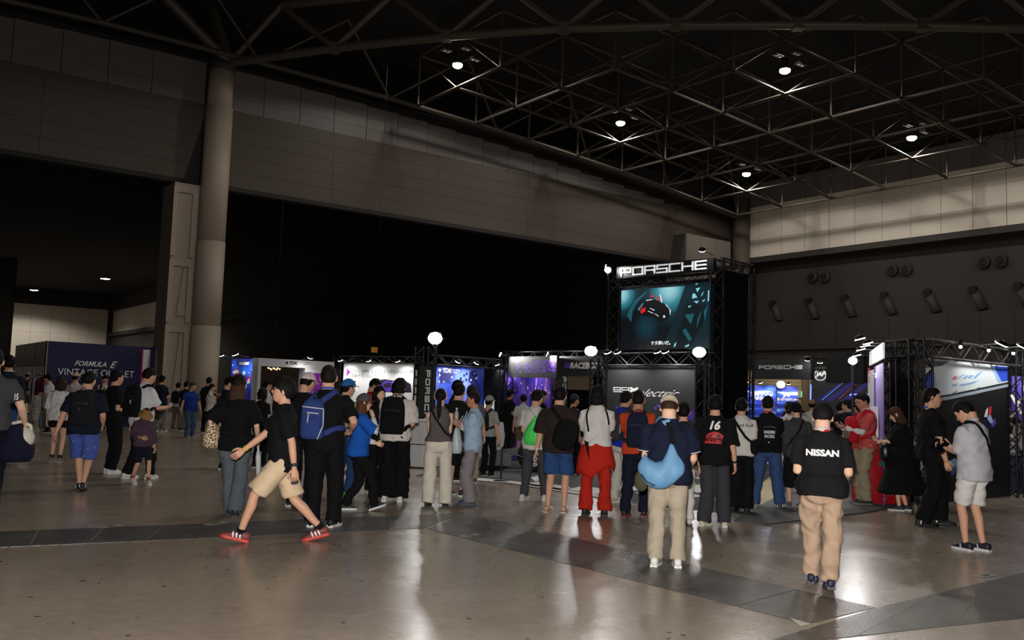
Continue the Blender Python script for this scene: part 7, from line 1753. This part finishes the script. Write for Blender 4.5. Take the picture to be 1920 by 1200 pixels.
P(id='nissan', label='man in black lettered shirt and khaki trousers walking away', f=(1541, 1100), top=747, hx=1560, face=0, w=1.13, fat=.5, top_=tee((24, 24, 26), ease=.022, loose=.012, sleeve=.80, hem=.86, name='polo_shirt'), bot=pants((172, 147, 125), r=(.108, .090, .078), wr=.008), hair=('short', (20, 17, 18)), shoes=('sneaker', (24, 26, 40), (70, 60, 70)), accent=((40, 60, 170), (-.05,)), skin=0, lod=0, arms=((-.15, .22, 1.06), (.17, .22, 1.02)), hands=('hold', 'hold'), head=(2, 14), feet=[(-.09, .17, 6, 0, 0), (.07, -.20, -8, 0, 8)],
  extra=[print_on([(0, 0, 1.265, PW)]), neck_band((200, 200, 204), 'collar', z=1.472, h=.022), lambda s: MB().prism([(.0, 1.474), (.05, 1.474), (.05, 1.494), (.0, 1.494)], 0, .001) and s.band([(.015, -.10, 1.486), (.04, -.095, 1.484), (.06, -.08, 1.482)], .022, PR, 'collar_patch', s.root, off=.006)])
P(id='salmon', label='man in salmon shirt with red backpack on his chest using a phone', f=(1622, 946), top=734, hx=1634, face=-118, top_=tee((178, 74, 72), ease=.035, sleeve=.8), bot=pants((146, 134, 112), r=(.112, .095, .09), wr=.008), hair=('short', H0), shoes=('sneaker', (30, 34, 28), (150, 150, 140)), skin=2, lod=0, showface=True, arms=((-.06, .36, 1.18), (.06, .36, 1.18)), hands=('hold', 'hold'), head=(0, 14), feet=[(-.12, .04, 10), (.12, 0, -10)], extra=[backpack('red backpack worn on the chest of the salmon shirt man', (170, 24, 36), w=.28, h=.40, d=.16, zc=1.16, front=True, pocket=(110, 104, 106)), phone(1, 'black smartphone held by the man in salmon', True), glasses((90, 90, 94)), sleeve_arm(0, (205, 205, 206), -.2), sleeve_arm(1, (205, 205, 206), -.2), neck_band((205, 205, 208), 'collar', h=.03)])
P(id='blackdress', label='woman in loose black dress with brown hair using a phone', f=(1692, 958), top=758, hx=1695, face=-92, fem=True, w=1.1, fat=.3, lean=3, top_=tee((13, 13, 14), ease=.06, loose=.05, sleeve=.95, hem=.72, flare=.14, name='dress'), bot=dict(kind='skirt', hem=.30, col=(13, 13, 14), flare=.16, ease=.07, waist=.95, name='dress_skirt', mat=cloth((13, 13, 14))), hair=('bob', (66, 40, 30)), hairlen=.18, shoes=('sneaker', (18, 18, 19), (200, 198, 196)), skin=0, lod=0, showface=True, head=(0, 22), arms=((-.03, .36, 1.14), (.03, .36, 1.14)), hands=('hold', 'hold'), feet=[(-.07, .05, 4), (.08, -.06, -4)], extra=[phone(0, 'pale smartphone held by the woman in black', True, case=(110, 110, 130)), cuff_band(0, (200, 180, 80), .86, .034, .022), strap_bag('black shoulder bag on the woman in the black dress', 'shoulder_bag', 'bag', mat('black_leather', (16, 16, 18), .35), cloth((16, 16, 17)), 0, ((-.06, .26, .98), (.17, .10, .16), .7), [(-.1, .0, 1.45), (-.09, .1, 1.35), (-.06, .16, 1.15)], .03)])
P(id='guard', label='tall stocky man in black with earpiece and blue lanyard', f=(1747, 986), top=722, hx=1755, face=72, w=1.12, fat=.25, top_=tee((15, 15, 17), ease=.04, loose=.03, sleeve=.85, hem=.82), bot=pants((14, 15, 18), r=(.118, .105, .098)), hair=('buzz', (15, 13, 13)), shoes=('sneaker', (16, 16, 18), (20, 20, 22)), accent=((225, 225, 225), (-.05,)), skin=1, lod=0, showface=True, arms=('hang', (.25, .10, .80)), head=(12, -2), feet=[(-.14, .14, 10), (.10, -.14, -6)], extra=[neck_band((30, 80, 190), z=1.468), lambda s: MB().ellip(s.Hd((.083, -.004, -.01)), (.012, .012, .014), 8, 6).build('earpiece', BLACK_PLASTIC, s.root, True)])
P(id='striped', label='man in striped shirt and white shorts looking at a tablet case', f=(1828, 1033), top=742, hx=1812, face=-58, top_=tee((200, 200, 200), mat=STRIPES, ease=.05, loose=.035, sleeve=.9, hem=.80, flare=.04, name='shirt'), bot=shorts((206, 202, 198), len=.90, r=(.112, .105, .098)), hair=('short', (15, 13, 14)), shoes=('sneaker', (24, 27, 40), (205, 205, 205)), accent=((200, 200, 205), (.03,)), skin=1, lod=0, showface=True, head=(-8, 34), lean=3, arms=((-.02, .34, 1.14), (.06, .32, 1.16)), hands=('hold', 'hold'), handback=((.85, .5, -.35), None), feet=[(-.09, .05, 10), (.08, -.05, 4)],
  extra=[phone(0, 'black tablet case held by the striped shirt man', False, (.15, .21), (16, 16, 18), .2, name='tablet_case', cat='tablet'), strap_bag('small black camera bag at the hip of the striped shirt man', 'camera_bag', 'bag', cloth((18, 18, 20)), cloth((20, 20, 24)), 0, ((.20, -.04, .93), (.07, .10, .12), .6), [(-.08, .05, 1.46), (-.06, -.08, 1.43), (.03, -.15, 1.25), (.14, -.12, 1.08), (.19, -.06, 1.0)], .045), neck_band((190, 190, 194), 'collar', h=.032, mat=None) if False else neck_band((186, 186, 190), 'collar', h=.032)])
# ---- people farther back on the left
P(id='capfar', label='distant person in pale cap and grey T-shirt by the shop booth', f=(46, 780), top=694, hx=35, face=20, lod=2, top_=tee((120, 118, 116)), bot=shorts((90, 88, 84)), hat=('cap', (170, 160, 140), 'back'), hair=('short', H0), feet=WALK2, extra=[backpack('small dark backpack on the distant pale cap person', (36, 36, 38), w=.24, h=.38)])
P(id='childfar', label='distant small child in white dress by the shop booth', f=(57, 779), h=1.10, face=0, lod=2, fem=True, top_=tee((190, 186, 182), hem=.70, flare=.12, sleeve=1.0), bot=shorts((180, 178, 175), len=.5), hair=('bob', H0), shoes=('sneaker', (150, 190, 70), (150, 190, 70)), arms=((-.36, .05, 1.05), (.36, .05, 1.05)))
P(id='peekl', label='distant person in white leaning on the shop rail', f=(92, 812), top=700, hx=98, face=-60, lod=2, top_=tee((186, 184, 182)), bot=pants(BK), hair=('short', H0), lean=12, arms=('phone', 'phone'))
P(id='peekm', label='distant person in pale pink hat behind the floral blouse woman', f=(134, 818), top=697, hx=132, face=30, lod=2, top_=tee((190, 182, 180)), bot=pants(BK), hair=('short', H0), hat=('cap', (190, 170, 160)))
P(id='strapw', label='distant man in white T-shirt with dark backpack straps facing the camera', f=(190, 806), top=702, hx=188, face=170, lod=1, showface=True, top_=tee((192, 190, 188), ease=.035), bot=pants((26, 26, 30)), hair=('short', H0), head=(0, 16), arms=('hang', 'chin'), extra=[backpack('dark backpack worn by the distant white T-shirt man', (26, 26, 28))])
P(id='navyfar', label='distant man in navy T-shirt and grey trousers beside the white banner', f=(297, 812), top=700, hx=289, face=38, lod=1, w=1.06, top_=tee((30, 36, 48), ease=.035), bot=pants((110, 106, 102), r=(.108, .09, .08)), hair=('short', H0), shoes=('sneaker', (180, 180, 178), (200, 200, 198)), feet=WALK, arms=('phone', 'phone'))
P(id='vest', label='distant person in black vest over white sleeves by the column', f=(329, 806), top=716, hx=326, face=20, lod=2, top_=tee((180, 180, 180), sleeve=1.2), bot=pants((110, 98, 84)), hair=('short', H0), extra=[backpack('black backpack on the white sleeved person by the column', (22, 22, 24))])
P(id='khakifar', label='distant man in black T-shirt and khaki trousers by the column', f=(344, 808), top=714, hx=345, face=40, lod=2, top_=tee((24, 24, 26)), bot=pants((118, 106, 88)), hair=('short', H0))
P(id='bluepolo', label='distant man in royal blue polo and jeans before the column', f=(354, 821), top=716, hx=361, face=150, lod=1, w=1.08, fat=.3, showface=True, top_=tee((28, 56, 130), ease=.035, name='polo_shirt'), bot=pants((62, 84, 116)), hair=('short', (60, 58, 58)), shoes=('sneaker', (130, 125, 118), (160, 158, 150)), head=(-30, 4), extra=[cuff_band(1, (200, 200, 200), .9)])
P(id='packfar', label='distant man with dark backpack right of the column', f=(386, 812), top=706, hx=389, face=20, lod=2, top_=tee((30, 30, 34)), bot=pants(BK), hair=('short', H0), extra=[backpack('dark backpack on the man right of the column', (24, 24, 26))])
P(id='whitewom', label='distant woman in white T-shirt and black trousers facing right', f=(390, 827), top=718, hx=392, face=85, lod=1, fem=True, showface=True, top_=tee((190, 186, 180), ease=.03, hem=.90), bot=pants((20, 20, 22), r=(.105, .10, .10)), hair=('pony', H0), arms=('fold', 'chin'), hands=('relax', 'hold'))
P(id='darkman', label='man in dark clothes with blue lanyard behind the long-haired woman', f=(418, 880), top=703, hx=424, face=100, lod=1, top_=tee((20, 20, 22)), bot=pants(BK), hair=('short', H0), skin=1, head=(0, 16), extra=[neck_band((30, 80, 180))])
P(id='capwhite', label='man in black cap and white T-shirt by the steel barrier', f=(493, 850), top=711, hx=494, face=70, lod=1, top_=tee((200, 198, 196), ease=.035), bot=pants((20, 20, 22)), hair=('short', H0), hat=('cap', (22, 22, 24)), skin=0, showface=True)
P(id='darkwom', label='woman in black holding something before the white T-shirt man', f=(484, 878), top=724, hx=482, face=40, lod=1, fem=True, top_=tee((20, 20, 22), ease=.04), bot=pants(BK), hair=('bob', H0), arms=('fold', 'phone'))
# ---- people farther back in the middle and right
P(id='whiteback', label='person in white with tan strap behind the bucket hat', f=(1478, 908), top=752, hx=1474, face=-20, lod=1, top_=tee((198, 194, 188)), bot=pants((190, 186, 180)), hair=('short', H0), extra=[lambda s: s.band([(-.1, .05, 1.45), (-.04, -.12, 1.3), (.06, -.14, 1.1)], .04, cloth((150, 130, 100)), 'cross_strap', s.root)])
P(id='tancap', label='man in tan cap and white T-shirt behind the lettered shirt', f=(1522, 880), top=748, hx=1520, face=0, lod=1, top_=tee((200, 198, 194)), bot=pants(BK), hair=('short', H0), hat=('cap', (146, 122, 84)))
P(id='lowhead', label='man with dark hair bending beside the jeans man', f=(1470, 884), top=750, hx=1466, face=80, lod=1, lean=8, head=(0, 20), top_=tee((40, 44, 56)), bot=pants(BK), hair=('short', H0), showface=True)
P(id='lanyardr', label='man in black with blue lanyard left of the salmon shirt', f=(1590, 905), top=748, hx=1592, face=-70, lod=1, top_=tee((26, 28, 32)), bot=pants(BK), hair=('short', H0), shoes=('sneaker', (200, 200, 200), (205, 205, 205)), extra=[neck_band((40, 90, 200))])
P(id='darkr', label='person in dark clothes half hidden right of the lettered shirt', f=(1576, 898), top=752, hx=1574, face=40, lod=2, top_=tee((24, 24, 28)), bot=pants(BK), hair=('short', H0), extra=[neck_band((40, 90, 200))])
P(id='whiter', label='woman with dark ponytail facing left by the neon strip', f=(1604, 884), top=754, hx=1606, face=-90, lod=2, fem=True, top_=tee((30, 30, 36)), bot=pants(BK), hair=('pony', H0))
P(id='seatw', label='person in white cap and grey shirt at the table by the right edge', f=(1922, 915), h=1.58, face=-70, lod=1, lean=16, top_=tee((160, 160, 164), ease=.04, sleeve=1.3), bot=pants((30, 30, 40)), hair=('bob', H1), hat=('cap', (205, 205, 206)), skin=0, head=(0, 20), arms=('phone', 'phone'), hands=('hold', 'hold'))
P(id='seatw2', label='person in pale jacket beside the right truss post', f=(1897, 910), h=1.30, face=10, lod=2, top_=tee((190, 190, 196), ease=.04, sleeve=1.6), bot=pants((40, 40, 50)), hair=('bob', H1), skin=0)
def sleeve_hem(s, i, f, col):
    S, E_, W_ = s.arms[i]; d = (E_ - S).normalized(); c = S.lerp(E_, f); q = s.w
    MB().tube([s.SC @ (c - d * .012), s.SC @ (c - d * .004)], [(.052 * q + .030) * s.k] * 2, 18).build('sleeve_stripe', cloth(col), s.topo, True)
def tote_flap(s):
    e = [o for o in bpy.data.objects if o.name.startswith('tote_bag') and o.type == 'EMPTY'][0]
    c = s.SC @ Vector((.30, .10, .76))
    put(MB().ellip(c, (.15, .17, .16), 18, 10, .9, Matrix.Rotation(R(28), 3, 'Y')), 'cream_panel', cloth((206, 200, 188)), e, s)
    put(MB().tube([s.SC @ Vector((.20, .10, .93)), s.SC @ Vector((.30, .12, .955)), s.SC @ Vector((.39, .12, .91)), s.SC @ Vector((.40, .12, .84))], .022, 8), 'cream_handle', cloth((206, 200, 188)), e, s)
def side_num(s):
    S, E_, W_ = s.arms[1]; V_, F_ = TEXTM[1]; c = s.SC @ S.lerp(E_, .55); out = []
    for v in V_:
        p = c + Vector((v.x * .5, -.3, v.y)) ; h = s.bvh.ray_cast(p, Vector((0, 1, 0))); out.append((h[0] if h[0] is not None else p) + Vector((0, -.004, 0)))
    MB().add(out, F_).build('sleeve_number', PW, s.topo)

PEOPLE = [Person(k) for k in ALL]
_jobs = []; _cut = []
for p in PEOPLE:
    j = p.jobs(); _cut.append((len(_jobs), len(_jobs) + len(j))); _jobs += j
_ms = bake_list(_jobs)
for p, (a, b) in zip(PEOPLE, _cut): p.finish(_ms[a:b])

# =================================================================== lettering to meshes
dg = bpy.context.evaluated_depsgraph_get()
for o in [o for o in scene.objects if o.type == 'FONT']:
    me = bpy.data.meshes.new_from_object(o.evaluated_get(dg)); nm = o.name
    q = bpy.data.objects.new('lettering_mesh', me); COL.objects.link(q)
    q.parent = o.parent; q.matrix_parent_inverse = o.matrix_parent_inverse.copy(); q.location = o.location.copy(); q.rotation_euler = o.rotation_euler.copy(); q.scale = o.scale.copy()
    bpy.data.objects.remove(o); q.name = nm
